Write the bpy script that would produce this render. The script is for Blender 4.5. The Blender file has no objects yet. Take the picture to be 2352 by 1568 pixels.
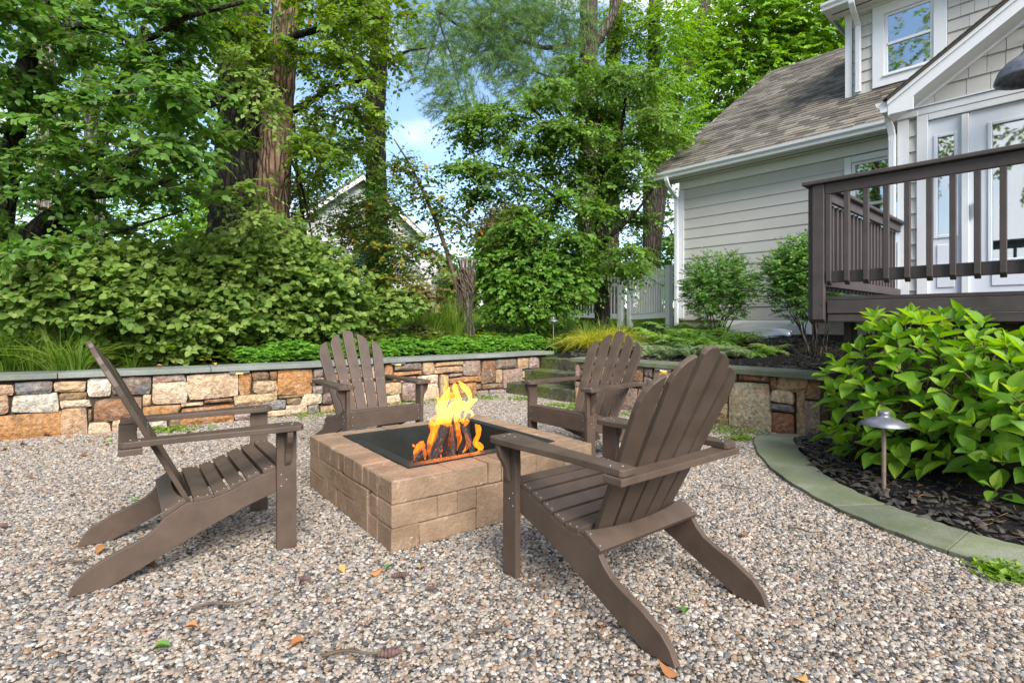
import bpy, bmesh, math, random
import numpy as np
from mathutils import Vector, Matrix, noise as mnoise

random.seed(11)
RNG = np.random.default_rng(11)
SC = bpy.context.scene
COL = SC.collection
R = math.radians

# ------------------------------------------------------------------ camera
FPX, CX, HY, CAMH = 1225.0, 1176.0, 738.0, 1.1      # focal length, centre, horizon in a 2352 px wide frame
cam_d = bpy.data.cameras.new('camera')
cam = bpy.data.objects.new('camera', cam_d)
COL.objects.link(cam)
cam.location = (0, 0, CAMH)
cam.rotation_euler = (R(90), 0, 0)
cam_d.sensor_width = 36.0
cam_d.lens = FPX / 2352 * 36
cam_d.shift_y = -(784 - HY) / 2352
cam_d.clip_start = 0.05
cam_d.clip_end = 600
SC.camera = cam

# ------------------------------------------------------------------ light
SUN_DIR = Vector((0.30, -0.80, 0.72)).normalized()
SUN_EL = math.asin(SUN_DIR.z)
SUN_AZ = math.atan2(SUN_DIR.x, SUN_DIR.y)
wd = bpy.data.worlds.new('World')
SC.world = wd
wd.use_nodes = True
nt = wd.node_tree
nt.nodes.clear()
w_out = nt.nodes.new('ShaderNodeOutputWorld')
w_bg = nt.nodes.new('ShaderNodeBackground')
w_sky = nt.nodes.new('ShaderNodeTexSky')
w_sky.sky_type = 'NISHITA'
w_sky.sun_disc = False
w_sky.sun_elevation = SUN_EL
w_sky.sun_rotation = SUN_AZ
w_sky.air_density = 1.0
w_sky.dust_density = 0.6
w_sky.ozone_density = 1.6
w_tc = nt.nodes.new('ShaderNodeTexCoord')
w_map = nt.nodes.new('ShaderNodeMapping')
w_map.inputs['Scale'].default_value = (1.0, 1.0, 1.9)
w_map.inputs['Location'].default_value = (3.35, 1.2, 0.4)
w_n = nt.nodes.new('ShaderNodeTexNoise')
w_n.inputs['Scale'].default_value = 2.6
w_n.inputs['Detail'].default_value = 7.0
w_n.inputs['Roughness'].default_value = 0.52
w_r = nt.nodes.new('ShaderNodeValToRGB')
w_r.color_ramp.elements[0].position = 0.47
w_r.color_ramp.elements[1].position = 0.62
w_mix = nt.nodes.new('ShaderNodeMix')
w_mix.data_type = 'RGBA'
w_mix.inputs['B'].default_value = (5.0, 5.1, 5.3, 1)
nt.links.new(w_tc.outputs['Generated'], w_map.inputs['Vector'])
nt.links.new(w_map.outputs['Vector'], w_n.inputs['Vector'])
nt.links.new(w_n.outputs['Fac'], w_r.inputs['Fac'])
nt.links.new(w_r.outputs['Color'], w_mix.inputs['Factor'])
nt.links.new(w_sky.outputs['Color'], w_mix.inputs['A'])
nt.links.new(w_mix.outputs['Result'], w_bg.inputs['Color'])
w_bg.inputs['Strength'].default_value = 0.11
nt.links.new(w_bg.outputs['Background'], w_out.inputs['Surface'])

sun_d = bpy.data.lights.new('sun', 'SUN')
sun_d.energy = 3.0
sun_d.angle = R(35)
sun_d.color = (1.0, 0.95, 0.88)
sun = bpy.data.objects.new('sun', sun_d)
COL.objects.link(sun)
sun.rotation_euler = (-SUN_DIR).to_track_quat('-Z', 'Y').to_euler()

SC.view_settings.view_transform = 'Standard'
SC.view_settings.look = 'None'
SC.view_settings.gamma = 1.0
SC.view_settings.use_curve_mapping = False
SC.view_settings.exposure = 1.45
SC.render.engine = 'CYCLES'
SC.cycles.max_bounces = 10
SC.cycles.diffuse_bounces = 6
SC.cycles.transparent_max_bounces = 12
SC.cycles.use_denoising = True

# ------------------------------------------------------------------ placing
def P(px, py, D):
    """a point seen at a photo pixel (2352 wide frame) at depth D"""
    return Vector(((px - CX) / FPX * D, D, CAMH + (HY - py) / FPX * D))

def G(px, py, z=0.0):
    """the point of the level z seen at a photo pixel"""
    D = FPX * (CAMH - z) / (py - HY)
    return Vector(((px - CX) / FPX * D, D, z))

# ------------------------------------------------------------------ objects
def tag(o, label=None, cat=None, group=None, kind=None):
    if label: o['label'] = label
    if cat: o['category'] = cat
    if group: o['group'] = group
    if kind: o['kind'] = kind
    return o

def empty(name, loc=(0, 0, 0), rz=0.0):
    o = bpy.data.objects.new(name, None)
    COL.objects.link(o)
    o.location = loc
    o.rotation_euler = (0, 0, rz)
    o.empty_display_size = 0.1
    return o

def link(name, me, mat=None, parent=None, loc=None):
    o = bpy.data.objects.new(name, me)
    COL.objects.link(o)
    if mat is not None and not me.materials:
        me.materials.append(mat)
    if parent is not None:
        o.parent = parent
    if loc is not None:
        o.location = loc
    return o

def pym(name, V, F, smooth=False):
    me = bpy.data.meshes.new(name)
    me.from_pydata([tuple(v) for v in V], [], [tuple(f) for f in F])
    if smooth:
        me.polygons.foreach_set('use_smooth', [True] * len(me.polygons))
    me.update()
    return me

def npm(name, V, F, rnd=None, uv=None, smooth=False):
    """mesh from numpy arrays; F is (n,3) or (n,4)"""
    V = np.ascontiguousarray(V, dtype=np.float32)
    F = np.ascontiguousarray(F, dtype=np.int32)
    me = bpy.data.meshes.new(name)
    k = F.shape[1]
    me.vertices.add(len(V))
    me.vertices.foreach_set('co', V.ravel())
    me.loops.add(F.size)
    me.loops.foreach_set('vertex_index', F.ravel())
    me.polygons.add(len(F))
    me.polygons.foreach_set('loop_start', np.arange(0, F.size, k, dtype=np.int32))
    if smooth:
        me.polygons.foreach_set('use_smooth', np.ones(len(F), dtype=bool))
    if rnd is not None:
        a = me.attributes.new('rnd', 'FLOAT', 'POINT')
        a.data.foreach_set('value', np.ascontiguousarray(rnd, dtype=np.float32))
    if uv is not None:
        l = me.uv_layers.new(name='UVMap')
        l.data.foreach_set('uv', np.ascontiguousarray(uv[F.ravel()], dtype=np.float32).ravel())
    me.update(calc_edges=True)
    return me

def bev(me, w=0.003, seg=1):
    bm = bmesh.new()
    bm.from_mesh(me)
    bmesh.ops.recalc_face_normals(bm, faces=bm.faces[:])
    ed = [e for e in bm.edges if len(e.link_faces) == 2 and e.calc_face_angle(0) > 0.5]
    bmesh.ops.bevel(bm, geom=ed, offset=w, offset_type='OFFSET', segments=seg, profile=0.6, affect='EDGES', clamp_overlap=True)
    bm.to_mesh(me)
    bm.free()
    return me

def box_me(name, x0, x1, y0, y1, z0, z1, b=0.0, seg=1):
    V = [(x0, y0, z0), (x1, y0, z0), (x1, y1, z0), (x0, y1, z0), (x0, y0, z1), (x1, y0, z1), (x1, y1, z1), (x0, y1, z1)]
    F = [(0, 3, 2, 1), (4, 5, 6, 7), (0, 1, 5, 4), (1, 2, 6, 5), (2, 3, 7, 6), (3, 0, 4, 7)]
    me = pym(name, V, F)
    return bev(me, b, seg) if b else me

def prism_me(name, pts, t0, t1, axis='x', b=0.0, seg=1):
    """closed outline extruded: axis x -> outline (y,z); y -> (x,z); z -> (x,y)"""
    def w(p, t):
        return {'x': (t, p[0], p[1]), 'y': (p[0], t, p[1]), 'z': (p[0], p[1], t)}[axis]
    n = len(pts)
    V = [w(p, t0) for p in pts] + [w(p, t1) for p in pts]
    F = [tuple(range(n)), tuple(range(2 * n - 1, n - 1, -1))] + [(i, i + n, (i + 1) % n + n, (i + 1) % n) for i in range(n)]
    me = pym(name, V, F)
    bm = bmesh.new(); bm.from_mesh(me)
    bmesh.ops.recalc_face_normals(bm, faces=bm.faces[:])
    bm.to_mesh(me); bm.free()
    return bev(me, b, seg) if b else me

def lathe_me(name, prof, n=24, smooth=True):
    V, F = [], []
    for r, z in prof:
        for i in range(n):
            a = 2 * math.pi * i / n
            V.append((r * math.cos(a), r * math.sin(a), z))
    for j in range(len(prof) - 1):
        for i in range(n):
            F.append((j * n + i, j * n + (i + 1) % n, (j + 1) * n + (i + 1) % n, (j + 1) * n + i))
    return pym(name, V, F, smooth)

def spline(pts, n):
    """Catmull-Rom through rows of pts"""
    p = np.asarray(pts, float)
    p = np.vstack([2 * p[0] - p[1], p, 2 * p[-1] - p[-2]])
    m = len(p) - 3
    out = []
    for t in np.linspace(0, m, n):
        i = min(int(t), m - 1); u = t - i
        a, b, c, d = p[i:i + 4]
        out.append(0.5 * (2 * b + (c - a) * u + (2 * a - 5 * b + 4 * c - d) * u * u + (3 * b - a - 3 * c + d) * u ** 3))
    return np.array(out)

def tube_arrays(path, rad, k=8, wob=0.0, rng=RNG, flat=None):
    path = np.asarray(path, float); n = len(path)
    rad = np.asarray(rad, float)
    tan = np.gradient(path, axis=0)
    tan /= np.linalg.norm(tan, axis=1)[:, None] + 1e-9
    ref = np.array([0.31, 0.93, 0.2]); 
    s = np.cross(tan, ref); s /= np.linalg.norm(s, axis=1)[:, None] + 1e-9
    u = np.cross(s, tan)
    a = np.linspace(0, 2 * np.pi, k, endpoint=False)
    rr = rad[:, None] * (1 + wob * rng.normal(size=(n, k)))
    V = path[:, None] + rr[..., None] * (np.cos(a)[None, :, None] * s[:, None] + np.sin(a)[None, :, None] * u[:, None])
    V = V.reshape(-1, 3)
    i = np.arange(n - 1)[:, None] * k; j = np.arange(k)[None]
    j2 = (j + 1) % k
    F = np.stack([i + j, i + j2, i + k + j2, i + k + j], -1).reshape(-1, 4)
    return V, F

def tube_obj(name, pts, r, mat, parent=None, n=None, k=8, wob=0.0, cap=True):
    pts = [tuple(p) for p in pts]
    n = n or max(6, 4 * len(pts))
    path = spline(pts, n)
    rad = np.interp(np.linspace(0, 1, n), np.linspace(0, 1, len(r)), r)
    V, F = tube_arrays(path, rad, k, wob)
    F = [tuple(f) for f in F]
    if cap:
        F.append(tuple(range(k - 1, -1, -1))); F.append(tuple(range((n - 1) * k, n * k)))
    return link(name, pym(name, V, F, True), mat, parent)

def copy_tree(o, parent=None):
    c = o.copy(); COL.objects.link(c); c.parent = parent
    for ch in list(o.children):
        copy_tree(ch, c)
    return c
# ------------------------------------------------------------------ materials
class NB:
    def __init__(s, name):
        s.m = bpy.data.materials.new(name); s.m.use_nodes = True
        s.t = s.m.node_tree; s.t.nodes.clear()
        s.out = s.n('ShaderNodeOutputMaterial')
    def n(s, kind, **kw):
        nd = s.t.nodes.new(kind)
        for k, v in kw.items(): setattr(nd, k, v)
        return nd
    def l(s, a, b): s.t.links.new(a, b)
    def ramp(s, fac, stops, interp='LINEAR'):
        r = s.n('ShaderNodeValToRGB'); cr = r.color_ramp; cr.interpolation = interp
        while len(cr.elements) < len(stops): cr.elements.new(0.5)
        for e, (p, c) in zip(cr.elements, stops):
            e.position = p; e.color = (*c[:3], 1)
        s.l(fac, r.inputs['Fac']); return r.outputs['Color']
    def noise(s, vec, scale, detail=4, rough=0.55, dist=0.0):
        n = s.n('ShaderNodeTexNoise'); n.inputs['Scale'].default_value = scale
        n.inputs['Detail'].default_value = detail; n.inputs['Roughness'].default_value = rough
        n.inputs['Distortion'].default_value = dist
        if vec is not None: s.l(vec, n.inputs['Vector'])
        return n.outputs['Fac']
    def mix(s, fac, a, b, mode='MIX'):
        m = s.n('ShaderNodeMix', data_type='RGBA', blend_type=mode)
        for k, v in (('Factor', fac), ('A', a), ('B', b)):
            if isinstance(v, (int, float)): m.inputs[k].default_value = v
            elif isinstance(v, tuple): m.inputs[k].default_value = (*v[:3], 1)
            else: s.l(v, m.inputs[k])
        return m.outputs['Result']
    def math(s, op, a, b=0.0):
        m = s.n('ShaderNodeMath', operation=op)
        for i, v in enumerate((a, b)):
            if isinstance(v, (int, float)): m.inputs[i].default_value = v
            else: s.l(v, m.inputs[i])
        return m.outputs[0]
    def coord(s, which='Object', scale=None):
        c = s.n('ShaderNodeTexCoord').outputs[which] if which != 'Position' else s.n('ShaderNodeNewGeometry').outputs['Position']
        if scale is not None:
            mp = s.n('ShaderNodeMapping'); mp.inputs['Scale'].default_value = scale
            s.l(c, mp.inputs['Vector']); c = mp.outputs['Vector']
        return c
    def bsdf(s, color, rough=0.6, spec=0.4, metal=0.0, bump=None, bs=0.3, bd=0.01):
        b = s.n('ShaderNodeBsdfPrincipled')
        if isinstance(color, tuple): b.inputs['Base Color'].default_value = (*color[:3], 1)
        else: s.l(color, b.inputs['Base Color'])
        if isinstance(rough, (int, float)): b.inputs['Roughness'].default_value = rough
        else: s.l(rough, b.inputs['Roughness'])
        b.inputs['Specular IOR Level'].default_value = spec
        b.inputs['Metallic'].default_value = metal
        if bump is not None:
            bp = s.n('ShaderNodeBump'); bp.inputs['Strength'].default_value = bs; bp.inputs['Distance'].default_value = bd
            s.l(bump, bp.inputs['Height']); s.l(bp.outputs['Normal'], b.inputs['Normal'])
        return b
    def done(s, shader):
        s.l(shader, s.out.inputs['Surface']); return s.m

def simple(name, c, rough=0.6, var=0.15, scale=6.0, bump=0.0, bscale=60.0, spec=0.4, metal=0.0, stretch=(1, 1, 1), ov=0.0, c2=None, coord='Position', bd=0.004):
    b = NB(name)
    v = b.coord(coord, stretch)
    f = b.noise(v, scale, 5)
    lo = tuple(x * (1 - var) for x in c); hi = c2 or tuple(x * (1 + var) for x in c)
    col = b.ramp(f, [(0.3, lo), (0.7, hi)])
    if ov:
        oi = b.n('ShaderNodeObjectInfo')
        hs = b.n('ShaderNodeHueSaturation')
        mr = b.n('ShaderNodeMapRange'); mr.inputs['To Min'].default_value = 1 - ov; mr.inputs['To Max'].default_value = 1 + ov
        b.l(oi.outputs['Random'], mr.inputs['Value']); b.l(mr.outputs['Result'], hs.inputs['Value']); b.l(col, hs.inputs['Color'])
        col = hs.outputs['Color']
    bp = b.noise(v, bscale, 6, 0.6) if bump else None
    return b.done(b.bsdf(col, rough, spec, metal, bp, bump, bd).outputs[0])

M = {}
def wood_plastic(name, c, ov=0.05, rough=0.5):
    b = NB(name)
    co = b.coord('Object')
    f = b.noise(co, 9, 5, 0.6)
    col = b.ramp(f, [(0.25, tuple(x * 0.72 for x in c)), (0.75, tuple(x * 1.28 for x in c))])
    fad = b.ramp(b.noise(co, 3.0, 4, .6), [(.45, (0, 0, 0)), (.75, (1, 1, 1))])
    col = b.mix(b.math('MULTIPLY', fad, .35), col, tuple(x * 1.5 + .012 for x in c))
    fine = b.noise(b.coord('Object', (220, 30, 30)), 1.0, 3)
    col = b.mix(b.math('MULTIPLY', fine, 0.22), col, tuple(x * 0.55 for x in c))
    oi = b.n('ShaderNodeObjectInfo'); hs = b.n('ShaderNodeHueSaturation')
    mr = b.n('ShaderNodeMapRange'); mr.inputs['To Min'].default_value = 1 - ov; mr.inputs['To Max'].default_value = 1 + ov
    b.l(oi.outputs['Random'], mr.inputs['Value']); b.l(mr.outputs['Result'], hs.inputs['Value']); b.l(col, hs.inputs['Color'])
    bp = b.noise(co, 140, 4)
    rr = b.ramp(f, [(0.2, (rough - .08,) * 3), (0.8, (rough + .12,) * 3)])
    return b.done(b.bsdf(hs.outputs['Color'], rr, 0.35, 0, bp, 0.12, 0.002).outputs[0])
M['chair'] = wood_plastic('chair_wood', (0.076, 0.052, 0.038))
M['deck'] = wood_plastic('deck_stain', (0.056, 0.044, 0.043), 0.06, 0.5)
M['screw'] = simple('screw_steel', (0.40, 0.40, 0.41), 0.45, 0.05, metal=0.9)
M['white'] = simple('white_trim_paint', (0.62, 0.63, 0.65), 0.4, 0.03, 3, 0.05, 80)
M['gutter'] = simple('gutter_white', (0.62, 0.64, 0.67), 0.3, 0.03, 3)
M['soffit'] = simple('soffit_paint', (0.62, 0.62, 0.58), 0.6, 0.04, 4)
M['siding'] = simple('siding_paint', (0.445, 0.432, 0.415), 0.55, 0.04, 2.5, 0.12, 30, stretch=(1, 1, 1), ov=0.02)
M['shake'] = simple('shake_paint', (0.43, 0.415, 0.395), 0.6, 0.05, 3, 0.2, 90, stretch=(1, 1, .25), ov=0.05)
M['foundation'] = simple('foundation_concrete', (0.34, 0.27, 0.21), 0.85, 0.2, 5, 0.5, 60)
M['door'] = simple('door_paint', (0.58, 0.61, 0.67), 0.35, 0.02, 2)
M['vinyl'] = simple('vinyl_white', (0.80, 0.80, 0.79), 0.35, 0.03, 3)
M['neighbour'] = simple('neighbour_siding', (0.46, 0.46, 0.46), 0.5, 0.03, 3)
M['bark'] = None
M['capmetal'] = simple('cap_light_metal', (0.20, 0.22, 0.26), 0.4, 0.1, 20, metal=0.6)
M['lampmetal'] = simple('aged_metal', (0.16, 0.165, 0.19), 0.45, 0.35, 25, 0.1, 150, metal=0.55)
M['lampstem'] = simple('lamp_stem', (0.22, 0.2, 0.2), 0.5, 0.3, 30, 0.2, 120, metal=0.4, c2=(0.3, 0.2, 0.13))
M['steel'] = simple('black_steel', (0.014, 0.016, 0.014), 0.5, 0.3, 8, 0.05, 90, metal=0.0, spec=0.5)
M['bluestone'] = None
M['mulchchip'] = simple('mulch_chip', (0.020, 0.019, 0.019), 0.7, 0.6, 25, c2=(0.07, 0.06, 0.05))
M['needle'] = simple('pine_needle', (0.22, 0.19, 0.07), 0.7, 0.5, 3, c2=(0.36, 0.2, 0.09))
M['leather'] = None

# coloured field stone: colour comes from the stone itself (object colour)
def stone_mat(name, rust, bs=1.0, bd=0.02, moss=0.0):
    b = NB(name)
    oi = b.n('ShaderNodeObjectInfo')
    vec = b.n('ShaderNodeVectorMath', operation='ADD')
    rv = b.n('ShaderNodeCombineXYZ')
    k = b.math('MULTIPLY', oi.outputs['Random'], 37.0)
    for i in range(3): b.l(k, rv.inputs[i])
    b.l(b.coord('Position'), vec.inputs[0]); b.l(rv.outputs[0], vec.inputs[1])
    v = vec.outputs[0]
    f1 = b.noise(v, 5.0, 5, 0.6, 0.6); f2 = b.noise(v, 26, 6, 0.65); f3 = b.noise(v, 90, 4, 0.6)
    base = oi.outputs['Color']
    blotch = b.ramp(f1, [(0.40, (0, 0, 0)), (0.62, (1, 1, 1))])
    col = b.mix(b.math('MULTIPLY', blotch, rust), base, (0.40, 0.165, 0.05))
    dark = b.ramp(b.noise(v, 7.5, 5, 0.65, 1.2), [(0.52, (0, 0, 0)), (0.72, (1, 1, 1))])
    col = b.mix(b.math('MULTIPLY', dark, 0.55), col, (0.085, 0.07, 0.062))
    light = b.ramp(b.noise(v, 9.5, 4, 0.6, .6), [(0.56, (0, 0, 0)), (0.72, (1, 1, 1))])
    col = b.mix(b.math('MULTIPLY', light, 0.45), col, (0.58, 0.50, 0.42))
    g = b.ramp(f2, [(0.28, (0.40,) * 3), (0.68, (1.22,) * 3)])
    col = b.mix(1.0, col, g, 'MULTIPLY')
    if moss:
        mo = b.ramp(b.noise(v, 3.2, 5, 0.65, .5), [(0.45, (0, 0, 0)), (0.68, (1, 1, 1))])
        col = b.mix(b.math('MULTIPLY', mo, moss), col, (0.085, 0.105, 0.03))
    h = b.math('ADD', b.math('MULTIPLY', f2, 1.0), b.math('MULTIPLY', f3, 0.35))
    return b.done(b.bsdf(col, 0.8, 0.3, 0, h, bs, bd).outputs[0])
M['stone'] = stone_mat('field_stone', 0.36, 1.0, 0.04)
M['stone_moss'] = stone_mat('field_stone_mossy', 0.40, 1.0, 0.04, moss=0.25)

def block_mat():
    b = NB('tumbled_block')
    oi = b.n('ShaderNodeObjectInfo')
    v = b.coord('Position')
    f1 = b.noise(v, 7, 5, 0.6, .3); f2 = b.noise(v, 45, 5, 0.65)
    col = b.ramp(f1, [(0.28, (0.165, 0.108, 0.068)), (0.72, (0.275, 0.188, 0.122))])
    scr = b.n('ShaderNodeTexVoronoi', feature='DISTANCE_TO_EDGE'); scr.inputs['Scale'].default_value = 9
    wv = b.n('ShaderNodeVectorMath', operation='ADD')
    nn = b.n('ShaderNodeTexNoise'); nn.inputs['Scale'].default_value = 6; b.l(v, nn.inputs['Vector'])
    b.l(v, wv.inputs[0]); b.l(nn.outputs['Color'], wv.inputs[1]); b.l(wv.outputs[0], scr.inputs['Vector'])
    line = b.ramp(scr.outputs['Distance'], [(0.0, (1, 1, 1)), (0.035, (0, 0, 0))])
    mask = b.ramp(b.noise(v, 13, 4), [(0.55, (0, 0, 0)), (0.66, (1, 1, 1))])
    col = b.mix(b.math('MULTIPLY', b.math('MULTIPLY', line, mask), 0.7), col, (0.52, 0.43, 0.34))
    pits = b.ramp(b.noise(v, 55, 3, 0.7), [(0.62, (0, 0, 0)), (0.72, (1, 1, 1))])
    col = b.mix(b.math('MULTIPLY', pits, 0.35), col, (0.16, 0.08, 0.045))
    hs = b.n('ShaderNodeHueSaturation'); mr = b.n('ShaderNodeMapRange')
    mr.inputs['To Min'].default_value = 0.88; mr.inputs['To Max'].default_value = 1.12
    b.l(oi.outputs['Random'], mr.inputs['Value']); b.l(mr.outputs[0], hs.inputs['Value']); b.l(col, hs.inputs['Color'])
    return b.done(b.bsdf(hs.outputs[0], 0.85, 0.25, 0, b.math('ADD', f2, b.math('MULTIPLY', f1, .6)), 0.8, 0.010).outputs[0])
M['block'] = block_mat()

def slab_mat(name, c1, c2, moss, bs=0.4):
    b = NB(name)
    v = b.coord('Position')
    f1 = b.noise(v, 2.2, 6, 0.6, .3); f2 = b.noise(v, 60, 5, 0.65)
    col = b.ramp(f1, [(0.3, c1), (0.7, c2)])
    sp = b.ramp(b.noise(v, 120, 3, .7), [(0.35, (0.7,) * 3), (0.7, (1.2,) * 3)])
    col = b.mix(1.0, col, sp, 'MULTIPLY')
    mo = b.ramp(b.noise(v, 3.0, 6, 0.65, .6), [(0.42, (0, 0, 0)), (0.66, (1, 1, 1))])
    col = b.mix(b.math('MULTIPLY', mo, moss), col, (0.085, 0.105, 0.025))
    oi = b.n('ShaderNodeObjectInfo'); hs = b.n('ShaderNodeHueSaturation'); mr = b.n('ShaderNodeMapRange')
    mr.inputs['To Min'].default_value = 0.86; mr.inputs['To Max'].default_value = 1.14
    b.l(oi.outputs['Random'], mr.inputs['Value']); b.l(mr.outputs[0], hs.inputs['Value']); b.l(col, hs.inputs['Color'])
    return b.done(b.bsdf(hs.outputs[0], 0.75, 0.3, 0, b.math('ADD', f1, b.math('MULTIPLY', f2, .4)), bs, 0.008).outputs[0])
M['bluestone'] = slab_mat('bluestone', (0.125, 0.138, 0.130), (0.22, 0.232, 0.215), 0.25)
M['bluestone_moss'] = slab_mat('bluestone_mossy', (0.10, 0.112, 0.085), (0.20, 0.21, 0.155), 0.6)
def step_mat():
    b = NB('mossy_step'); v = b.coord('Position')
    f1 = b.noise(v, 6, 6, .65, .8); f2 = b.noise(v, 45, 5, .65); f3 = b.noise(v, 2.2, 4, .6, .5)
    col = b.ramp(f1, [(0.32, (0.028, 0.026, 0.018)), (0.52, (0.075, 0.075, 0.05)), (0.72, (0.20, 0.195, 0.15))])
    mo = b.ramp(f3, [(0.44, (0, 0, 0)), (0.58, (1, 1, 1))])
    col = b.mix(b.math('MULTIPLY', mo, .8), col, b.ramp(f2, [(0.3, (0.03, 0.045, 0.008)), (0.7, (0.12, 0.15, 0.02))]))
    col = b.mix(1.0, col, b.ramp(f2, [(0.3, (0.6,) * 3), (0.7, (1.25,) * 3)]), 'MULTIPLY')
    return b.done(b.bsdf(col, .85, .25, 0, b.math('ADD', f1, b.math('MULTIPLY', f2, .5)), 1.0, .012).outputs[0])
M['step'] = step_mat()

def bark_mat(name, c1, c2, sc=1.0):
    b = NB(name)
    v = b.coord('Position', (9 * sc, 9 * sc, 1.6 * sc))
    f1 = b.noise(v, 1.6, 6, 0.7, 1.4)
    f2 = b.noise(b.coord('Position'), 2.2, 3)
    w = b.n('ShaderNodeTexVoronoi', feature='DISTANCE_TO_EDGE'); w.inputs['Scale'].default_value = 1.5
    b.l(v, w.inputs['Vector'])
    crack = b.ramp(w.outputs['Distance'], [(0.0, (0, 0, 0)), (0.22, (1, 1, 1))])
    col = b.ramp(f1, [(0.3, c1), (0.7, c2)])
    col = b.mix(b.math('MULTIPLY', b.ramp(f2, [(.45, (0, 0, 0)), (.65, (1, 1, 1))]), .3), col, (0.10, 0.11, 0.075))
    col = b.mix(1.0, col, b.ramp(crack, [(0, (.35,) * 3), (1, (1.1,) * 3)]), 'MULTIPLY')
    h = b.math('ADD', b.math('MULTIPLY', crack, 1.0), b.math('MULTIPLY', f1, 0.6))
    return b.done(b.bsdf(col, 0.9, 0.2, 0, h, 1.0, 0.03).outputs[0])
M['bark'] = bark_mat('bark_grey', (0.055, 0.042, 0.033), (0.15, 0.12, 0.095))
M['bark_dark'] = bark_mat('bark_dark', (0.010, 0.008, 0.007), (0.040, 0.032, 0.027))
M['bark_red'] = bark_mat('bark_red', (0.11, 0.065, 0.042), (0.29, 0.185, 0.13))
M['bark_pale'] = bark_mat('bark_pale', (0.16, 0.14, 0.11), (0.34, 0.31, 0.26))
M['twig'] = simple('twig_bark', (0.09, 0.065, 0.045), 0.8, 0.3, 20)

def leaf_mat(name, dark, mid, light, yellow=None, yfrac=0.0, trans=0.5, rough=0.42, obj=False, vein=0.0, vcol=(0.3, 0.42, 0.12)):
    b = NB(name)
    r = b.n('ShaderNodeObjectInfo').outputs['Random'] if obj else b.n('ShaderNodeAttribute', attribute_name='rnd').outputs['Fac']
    stops = [(0.0, dark), (0.45, mid), (1.0 - yfrac - 0.001 if yfrac else 1.0, light)]
    if yfrac: stops += [(1.0 - yfrac, yellow), (1.0, tuple(c * 1.15 for c in yellow))]
    col = b.ramp(r, stops)
    bump = None
    if vein:
        uv = b.n('ShaderNodeUVMap'); sep = b.n('ShaderNodeSeparateXYZ'); b.l(uv.outputs[0], sep.inputs[0])
        x = b.math('ABSOLUTE', b.math('SUBTRACT', sep.outputs['X'], 0.5))
        rib = b.ramp(x, [(0.0, (1, 1, 1)), (0.035, (0, 0, 0))])
        ph = b.math('SUBTRACT', b.math('MULTIPLY', sep.outputs['Y'], 8.0), b.math('MULTIPLY', x, 7.0))
        tri = b.math('ABSOLUTE', b.math('SUBTRACT', b.math('FRACT', ph), 0.5))
        sv = b.ramp(tri, [(0.0, (1, 1, 1)), (0.10, (0, 0, 0))])
        vv = b.math('MAXIMUM', rib, b.math('MULTIPLY', sv, 0.55))
        col = b.mix(b.math('MULTIPLY', vv, vein), col, vcol)
        nz = b.noise(b.coord('Object'), 60, 3)
        bump = b.math('SUBTRACT', b.math('MULTIPLY', nz, 0.3), b.math('MULTIPLY', vv, 1.0))
    p = b.bsdf(col, rough, 0.35, 0, bump, 0.5, 0.004)
    t = b.n('ShaderNodeBsdfTranslucent')
    hs = b.n('ShaderNodeHueSaturation'); hs.inputs['Hue'].default_value = 0.485; hs.inputs['Saturation'].default_value = 1.1
    hs.inputs['Value'].default_value = 1.35
    b.l(col, hs.inputs['Color']); b.l(hs.outputs[0], t.inputs['Color'])
    ms = b.n('ShaderNodeMixShader'); ms.inputs[0].default_value = trans
    b.l(p.outputs[0], ms.inputs[1]); b.l(t.outputs[0], ms.inputs[2])
    return b.done(ms.outputs[0])

YEL = (0.5, 0.3, 0.02)
M['lf_deep'] = leaf_mat('leaf_deep', (0.043, 0.111, 0.015), (0.094, 0.212, 0.030), (0.188, 0.339, 0.067))
M['lf_deep_o'] = leaf_mat('leaf_deep_single', (0.043, 0.111, 0.015), (0.094, 0.212, 0.030), (0.188, 0.339, 0.067), obj=True, vein=0.35)
M['lf_oak'] = leaf_mat('leaf_oak', (0.050, 0.111, 0.009), (0.119, 0.228, 0.019), (0.237, 0.360, 0.038), YEL, 0.03)
M['lf_yel'] = leaf_mat('leaf_yellowing', (0.036, 0.086, 0.012), (0.090, 0.173, 0.020), (0.188, 0.283, 0.037), YEL, 0.24)
M['lf_lime'] = leaf_mat('leaf_lime', (0.065, 0.156, 0.013), (0.137, 0.286, 0.021), (0.247, 0.429, 0.039), trans=0.45)
M['lf_mid'] = leaf_mat('leaf_mid', (0.043, 0.111, 0.013), (0.106, 0.228, 0.027), (0.213, 0.360, 0.063))
M['lf_pine'] = leaf_mat('pine_needles', (0.060, 0.130, 0.034), (0.125, 0.230, 0.062), (0.215, 0.330, 0.100), trans=0.4)
M['lf_holly'] = leaf_mat('leaf_holly', (0.016, 0.055, 0.009), (0.045, 0.118, 0.018), (0.090, 0.193, 0.031), trans=0.15, rough=0.3)
M['lf_vib'] = leaf_mat('leaf_viburnum', (0.075, 0.154, 0.023), (0.175, 0.286, 0.049), (0.312, 0.403, 0.104), vein=0.4, vcol=(0.098, 0.179, 0.037))
M['lf_vib_o'] = leaf_mat('leaf_viburnum_single', (0.094, 0.185, 0.027), (0.194, 0.307, 0.055), (0.325, 0.413, 0.114), obj=True, vein=0.4, vcol=(0.098, 0.193, 0.037))
M['lf_hyd'] = leaf_mat('leaf_hydrangea', (0.083, 0.210, 0.017), (0.173, 0.350, 0.028), (0.296, 0.466, 0.048), vein=0.45)
M['lf_hyd_o'] = leaf_mat('leaf_hydrangea_single', (0.083, 0.210, 0.017), (0.173, 0.350, 0.028), (0.296, 0.466, 0.048), obj=True, vein=0.45)
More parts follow.
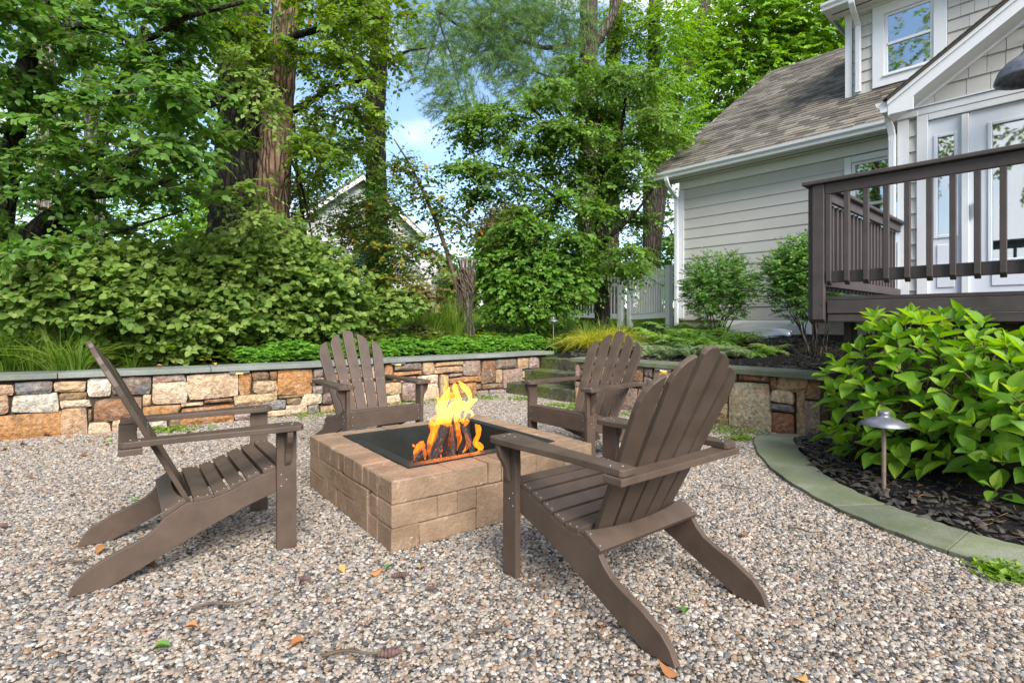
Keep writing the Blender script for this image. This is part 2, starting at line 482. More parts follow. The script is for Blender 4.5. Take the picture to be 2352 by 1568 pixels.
M['lf_hyd_new'] = leaf_mat('leaf_hydrangea_new', (0.227, 0.413, 0.037), (0.325, 0.510, 0.049), (0.439, 0.579, 0.074), obj=True, vein=0.45, trans=0.45)
M['lf_pach'] = leaf_mat('leaf_pachysandra', (0.064, 0.179, 0.028), (0.159, 0.358, 0.057), (0.318, 0.537, 0.112), rough=0.35)
M['lf_cream'] = leaf_mat('leaf_variegated', (0.143, 0.231, 0.055), (0.308, 0.374, 0.132), (0.495, 0.484, 0.242))
M['lf_fern'] = leaf_mat('leaf_fern', (0.088, 0.196, 0.037), (0.188, 0.343, 0.067), (0.372, 0.502, 0.125))
M['lf_silver'] = leaf_mat('leaf_silver_fern', (0.109, 0.188, 0.079), (0.218, 0.303, 0.140), (0.363, 0.411, 0.218))
M['lf_hakone'] = leaf_mat('leaf_golden_grass', (0.22, 0.27, 0.022), (0.42, 0.44, 0.05), (0.60, 0.56, 0.11))
M['lf_grass'] = leaf_mat('leaf_grass', (0.056, 0.133, 0.015), (0.131, 0.249, 0.028), (0.312, 0.392, 0.085))
M['lf_ink'] = leaf_mat('leaf_inkberry', (0.051, 0.141, 0.024), (0.121, 0.273, 0.048), (0.273, 0.463, 0.112), rough=0.35)
M['lf_red'] = leaf_mat('leaf_reddish', (0.10, 0.09, 0.03), (0.17, 0.17, 0.05), (0.30, 0.20, 0.09))
M['lf_lawn'] = leaf_mat('lawn_blades', (0.081, 0.173, 0.017), (0.146, 0.276, 0.028), (0.244, 0.372, 0.044))
M['lf_dead'] = leaf_mat('leaf_fallen', (0.13, 0.05, 0.025), (0.32, 0.13, 0.045), (0.45, 0.30, 0.09), obj=True, trans=0.1, rough=0.7)
M['lf_fgreen'] = leaf_mat('leaf_fallen_green', (0.06, 0.16, 0.02), (0.12, 0.24, 0.04), (0.25, 0.32, 0.08), obj=True, trans=0.1)

def ground_mat():
    b = NB('terrace_soil')
    at = b.n('ShaderNodeAttribute', attribute_name='rnd').outputs['Fac']
    v = b.coord('Position')
    f = b.noise(v, 9, 6, 0.65); f2 = b.noise(v, 70, 5, 0.7)
    soil = b.ramp(f, [(0.3, (0.035, 0.03, 0.018)), (0.55, (0.045, 0.075, 0.018)), (0.75, (0.075, 0.14, 0.022))])
    mul = b.ramp(f2, [(0.3, (0.008, 0.008, 0.009)), (0.6, (0.022, 0.020, 0.020)), (0.8, (0.06, 0.05, 0.035))])
    col = b.mix(at, soil, mul)
    return b.done(b.bsdf(col, 0.95, 0.15, 0, f2, 1.0, 0.03).outputs[0])
M['ground'] = ground_mat()

def gravel_base_mat():
    b = NB('gravel_bed')
    v = b.coord('Position')
    vo = b.n('ShaderNodeTexVoronoi'); vo.inputs['Scale'].default_value = 85; b.l(v, vo.inputs['Vector'])
    sx = b.n('ShaderNodeSeparateColor'); b.l(vo.outputs['Color'], sx.inputs[0])
    col = b.ramp(sx.outputs[0], PEB)
    col = b.mix(1.0, col, b.ramp(vo.outputs['Distance'], [(0.1, (0.8,) * 3), (0.75, (0.16,) * 3)]), 'MULTIPLY')
    h = b.math('SUBTRACT', 1.0, vo.outputs['Distance'])
    return b.done(b.bsdf(col, 0.85, 0.25, 0, h, 1.0, 0.01).outputs[0])
PEB = [(0.0, (0.038, 0.037, 0.040)), (0.10, (0.096, 0.097, 0.101)), (0.22, (0.182, 0.181, 0.177)), (0.36, (0.277, 0.237, 0.191)),
       (0.48, (0.213, 0.163, 0.117)), (0.60, (0.365, 0.318, 0.266)), (0.72, (0.279, 0.211, 0.162)), (0.82, (0.445, 0.418, 0.379)), (0.92, (0.174, 0.114, 0.073)), (1.0, (0.263, 0.160, 0.095))]
M['gravel_bed'] = gravel_base_mat()
def pebble_mat():
    b = NB('pebble')
    at = b.n('ShaderNodeAttribute', attribute_name='pr', attribute_type='INSTANCER').outputs['Fac']
    col = b.ramp(at, PEB)
    f = b.noise(b.coord('Position'), 150, 3, 0.6)
    col = b.mix(1.0, col, b.ramp(f, [(0.3, (0.72,) * 3), (0.7, (1.18,) * 3)]), 'MULTIPLY')
    return b.done(b.bsdf(col, 0.7, 0.35).outputs[0])
M['pebble'] = pebble_mat()

def roof_mat():
    b = NB('asphalt_shingle')
    oi = b.n('ShaderNodeObjectInfo')
    v = b.coord('Position')
    at = b.n('ShaderNodeAttribute', attribute_name='rnd').outputs['Fac']
    col = b.ramp(at, [(0.0, (0.080, 0.070, 0.058)), (0.5, (0.142, 0.126, 0.104)), (1.0, (0.215, 0.195, 0.162))])
    st = b.ramp(b.noise(v, 0.9, 5, .6, .5), [(0.45, (1, 1, 1)), (0.70, (0.66, 0.66, 0.67))])
    col = b.mix(1.0, col, st, 'MULTIPLY')
    f = b.noise(v, 160, 3, .7)
    col = b.mix(1.0, col, b.ramp(f, [(0.3, (0.65,) * 3), (0.7, (1.3,) * 3)]), 'MULTIPLY')
    return b.done(b.bsdf(col, 0.9, 0.2, 0, f, 0.4, 0.004).outputs[0])
M['roof'] = roof_mat()
M['roof_grey'] = simple('roof_grey', (0.09, 0.085, 0.085), 0.9, 0.3, 10)

def glass_mat(name, tint, rough=0.02, refl=0.42):
    b = NB(name)
    g = b.n('ShaderNodeBsdfGlossy'); g.inputs['Roughness'].default_value = rough; g.inputs['Color'].default_value = (0.9, 0.93, 0.95, 1)
    t = b.n('ShaderNodeBsdfTransparent'); t.inputs['Color'].default_value = (*tint, 1)
    m = b.n('ShaderNodeMixShader'); m.inputs[0].default_value = refl
    b.l(t.outputs[0], m.inputs[1]); b.l(g.outputs[0], m.inputs[2])
    return b.done(m.outputs[0])
M['glass'] = glass_mat('window_glass', (0.75, 0.8, 0.82))
M['plastic'] = glass_mat('clear_plastic', (0.85, 0.87, 0.9), 0.12, 0.15)
M['interior'] = simple('room_dark', (0.035, 0.035, 0.035), 0.9, 0.3, 2)
M['blind'] = simple('window_shade', (0.42, 0.45, 0.40), 0.9, 0.06, 3, stretch=(1, 1, 12))

def char_mat():
    b = NB('charred_log')
    v = b.coord('Object', (1, 1, .45))
    vo = b.n('ShaderNodeTexVoronoi', feature='DISTANCE_TO_EDGE'); vo.inputs['Scale'].default_value = 55; b.l(v, vo.inputs['Vector'])
    f = b.noise(v, 14, 4)
    crack = b.ramp(vo.outputs['Distance'], [(0.0, (1, 1, 1)), (0.10, (0, 0, 0))])
    hot = b.ramp(f, [(0.56, (0, 0, 0)), (0.68, (1, 1, 1))])
    col = b.ramp(vo.outputs['Distance'], [(0.0, (0.004,) * 3), (0.3, (0.03, 0.027, 0.025))])
    p = b.bsdf(col, 0.75, 0.4, 0, vo.outputs['Distance'], 1.0, 0.01)
    p.inputs['Emission Color'].default_value = (1, 0.09, 0.01, 1)
    b.l(b.math('MULTIPLY', b.math('MULTIPLY', crack, hot), 3.0), p.inputs['Emission Strength'])
    return b.done(p.outputs[0])
M['char'] = char_mat()

def flame_mat(name, vol, surf, col):
    b = NB(name)
    e = b.n('ShaderNodeEmission'); e.inputs['Color'].default_value = (1.0, 0.15, 0.006, 1); e.inputs['Strength'].default_value = surf
    t = b.n('ShaderNodeBsdfTransparent')
    m = b.n('ShaderNodeMixShader'); m.inputs[0].default_value = 0.14
    b.l(t.outputs[0], m.inputs[1]); b.l(e.outputs[0], m.inputs[2])
    ve = b.n('ShaderNodeEmission'); ve.inputs['Color'].default_value = (*col, 1)
    nz = b.noise(b.coord('Position', (1, 1, .30)), 26, 3, .55, 1.2)
    st = b.ramp(nz, [(0.42, (0.0,) * 3), (0.62, (1, 1, 1))])
    b.l(b.math('MULTIPLY', st, vol), ve.inputs['Strength'])
    b.l(ve.outputs[0], b.out.inputs['Volume'])
    return b.done(m.outputs[0])
M['flame'] = flame_mat('flame', 3.0, 0.15, (1.0, 0.20, 0.005))
M['flame_red'] = flame_mat('flame_red', 1.4, 0.16, (1.0, 0.10, 0.004))

def lamp_glow(name, c, s):
    b = NB(name)
    e = b.n('ShaderNodeEmission'); e.inputs['Color'].default_value = (*c, 1); e.inputs['Strength'].default_value = s
    return b.done(e.outputs[0])
M['glow'] = lamp_glow('lamp_glow', (1.0, 0.55, 0.12), 4.0)
# ------------------------------------------------------------------ terrain, gravel, walls, steps
AX = Vector((0.669, -0.743, 0)); BX = Vector((0.743, 0.669, 0)); Q0 = Vector((2.59, 4.5, 0))
def HP(a, b, z=0.0):
    """house axes: a along the facade, b into the house, from the deck corner"""
    v = Q0 + AX * a + BX * b
    return Vector((v.x, v.y, z))

LW = [(-7.5, 3.55), (-4.72, 4.92), (-3.71, 5.455), (-2.40, 6.30), (-1.23, 7.35), (-0.14, 8.15), (0.58, 8.80)]
RW = [(0.85, 7.225), (2.87, 4.985)]
EDGE_IN = [(2.86, 5.04), (2.571, 4.868), (2.303, 4.155), (2.185, 3.70), (2.168, 3.345), (2.20, 3.10), (2.259, 2.889), (2.328, 2.701), (2.45, 2.533), (2.80, 2.12), (3.4, 1.7), (4.6, 1.2), (7.0, 0.8)]
EDGE_OUT = [(2.62, 5.14), (2.28, 4.98), (2.05, 4.46), (1.90, 3.85), (1.868, 3.40), (1.885, 3.08), (1.955, 2.76), (2.055, 2.499), (2.20, 2.285), (2.52, 1.88), (3.2, 1.40), (4.5, 0.9), (7.0, 0.5)]
def off(pl, d):
    p = np.array(pl); t = np.gradient(p, axis=0); t /= np.linalg.norm(t, axis=1)[:, None]
    return [tuple(q) for q in p + np.stack([-t[:, 1], t[:, 0]], 1) * d]
_top = off(LW, 0.2) + [(1.50, 7.84)] + [(1.05, 7.40), (2.93, 5.26)]
PATIO = _top + EDGE_IN + [(9, 0.5), (9, -6), (-9, -6), (-9, 2.9)]
def in_poly(x, y, poly):
    inside = np.zeros(x.shape, bool)
    n = len(poly)
    for i in range(n):
        x0, y0 = poly[i]; x1, y1 = poly[(i + 1) % n]
        c = ((y0 > y) != (y1 > y)) & (x < (x1 - x0) * (y - y0) / (y1 - y0 + 1e-12) + x0)
        inside ^= c
    return inside
def dist_pl(x, y, pl):
    d = np.full(x.shape, 1e9)
    for (x0, y0), (x1, y1) in zip(pl[:-1], pl[1:]):
        dx, dy = x1 - x0, y1 - y0
        t = np.clip(((x - x0) * dx + (y - y0) * dy) / (dx * dx + dy * dy), 0, 1)
        d = np.minimum(d, np.hypot(x - x0 - t * dx, y - y0 - t * dy))
    return d
def ground_z(x, y):
    x = np.asarray(x, float); y = np.asarray(y, float)
    d = dist_pl(x, y, _top + EDGE_IN)
    de = dist_pl(x, y, EDGE_IN)
    up = 0.53 + 0.095 * np.minimum(d, 5) + 0.04 * np.clip(d - 5, 0, 30)
    soft = 0.022 + 0.22 * np.minimum(de, 0.4) + 1.3 * np.clip(de - 0.4, 0, 9)
    z = np.minimum(up, soft)
    return np.where(in_poly(x, y, PATIO), -0.06, z)
def gz(x, y): return float(ground_z(np.array([x]), np.array([y]))[0])

gx = np.unique(np.concatenate([np.linspace(-90, -10, 17), np.arange(-10, 8, 0.14), np.linspace(8, 90, 17)]))
gy = np.unique(np.concatenate([np.linspace(-40, 0, 6), np.arange(0.4, 13, 0.14), np.linspace(13, 30, 16), np.linspace(32, 140, 14)]))
GX, GY = np.meshgrid(gx, gy, indexing='ij')
GZ = ground_z(GX, GY)
GZ = GZ + np.where(GZ > 0.2, 0.02 * np.sin(GX * 2.3 + 1.1 * GY) + 0.015 * np.sin(4.1 * GY - 2 * GX), 0)
nx, ny = GX.shape
idx = np.arange(nx * ny).reshape(nx, ny)
F = np.stack([idx[:-1, :-1], idx[1:, :-1], idx[1:, 1:], idx[:-1, 1:]], -1).reshape(-1, 4)
mul = ((GX > 0.75) & (GY < 9.9)).astype(float)
me = npm('ground', np.stack([GX, GY, GZ], -1).reshape(-1, 3), F, rnd=mul.ravel(), smooth=True)
tag(link('ground', me, M['ground']), kind='structure')

# gravel: the sheet of the patio with its pebbles
cs = 0.22
cxs, cys = np.meshgrid(np.arange(-8.6, 7, cs), np.arange(0.9, 9, cs), indexing='ij')
mx, my = cxs + cs / 2, cys + cs / 2
keep = in_poly(mx, my, [(x, y) for x, y in PATIO]) & (np.abs(mx) < my * 0.98 + 1.3)
Vg, Fg = [], []
for x, y in zip(cxs[keep], cys[keep]):
    i = len(Vg); Vg += [(x, y, 0), (x + cs, y, 0), (x + cs, y + cs, 0), (x, y + cs, 0)]; Fg.append((i, i + 1, i + 2, i + 3))
gravel = link('gravel', pym('gravel', Vg, Fg), M['gravel_bed'])
tag(gravel, 'mixed grey, tan and rust pea gravel covering the patio floor', 'gravel', kind='stuff')
gravel.data.materials.append(M['pebble'])

def gravel_nodes():
    ng = bpy.data.node_groups.new('gravel_pebbles', 'GeometryNodeTree')
    ng.interface.new_socket('Geometry', in_out='INPUT', socket_type='NodeSocketGeometry')
    ng.interface.new_socket('Geometry', in_out='OUTPUT', socket_type='NodeSocketGeometry')
    N = ng.nodes; L = ng.links.new
    gi = N.new('NodeGroupInput'); go = N.new('NodeGroupOutput')
    dp = N.new('GeometryNodeDistributePointsOnFaces'); dp.distribute_method = 'RANDOM'
    dp.inputs['Density'].default_value = 8800
    L(gi.outputs[0], dp.inputs['Mesh'])
    jn = N.new('GeometryNodeJoinGeometry')
    for k in range(7):
        ic = N.new('GeometryNodeMeshIcoSphere'); ic.inputs['Radius'].default_value = 1.0
        ic.inputs['Subdivisions'].default_value = 2
        sp = N.new('GeometryNodeSetPosition')
        nz = N.new('ShaderNodeTexNoise'); nz.noise_dimensions = '4D'; nz.inputs['W'].default_value = k * 3.7; nz.inputs['Scale'].default_value = 0.85 + 0.15 * (k % 3)
        nz.inputs['Detail'].default_value = 1.5
        sub = N.new('ShaderNodeVectorMath'); sub.operation = 'SUBTRACT'; sub.inputs[1].default_value = (0.5, 0.5, 0.5)
        scl = N.new('ShaderNodeVectorMath'); scl.operation = 'SCALE'; scl.inputs['Scale'].default_value = 1.5
        L(nz.outputs['Color'], sub.inputs[0]); L(sub.outputs[0], scl.inputs[0])
        L(ic.outputs['Mesh'], sp.inputs['Geometry']); L(scl.outputs[0], sp.inputs['Offset'])
        tr = N.new('GeometryNodeTransform')
        tr.inputs['Scale'].default_value = (1.0, 0.62 + 0.07 * (k % 4), 0.42 + 0.06 * (k % 3))
        L(sp.outputs[0], tr.inputs['Geometry'])
        sm = N.new('GeometryNodeSetMaterial'); sm.inputs['Material'].default_value = M['pebble']
        L(tr.outputs[0], sm.inputs['Geometry'])
        sh = N.new('GeometryNodeSetShadeSmooth'); sh.inputs['Shade Smooth'].default_value = (k % 2 == 0)
        L(sm.outputs[0], sh.inputs['Geometry'])
        g2 = N.new('GeometryNodeGeometryToInstance'); L(sh.outputs[0], g2.inputs[0]); L(g2.outputs[0], jn.inputs[0])
    rv = N.new('FunctionNodeRandomValue'); rv.data_type = 'FLOAT'; rv.inputs['Seed'].default_value = 3
    st = N.new('GeometryNodeStoreNamedAttribute'); st.data_type = 'FLOAT'; st.domain = 'POINT'; st.inputs['Name'].default_value = 'pr'
    L(dp.outputs['Points'], st.inputs['Geometry']); L(rv.outputs[1], st.inputs['Value'])
    io = N.new('GeometryNodeInstanceOnPoints'); io.inputs['Pick Instance'].default_value = True
    L(st.outputs[0], io.inputs['Points']); L(jn.outputs[0], io.inputs['Instance'])
    ri = N.new('FunctionNodeRandomValue'); ri.data_type = 'INT'; ri.inputs['Seed'].default_value = 8
    ri.inputs[4].default_value = 0; ri.inputs[5].default_value = 6
    L(ri.outputs[2], io.inputs['Instance Index'])
    rr = N.new('FunctionNodeRandomValue'); rr.data_type = 'FLOAT_VECTOR'; rr.inputs['Seed'].default_value = 5
    rr.inputs[0].default_value = (-0.5, -0.5, 0); rr.inputs[1].default_value = (0.5, 0.5, 6.28)
    L(rr.outputs[0], io.inputs['Rotation'])
    rs = N.new('FunctionNodeRandomValue'); rs.data_type = 'FLOAT'; rs.inputs['Seed'].default_value = 9
    rs.inputs[2].default_value = 0.0; rs.inputs[3].default_value = 1.0
    pw = N.new('ShaderNodeMath'); pw.operation = 'POWER'; pw.inputs[1].default_value = 3.5; L(rs.outputs[1], pw.inputs[0])
    ma = N.new('ShaderNodeMath'); ma.operation = 'MULTIPLY_ADD'; ma.inputs[1].default_value = 0.0095; ma.inputs[2].default_value = 0.0060; L(pw.outputs[0], ma.inputs[0])
    L(ma.outputs[0], io.inputs['Scale'])
    # lift a little at random so stones lie on each other
    ti = N.new('GeometryNodeTranslateInstances')
    rz = N.new('FunctionNodeRandomValue'); rz.data_type = 'FLOAT_VECTOR'; rz.inputs['Seed'].default_value = 12
    rz.inputs[0].default_value = (0, 0, 0); rz.inputs[1].default_value = (0, 0, 0.009)
    L(io.outputs[0], ti.inputs['Instances']); L(rz.outputs[0], ti.inputs['Translation'])
    j2 = N.new('GeometryNodeJoinGeometry'); L(gi.outputs[0], j2.inputs[0]); L(ti.outputs[0], j2.inputs[0])
    L(j2.outputs[0], go.inputs[0])
    return ng
md = gravel.modifiers.new('pebbles', 'NODES')
md.node_group = gravel_nodes()

# ---------------------------------------------------------------- stone walls
STC = {'c': (0.651, 0.510, 0.347), 't': (0.510, 0.358, 0.217), 'o': (0.438, 0.224, 0.091), 'b': (0.237, 0.148, 0.091), 'g': (0.237, 0.228, 0.214), 'd': (0.152, 0.148, 0.143),
       'p': (0.362, 0.271, 0.237), 'w': (0.694, 0.629, 0.542), 'l': (0.237, 0.195, 0.110), 'r': (0.258, 0.124, 0.072)}
class WallLine:
    def __init__(s, pts):
        s.p = np.array(pts, float); d = np.diff(s.p, axis=0); s.L = np.hypot(d[:, 0], d[:, 1]); s.c = np.concatenate([[0], np.cumsum(s.L)])
    def pos(s, q):
        q = min(max(q, -0.5), s.c[-1] + 0.5)
        i = int(np.clip(np.searchsorted(s.c, q) - 1, 0, len(s.L) - 1)); t = (q - s.c[i]) / s.L[i]
        return s.p[i] + (s.p[i + 1] - s.p[i]) * t, (s.p[i + 1] - s.p[i]) / s.L[i]
    def nrm(s, q):                                    # smoothed, towards the patio
        _, a = s.pos(q - 0.15); _, b = s.pos(q + 0.15)
        t = (a + b); t /= np.linalg.norm(t)
        return np.array([t[1], -t[0]])
    def hit(s, px):
        u = (px - CX) / FPX
        for i in range(len(s.L)):
            p, q = s.p[i], s.p[i + 1]; e = q - p
            t = (u * p[1] - p[0]) / (e[0] - u * e[1])
            if -1e-6 <= t <= 1 + 1e-6:
                return s.c[i] + t * s.L[i], p[1] + t * e[1]
        return None
    def V(s, q, d, z):
        p, _ = s.pos(q); n = s.nrm(q)
        return (p[0] + n[0] * d, p[1] + n[1] * d, z)

def stone_me(wl, s0, s1, z0, z1, d0, rg, depth=0.14):
    nxs, nzs = 5, 4
    g = 0.004
    s0 += g; s1 -= g; z0 += g; z1 -= g
    js = min(0.010, (s1 - s0) * 0.06); jz = min(0.009, (z1 - z0) * 0.06)
    cor = rg.normal(0, 1, (2, 2, 2)) * np.array([js, jz])
    V = np.zeros((nxs, nzs, 3))
    tilt = rg.normal(0, 0.006, 2)
    for i in range(nxs):
        for j in range(nzs):
            a, b = i / (nxs - 1), j / (nzs - 1)
            a2 = a if i in (0, nxs - 1) else 0.5 + (a - .5) * 1.25
            b2 = b if j in (0, nzs - 1) else 0.5 + (b - .5) * 1.35
            c = (cor[0, 0] * (1 - a) * (1 - b) + cor[1, 0] * a * (1 - b) + cor[0, 1] * (1 - a) * b + cor[1, 1] * a * b)
            s = s0 + (s1 - s0) * a2 + c[0]; z = z0 + (z1 - z0) * b2 + c[1]
            edge = i in (0, nxs - 1) or j in (0, nzs - 1)
            crn = i in (0, nxs - 1) and j in (0, nzs - 1)
            if crn:
                s += (0.5 - a) * 2 * js * 0.7; z += (0.5 - b) * 2 * jz * 0.7
            elif edge:
                s += rg.normal(0, js * 0.25) if i not in (0, nxs - 1) else rg.normal(0, js * .35)
                z += rg.normal(0, jz * 0.35)
            dep = d0 + (0.0 if edge else 0.014 + rg.uniform(-.004, .012)) + tilt[0] * (a - .5) + tilt[1] * (b - .5)
            V[i, j] = (s, dep, z)
    ring = [(i, 0) for i in range(nxs)] + [(nxs - 1, j) for j in range(1, nzs)] + [(i, nzs - 1) for i in range(nxs - 2, -1, -1)] + [(0, j) for j in range(nzs - 2, 0, -1)]
    id_ = lambda i, j: i * nzs + j
    VV = [tuple(v) for v in V.reshape(-1, 3)]
    nb = len(VV)
    for (i, j) in ring:
        s, d, z = V[i, j]; VV.append((s, d0 - depth, z))
    Fc = [(id_(i, j), id_(i, j + 1), id_(i + 1, j + 1), id_(i + 1, j)) for i in range(nxs - 1) for j in range(nzs - 1)]
    m = len(ring)
    for k in range(m):
        k2 = (k + 1) % m
        Fc.append((id_(*ring[k]), id_(*ring[k2]), nb + k2, nb + k))
    return [wl.V(*v) for v in VV], Fc

def build_wall(name, label, line, rects, ztop, cap_joints, mats, root_loc, core_d, cap_w, ends=None, seed=1):
    rg = np.random.default_rng(seed)
    root = empty(name, root_loc)
    tag(root, label, 'wall')
    lo = np.array(root_loc)
    for (s0, s1, z0, z1, c) in rects:
        V, Fc = stone_me(line, s0, s1, max(z0, -0.04), min(z1, ztop - 0.003), rg.uniform(-0.004, 0.012), rg)
        me = pym('stone', np.array(V) - lo, Fc)
        bm = bmesh.new(); bm.from_mesh(me); bmesh.ops.recalc_face_normals(bm, faces=bm.faces[:]); bm.to_mesh(me); bm.free()
        o = link('stone', me, mats['stone'], root)
        cc = np.array(STC[c]) * rg.uniform(0.85, 1.15) * rg.uniform(0.95, 1.05, 3)
        o.color = (*cc, 1)
    # mortar core
    def strip(d0, d1, z0, z1, s0, s1, nm, mat, b=0.0, n=40, jit=0.0):
        qs = [s0] + [float(c) for c in line.c if s0 < c < s1] + [s1]
        qs = sorted(set(qs + list(np.linspace(s0, s1, max(2, int((s1 - s0) / 0.35))))))
        V, Fc = [], []
        for q in qs:
            jz = rg.normal(0, jit); jd = rg.normal(0, jit)
            V += [line.V(q, d0 + jd, z0), line.V(q, d1, z0), line.V(q, d1, z1 + jz * .3), line.V(q, d0 + jd, z1 + jz * .3)]
        for i in range(len(qs) - 1):
            for k in range(4):
                Fc.append((4 * i + k, 4 * i + (k + 1) % 4, 4 * i + 4 + (k + 1) % 4, 4 * i + 4 + k))
        Fc += [(0, 1, 2, 3), tuple(4 * (len(qs) - 1) + k for k in (3, 2, 1, 0))]
        me = pym(nm, np.array(V) - lo, Fc)
        bm = bmesh.new(); bm.from_mesh(me); bmesh.ops.recalc_face_normals(bm, faces=bm.faces[:]); bm.to_mesh(me); bm.free()
        if b: bev(me, b, 2)
        return link(nm, me, mat, root)
    S = line.c[-1]
    strip(-core_d, -0.035, -0.05, ztop - 0.006, 0.0, S, 'mortar_core', mats['core'])
    e0, e1 = ends or (0, 0)
    js = [-e0] + list(cap_joints) + [S + e1]
    for a, b in zip(js[:-1], js[1:]):
        strip(-cap_w, 0.045, ztop, ztop + 0.052, a + 0.003, b - 0.003, 'cap_slab', mats['cap'], 0.006, jit=0.003)
    return root

M['mortar'] = simple('mortar_dark', (0.045, 0.034, 0.024), 0.95, 0.3, 30, 0.6, 80)
lwl = WallLine(LW)
def rects_from(line, boxes, fx, fy):
    out = []
    for (x0, y0, x1, y1, c) in boxes:
        h0 = line.hit(fx(x0)); h1 = line.hit(fx(x1)); hm = line.hit(fx((x0 + x1) / 2))
        if not (h0 and h1 and hm): continue
        D = hm[1]
        out.append((min(h0[0], h1[0]), max(h0[0], h1[0]), CAMH + (HY - fy(y1)) / FPX * D, CAMH + (HY - fy(y0)) / FPX * D, c))
    return out
Z1 = [(-140, 430, 180, 565, 't'), (188, 395, 665, 555, 'g'), (668, 380, 1083, 530, 't'), (1088, 365, 1390, 610, 'w'), (1395, 345, 1895, 575, 'd'), (1900, 310, 2330, 410, 'p'),
      (1903, 400, 2340, 690, 'c'), (-200, 575, 125, 825, 't'), (133, 550, 738, 805, 'w'), (742, 520, 1080, 640, 'l'), (750, 628, 1160, 730, 'c'), (1165, 610, 1775, 885, 'b'), (1778, 565, 1897, 710, 't'),
      (1778, 690, 2258, 835, 'o'), (-200, 810, 765, 1120, 'o'), (-200, 1120, 400, 1175, 't'), (405, 1120, 770, 1165, 'b'), (768, 720, 1100, 1110, 't'), (1105, 740, 1160, 885, 'l'), (1105, 895, 1400, 1075, 'c'),
      (1400, 890, 1530, 1050, 'c'), (1535, 880, 1840, 1040, 't'), (1840, 850, 2100, 985, 'w'), (2105, 850, 2260, 985, 'l')]
Z2 = [(455, 290, 1105, 610, 'c'), (1110, 290, 1275, 565, 'o'), (1280, 265, 1500, 395, 'b'), (1505, 258, 1600, 378, 'b'), (1280, 388, 1600, 545, 't'), (1605, 240, 2040, 560, 'o'),
      (2045, 230, 2180, 350, 'g'), (2045, 355, 2180, 540, 'p'), (1045, 555, 1600, 675, 't'), (385, 655, 670, 705, 'c'), (680, 610, 1040, 665, 'b'), (385, 690, 1048, 940, 'o'), (1053, 675, 1385, 870, 'p'),
      (1390, 625, 1700, 755, 'g'), (1390, 755, 1720, 840, 'c'), (1610, 562, 1920, 600, 'l'), (1705, 600, 1900, 700, 'l'), (1905, 550, 2155, 680, 'c'), (1725, 690, 1985, 815, 'c'), (1990, 685, 2120, 800, 'g'),
      (2165, 535, 2300, 690, 'd'), (2125, 695, 2300, 800, 't')]
Z3 = [(-10, 300, 100, 420, 'b'), (-10, 425, 100, 560, 't'), (-10, 565, 100, 720, 'c'), (105, 290, 222, 450, 'c'), (105, 455, 235, 575, 't'), (105, 580, 245, 700, 'o'), (225, 285, 325, 430, 'o'), (330, 265, 625, 345, 'g'), (330, 352, 622, 400, 'o'),
      (630, 260, 755, 385, 't'), (760, 250, 1055, 295, 't'), (760, 298, 1055, 370, 't'), (1058, 240, 1240, 400, 'p'), (1248, 235, 1392, 480, 'b'), (1398, 228, 1620, 328, 'd'), (1625, 220, 1740, 325, 't'),
      (1745, 208, 1850, 322, 'p'), (910, 372, 1052, 408, 'p'), (405, 405, 568, 468, 'p'), (330, 405, 400, 460, 'o'), (575, 390, 800, 483, 'c'), (805, 378, 905, 640, 't'), (910, 410, 1243, 478, 'o'), (240, 465, 402, 590, 't'),
      (408, 475, 572, 675, 'p'), (250, 595, 405, 700, 'c'), (578, 490, 800, 660, 'c'), (910, 485, 1185, 625, 'o'), (1190, 482, 1250, 545, 'b'), (1398, 335, 1465, 470, 't'), (1470, 330, 1672, 520, 'p'), (1255, 482, 1462, 535, 'l'),
      (1330, 540, 1490, 610, 'g'), (1190, 550, 1325, 620, 'g'), (1675, 330, 1860, 420, 't'), (1675, 425, 1860, 520, 'c'), (1495, 525, 1700, 600, 't')]
rl = rects_from(lwl, Z1, lambda x: .18312 * x, lambda y: 803.8 + .18312 * y) + rects_from(lwl, Z2, lambda x: 344.5 + .18312 * x, lambda y: 803.8 + .18312 * y) + rects_from(lwl, Z3, lambda x: 832.5 + .2197 * x, lambda y: 775.1 + .2197 * y)
def fill(s0, s1, z0, z1, rg, pal):
    out = []; s = s0
    while s < s1 - 0.05:
        w = min(rg.uniform(.22, .5), s1 - s)
        if s1 - s - w < .12: w = s1 - s
        z = z0
        while z < z1 - .03:
            h = min(rg.choice([.1, .14, .2, .26]), z1 - z)
            if z1 - z - h < .07: h = z1 - z
            if w > .34 and rg.random() < .5:
                k = rg.uniform(.35, .65); out += [(s, s + w * k, z, z + h, rg.choice(pal)), (s + w * k, s + w, z, z + h, rg.choice(pal))]
            else: out.append((s, s + w, z, z + h, rg.choice(pal)))
            z += h
        s += w
    return out
rgf = np.random.default_rng(5)
s_left = min(r[0] for r in rl)
rl += fill(0.0, s_left, 0.0, .555, rgf, list('tocbgw'))
# the stretch behind the chair (photo x 760..830)
sa, sb = lwl.hit(762)[0], lwl.hit(830)[0]
rl += fill(sa, sb, 0.0, .555, rgf, list('tocbg'))
WTOP = 0.556
joints = [lwl.hit(x)[0] for x in (135, 484, 890, 1163)]
wm = {'stone': M['stone'], 'core': M['mortar'], 'cap': M['bluestone']}
left_wall = build_wall('stone_wall', 'long fieldstone retaining wall with grey bluestone cap below the leafy hedge', lwl, rl, WTOP, joints, wm, (-3.0, 5.9, 0), 0.36, 0.34, (0, 0.12), 3)

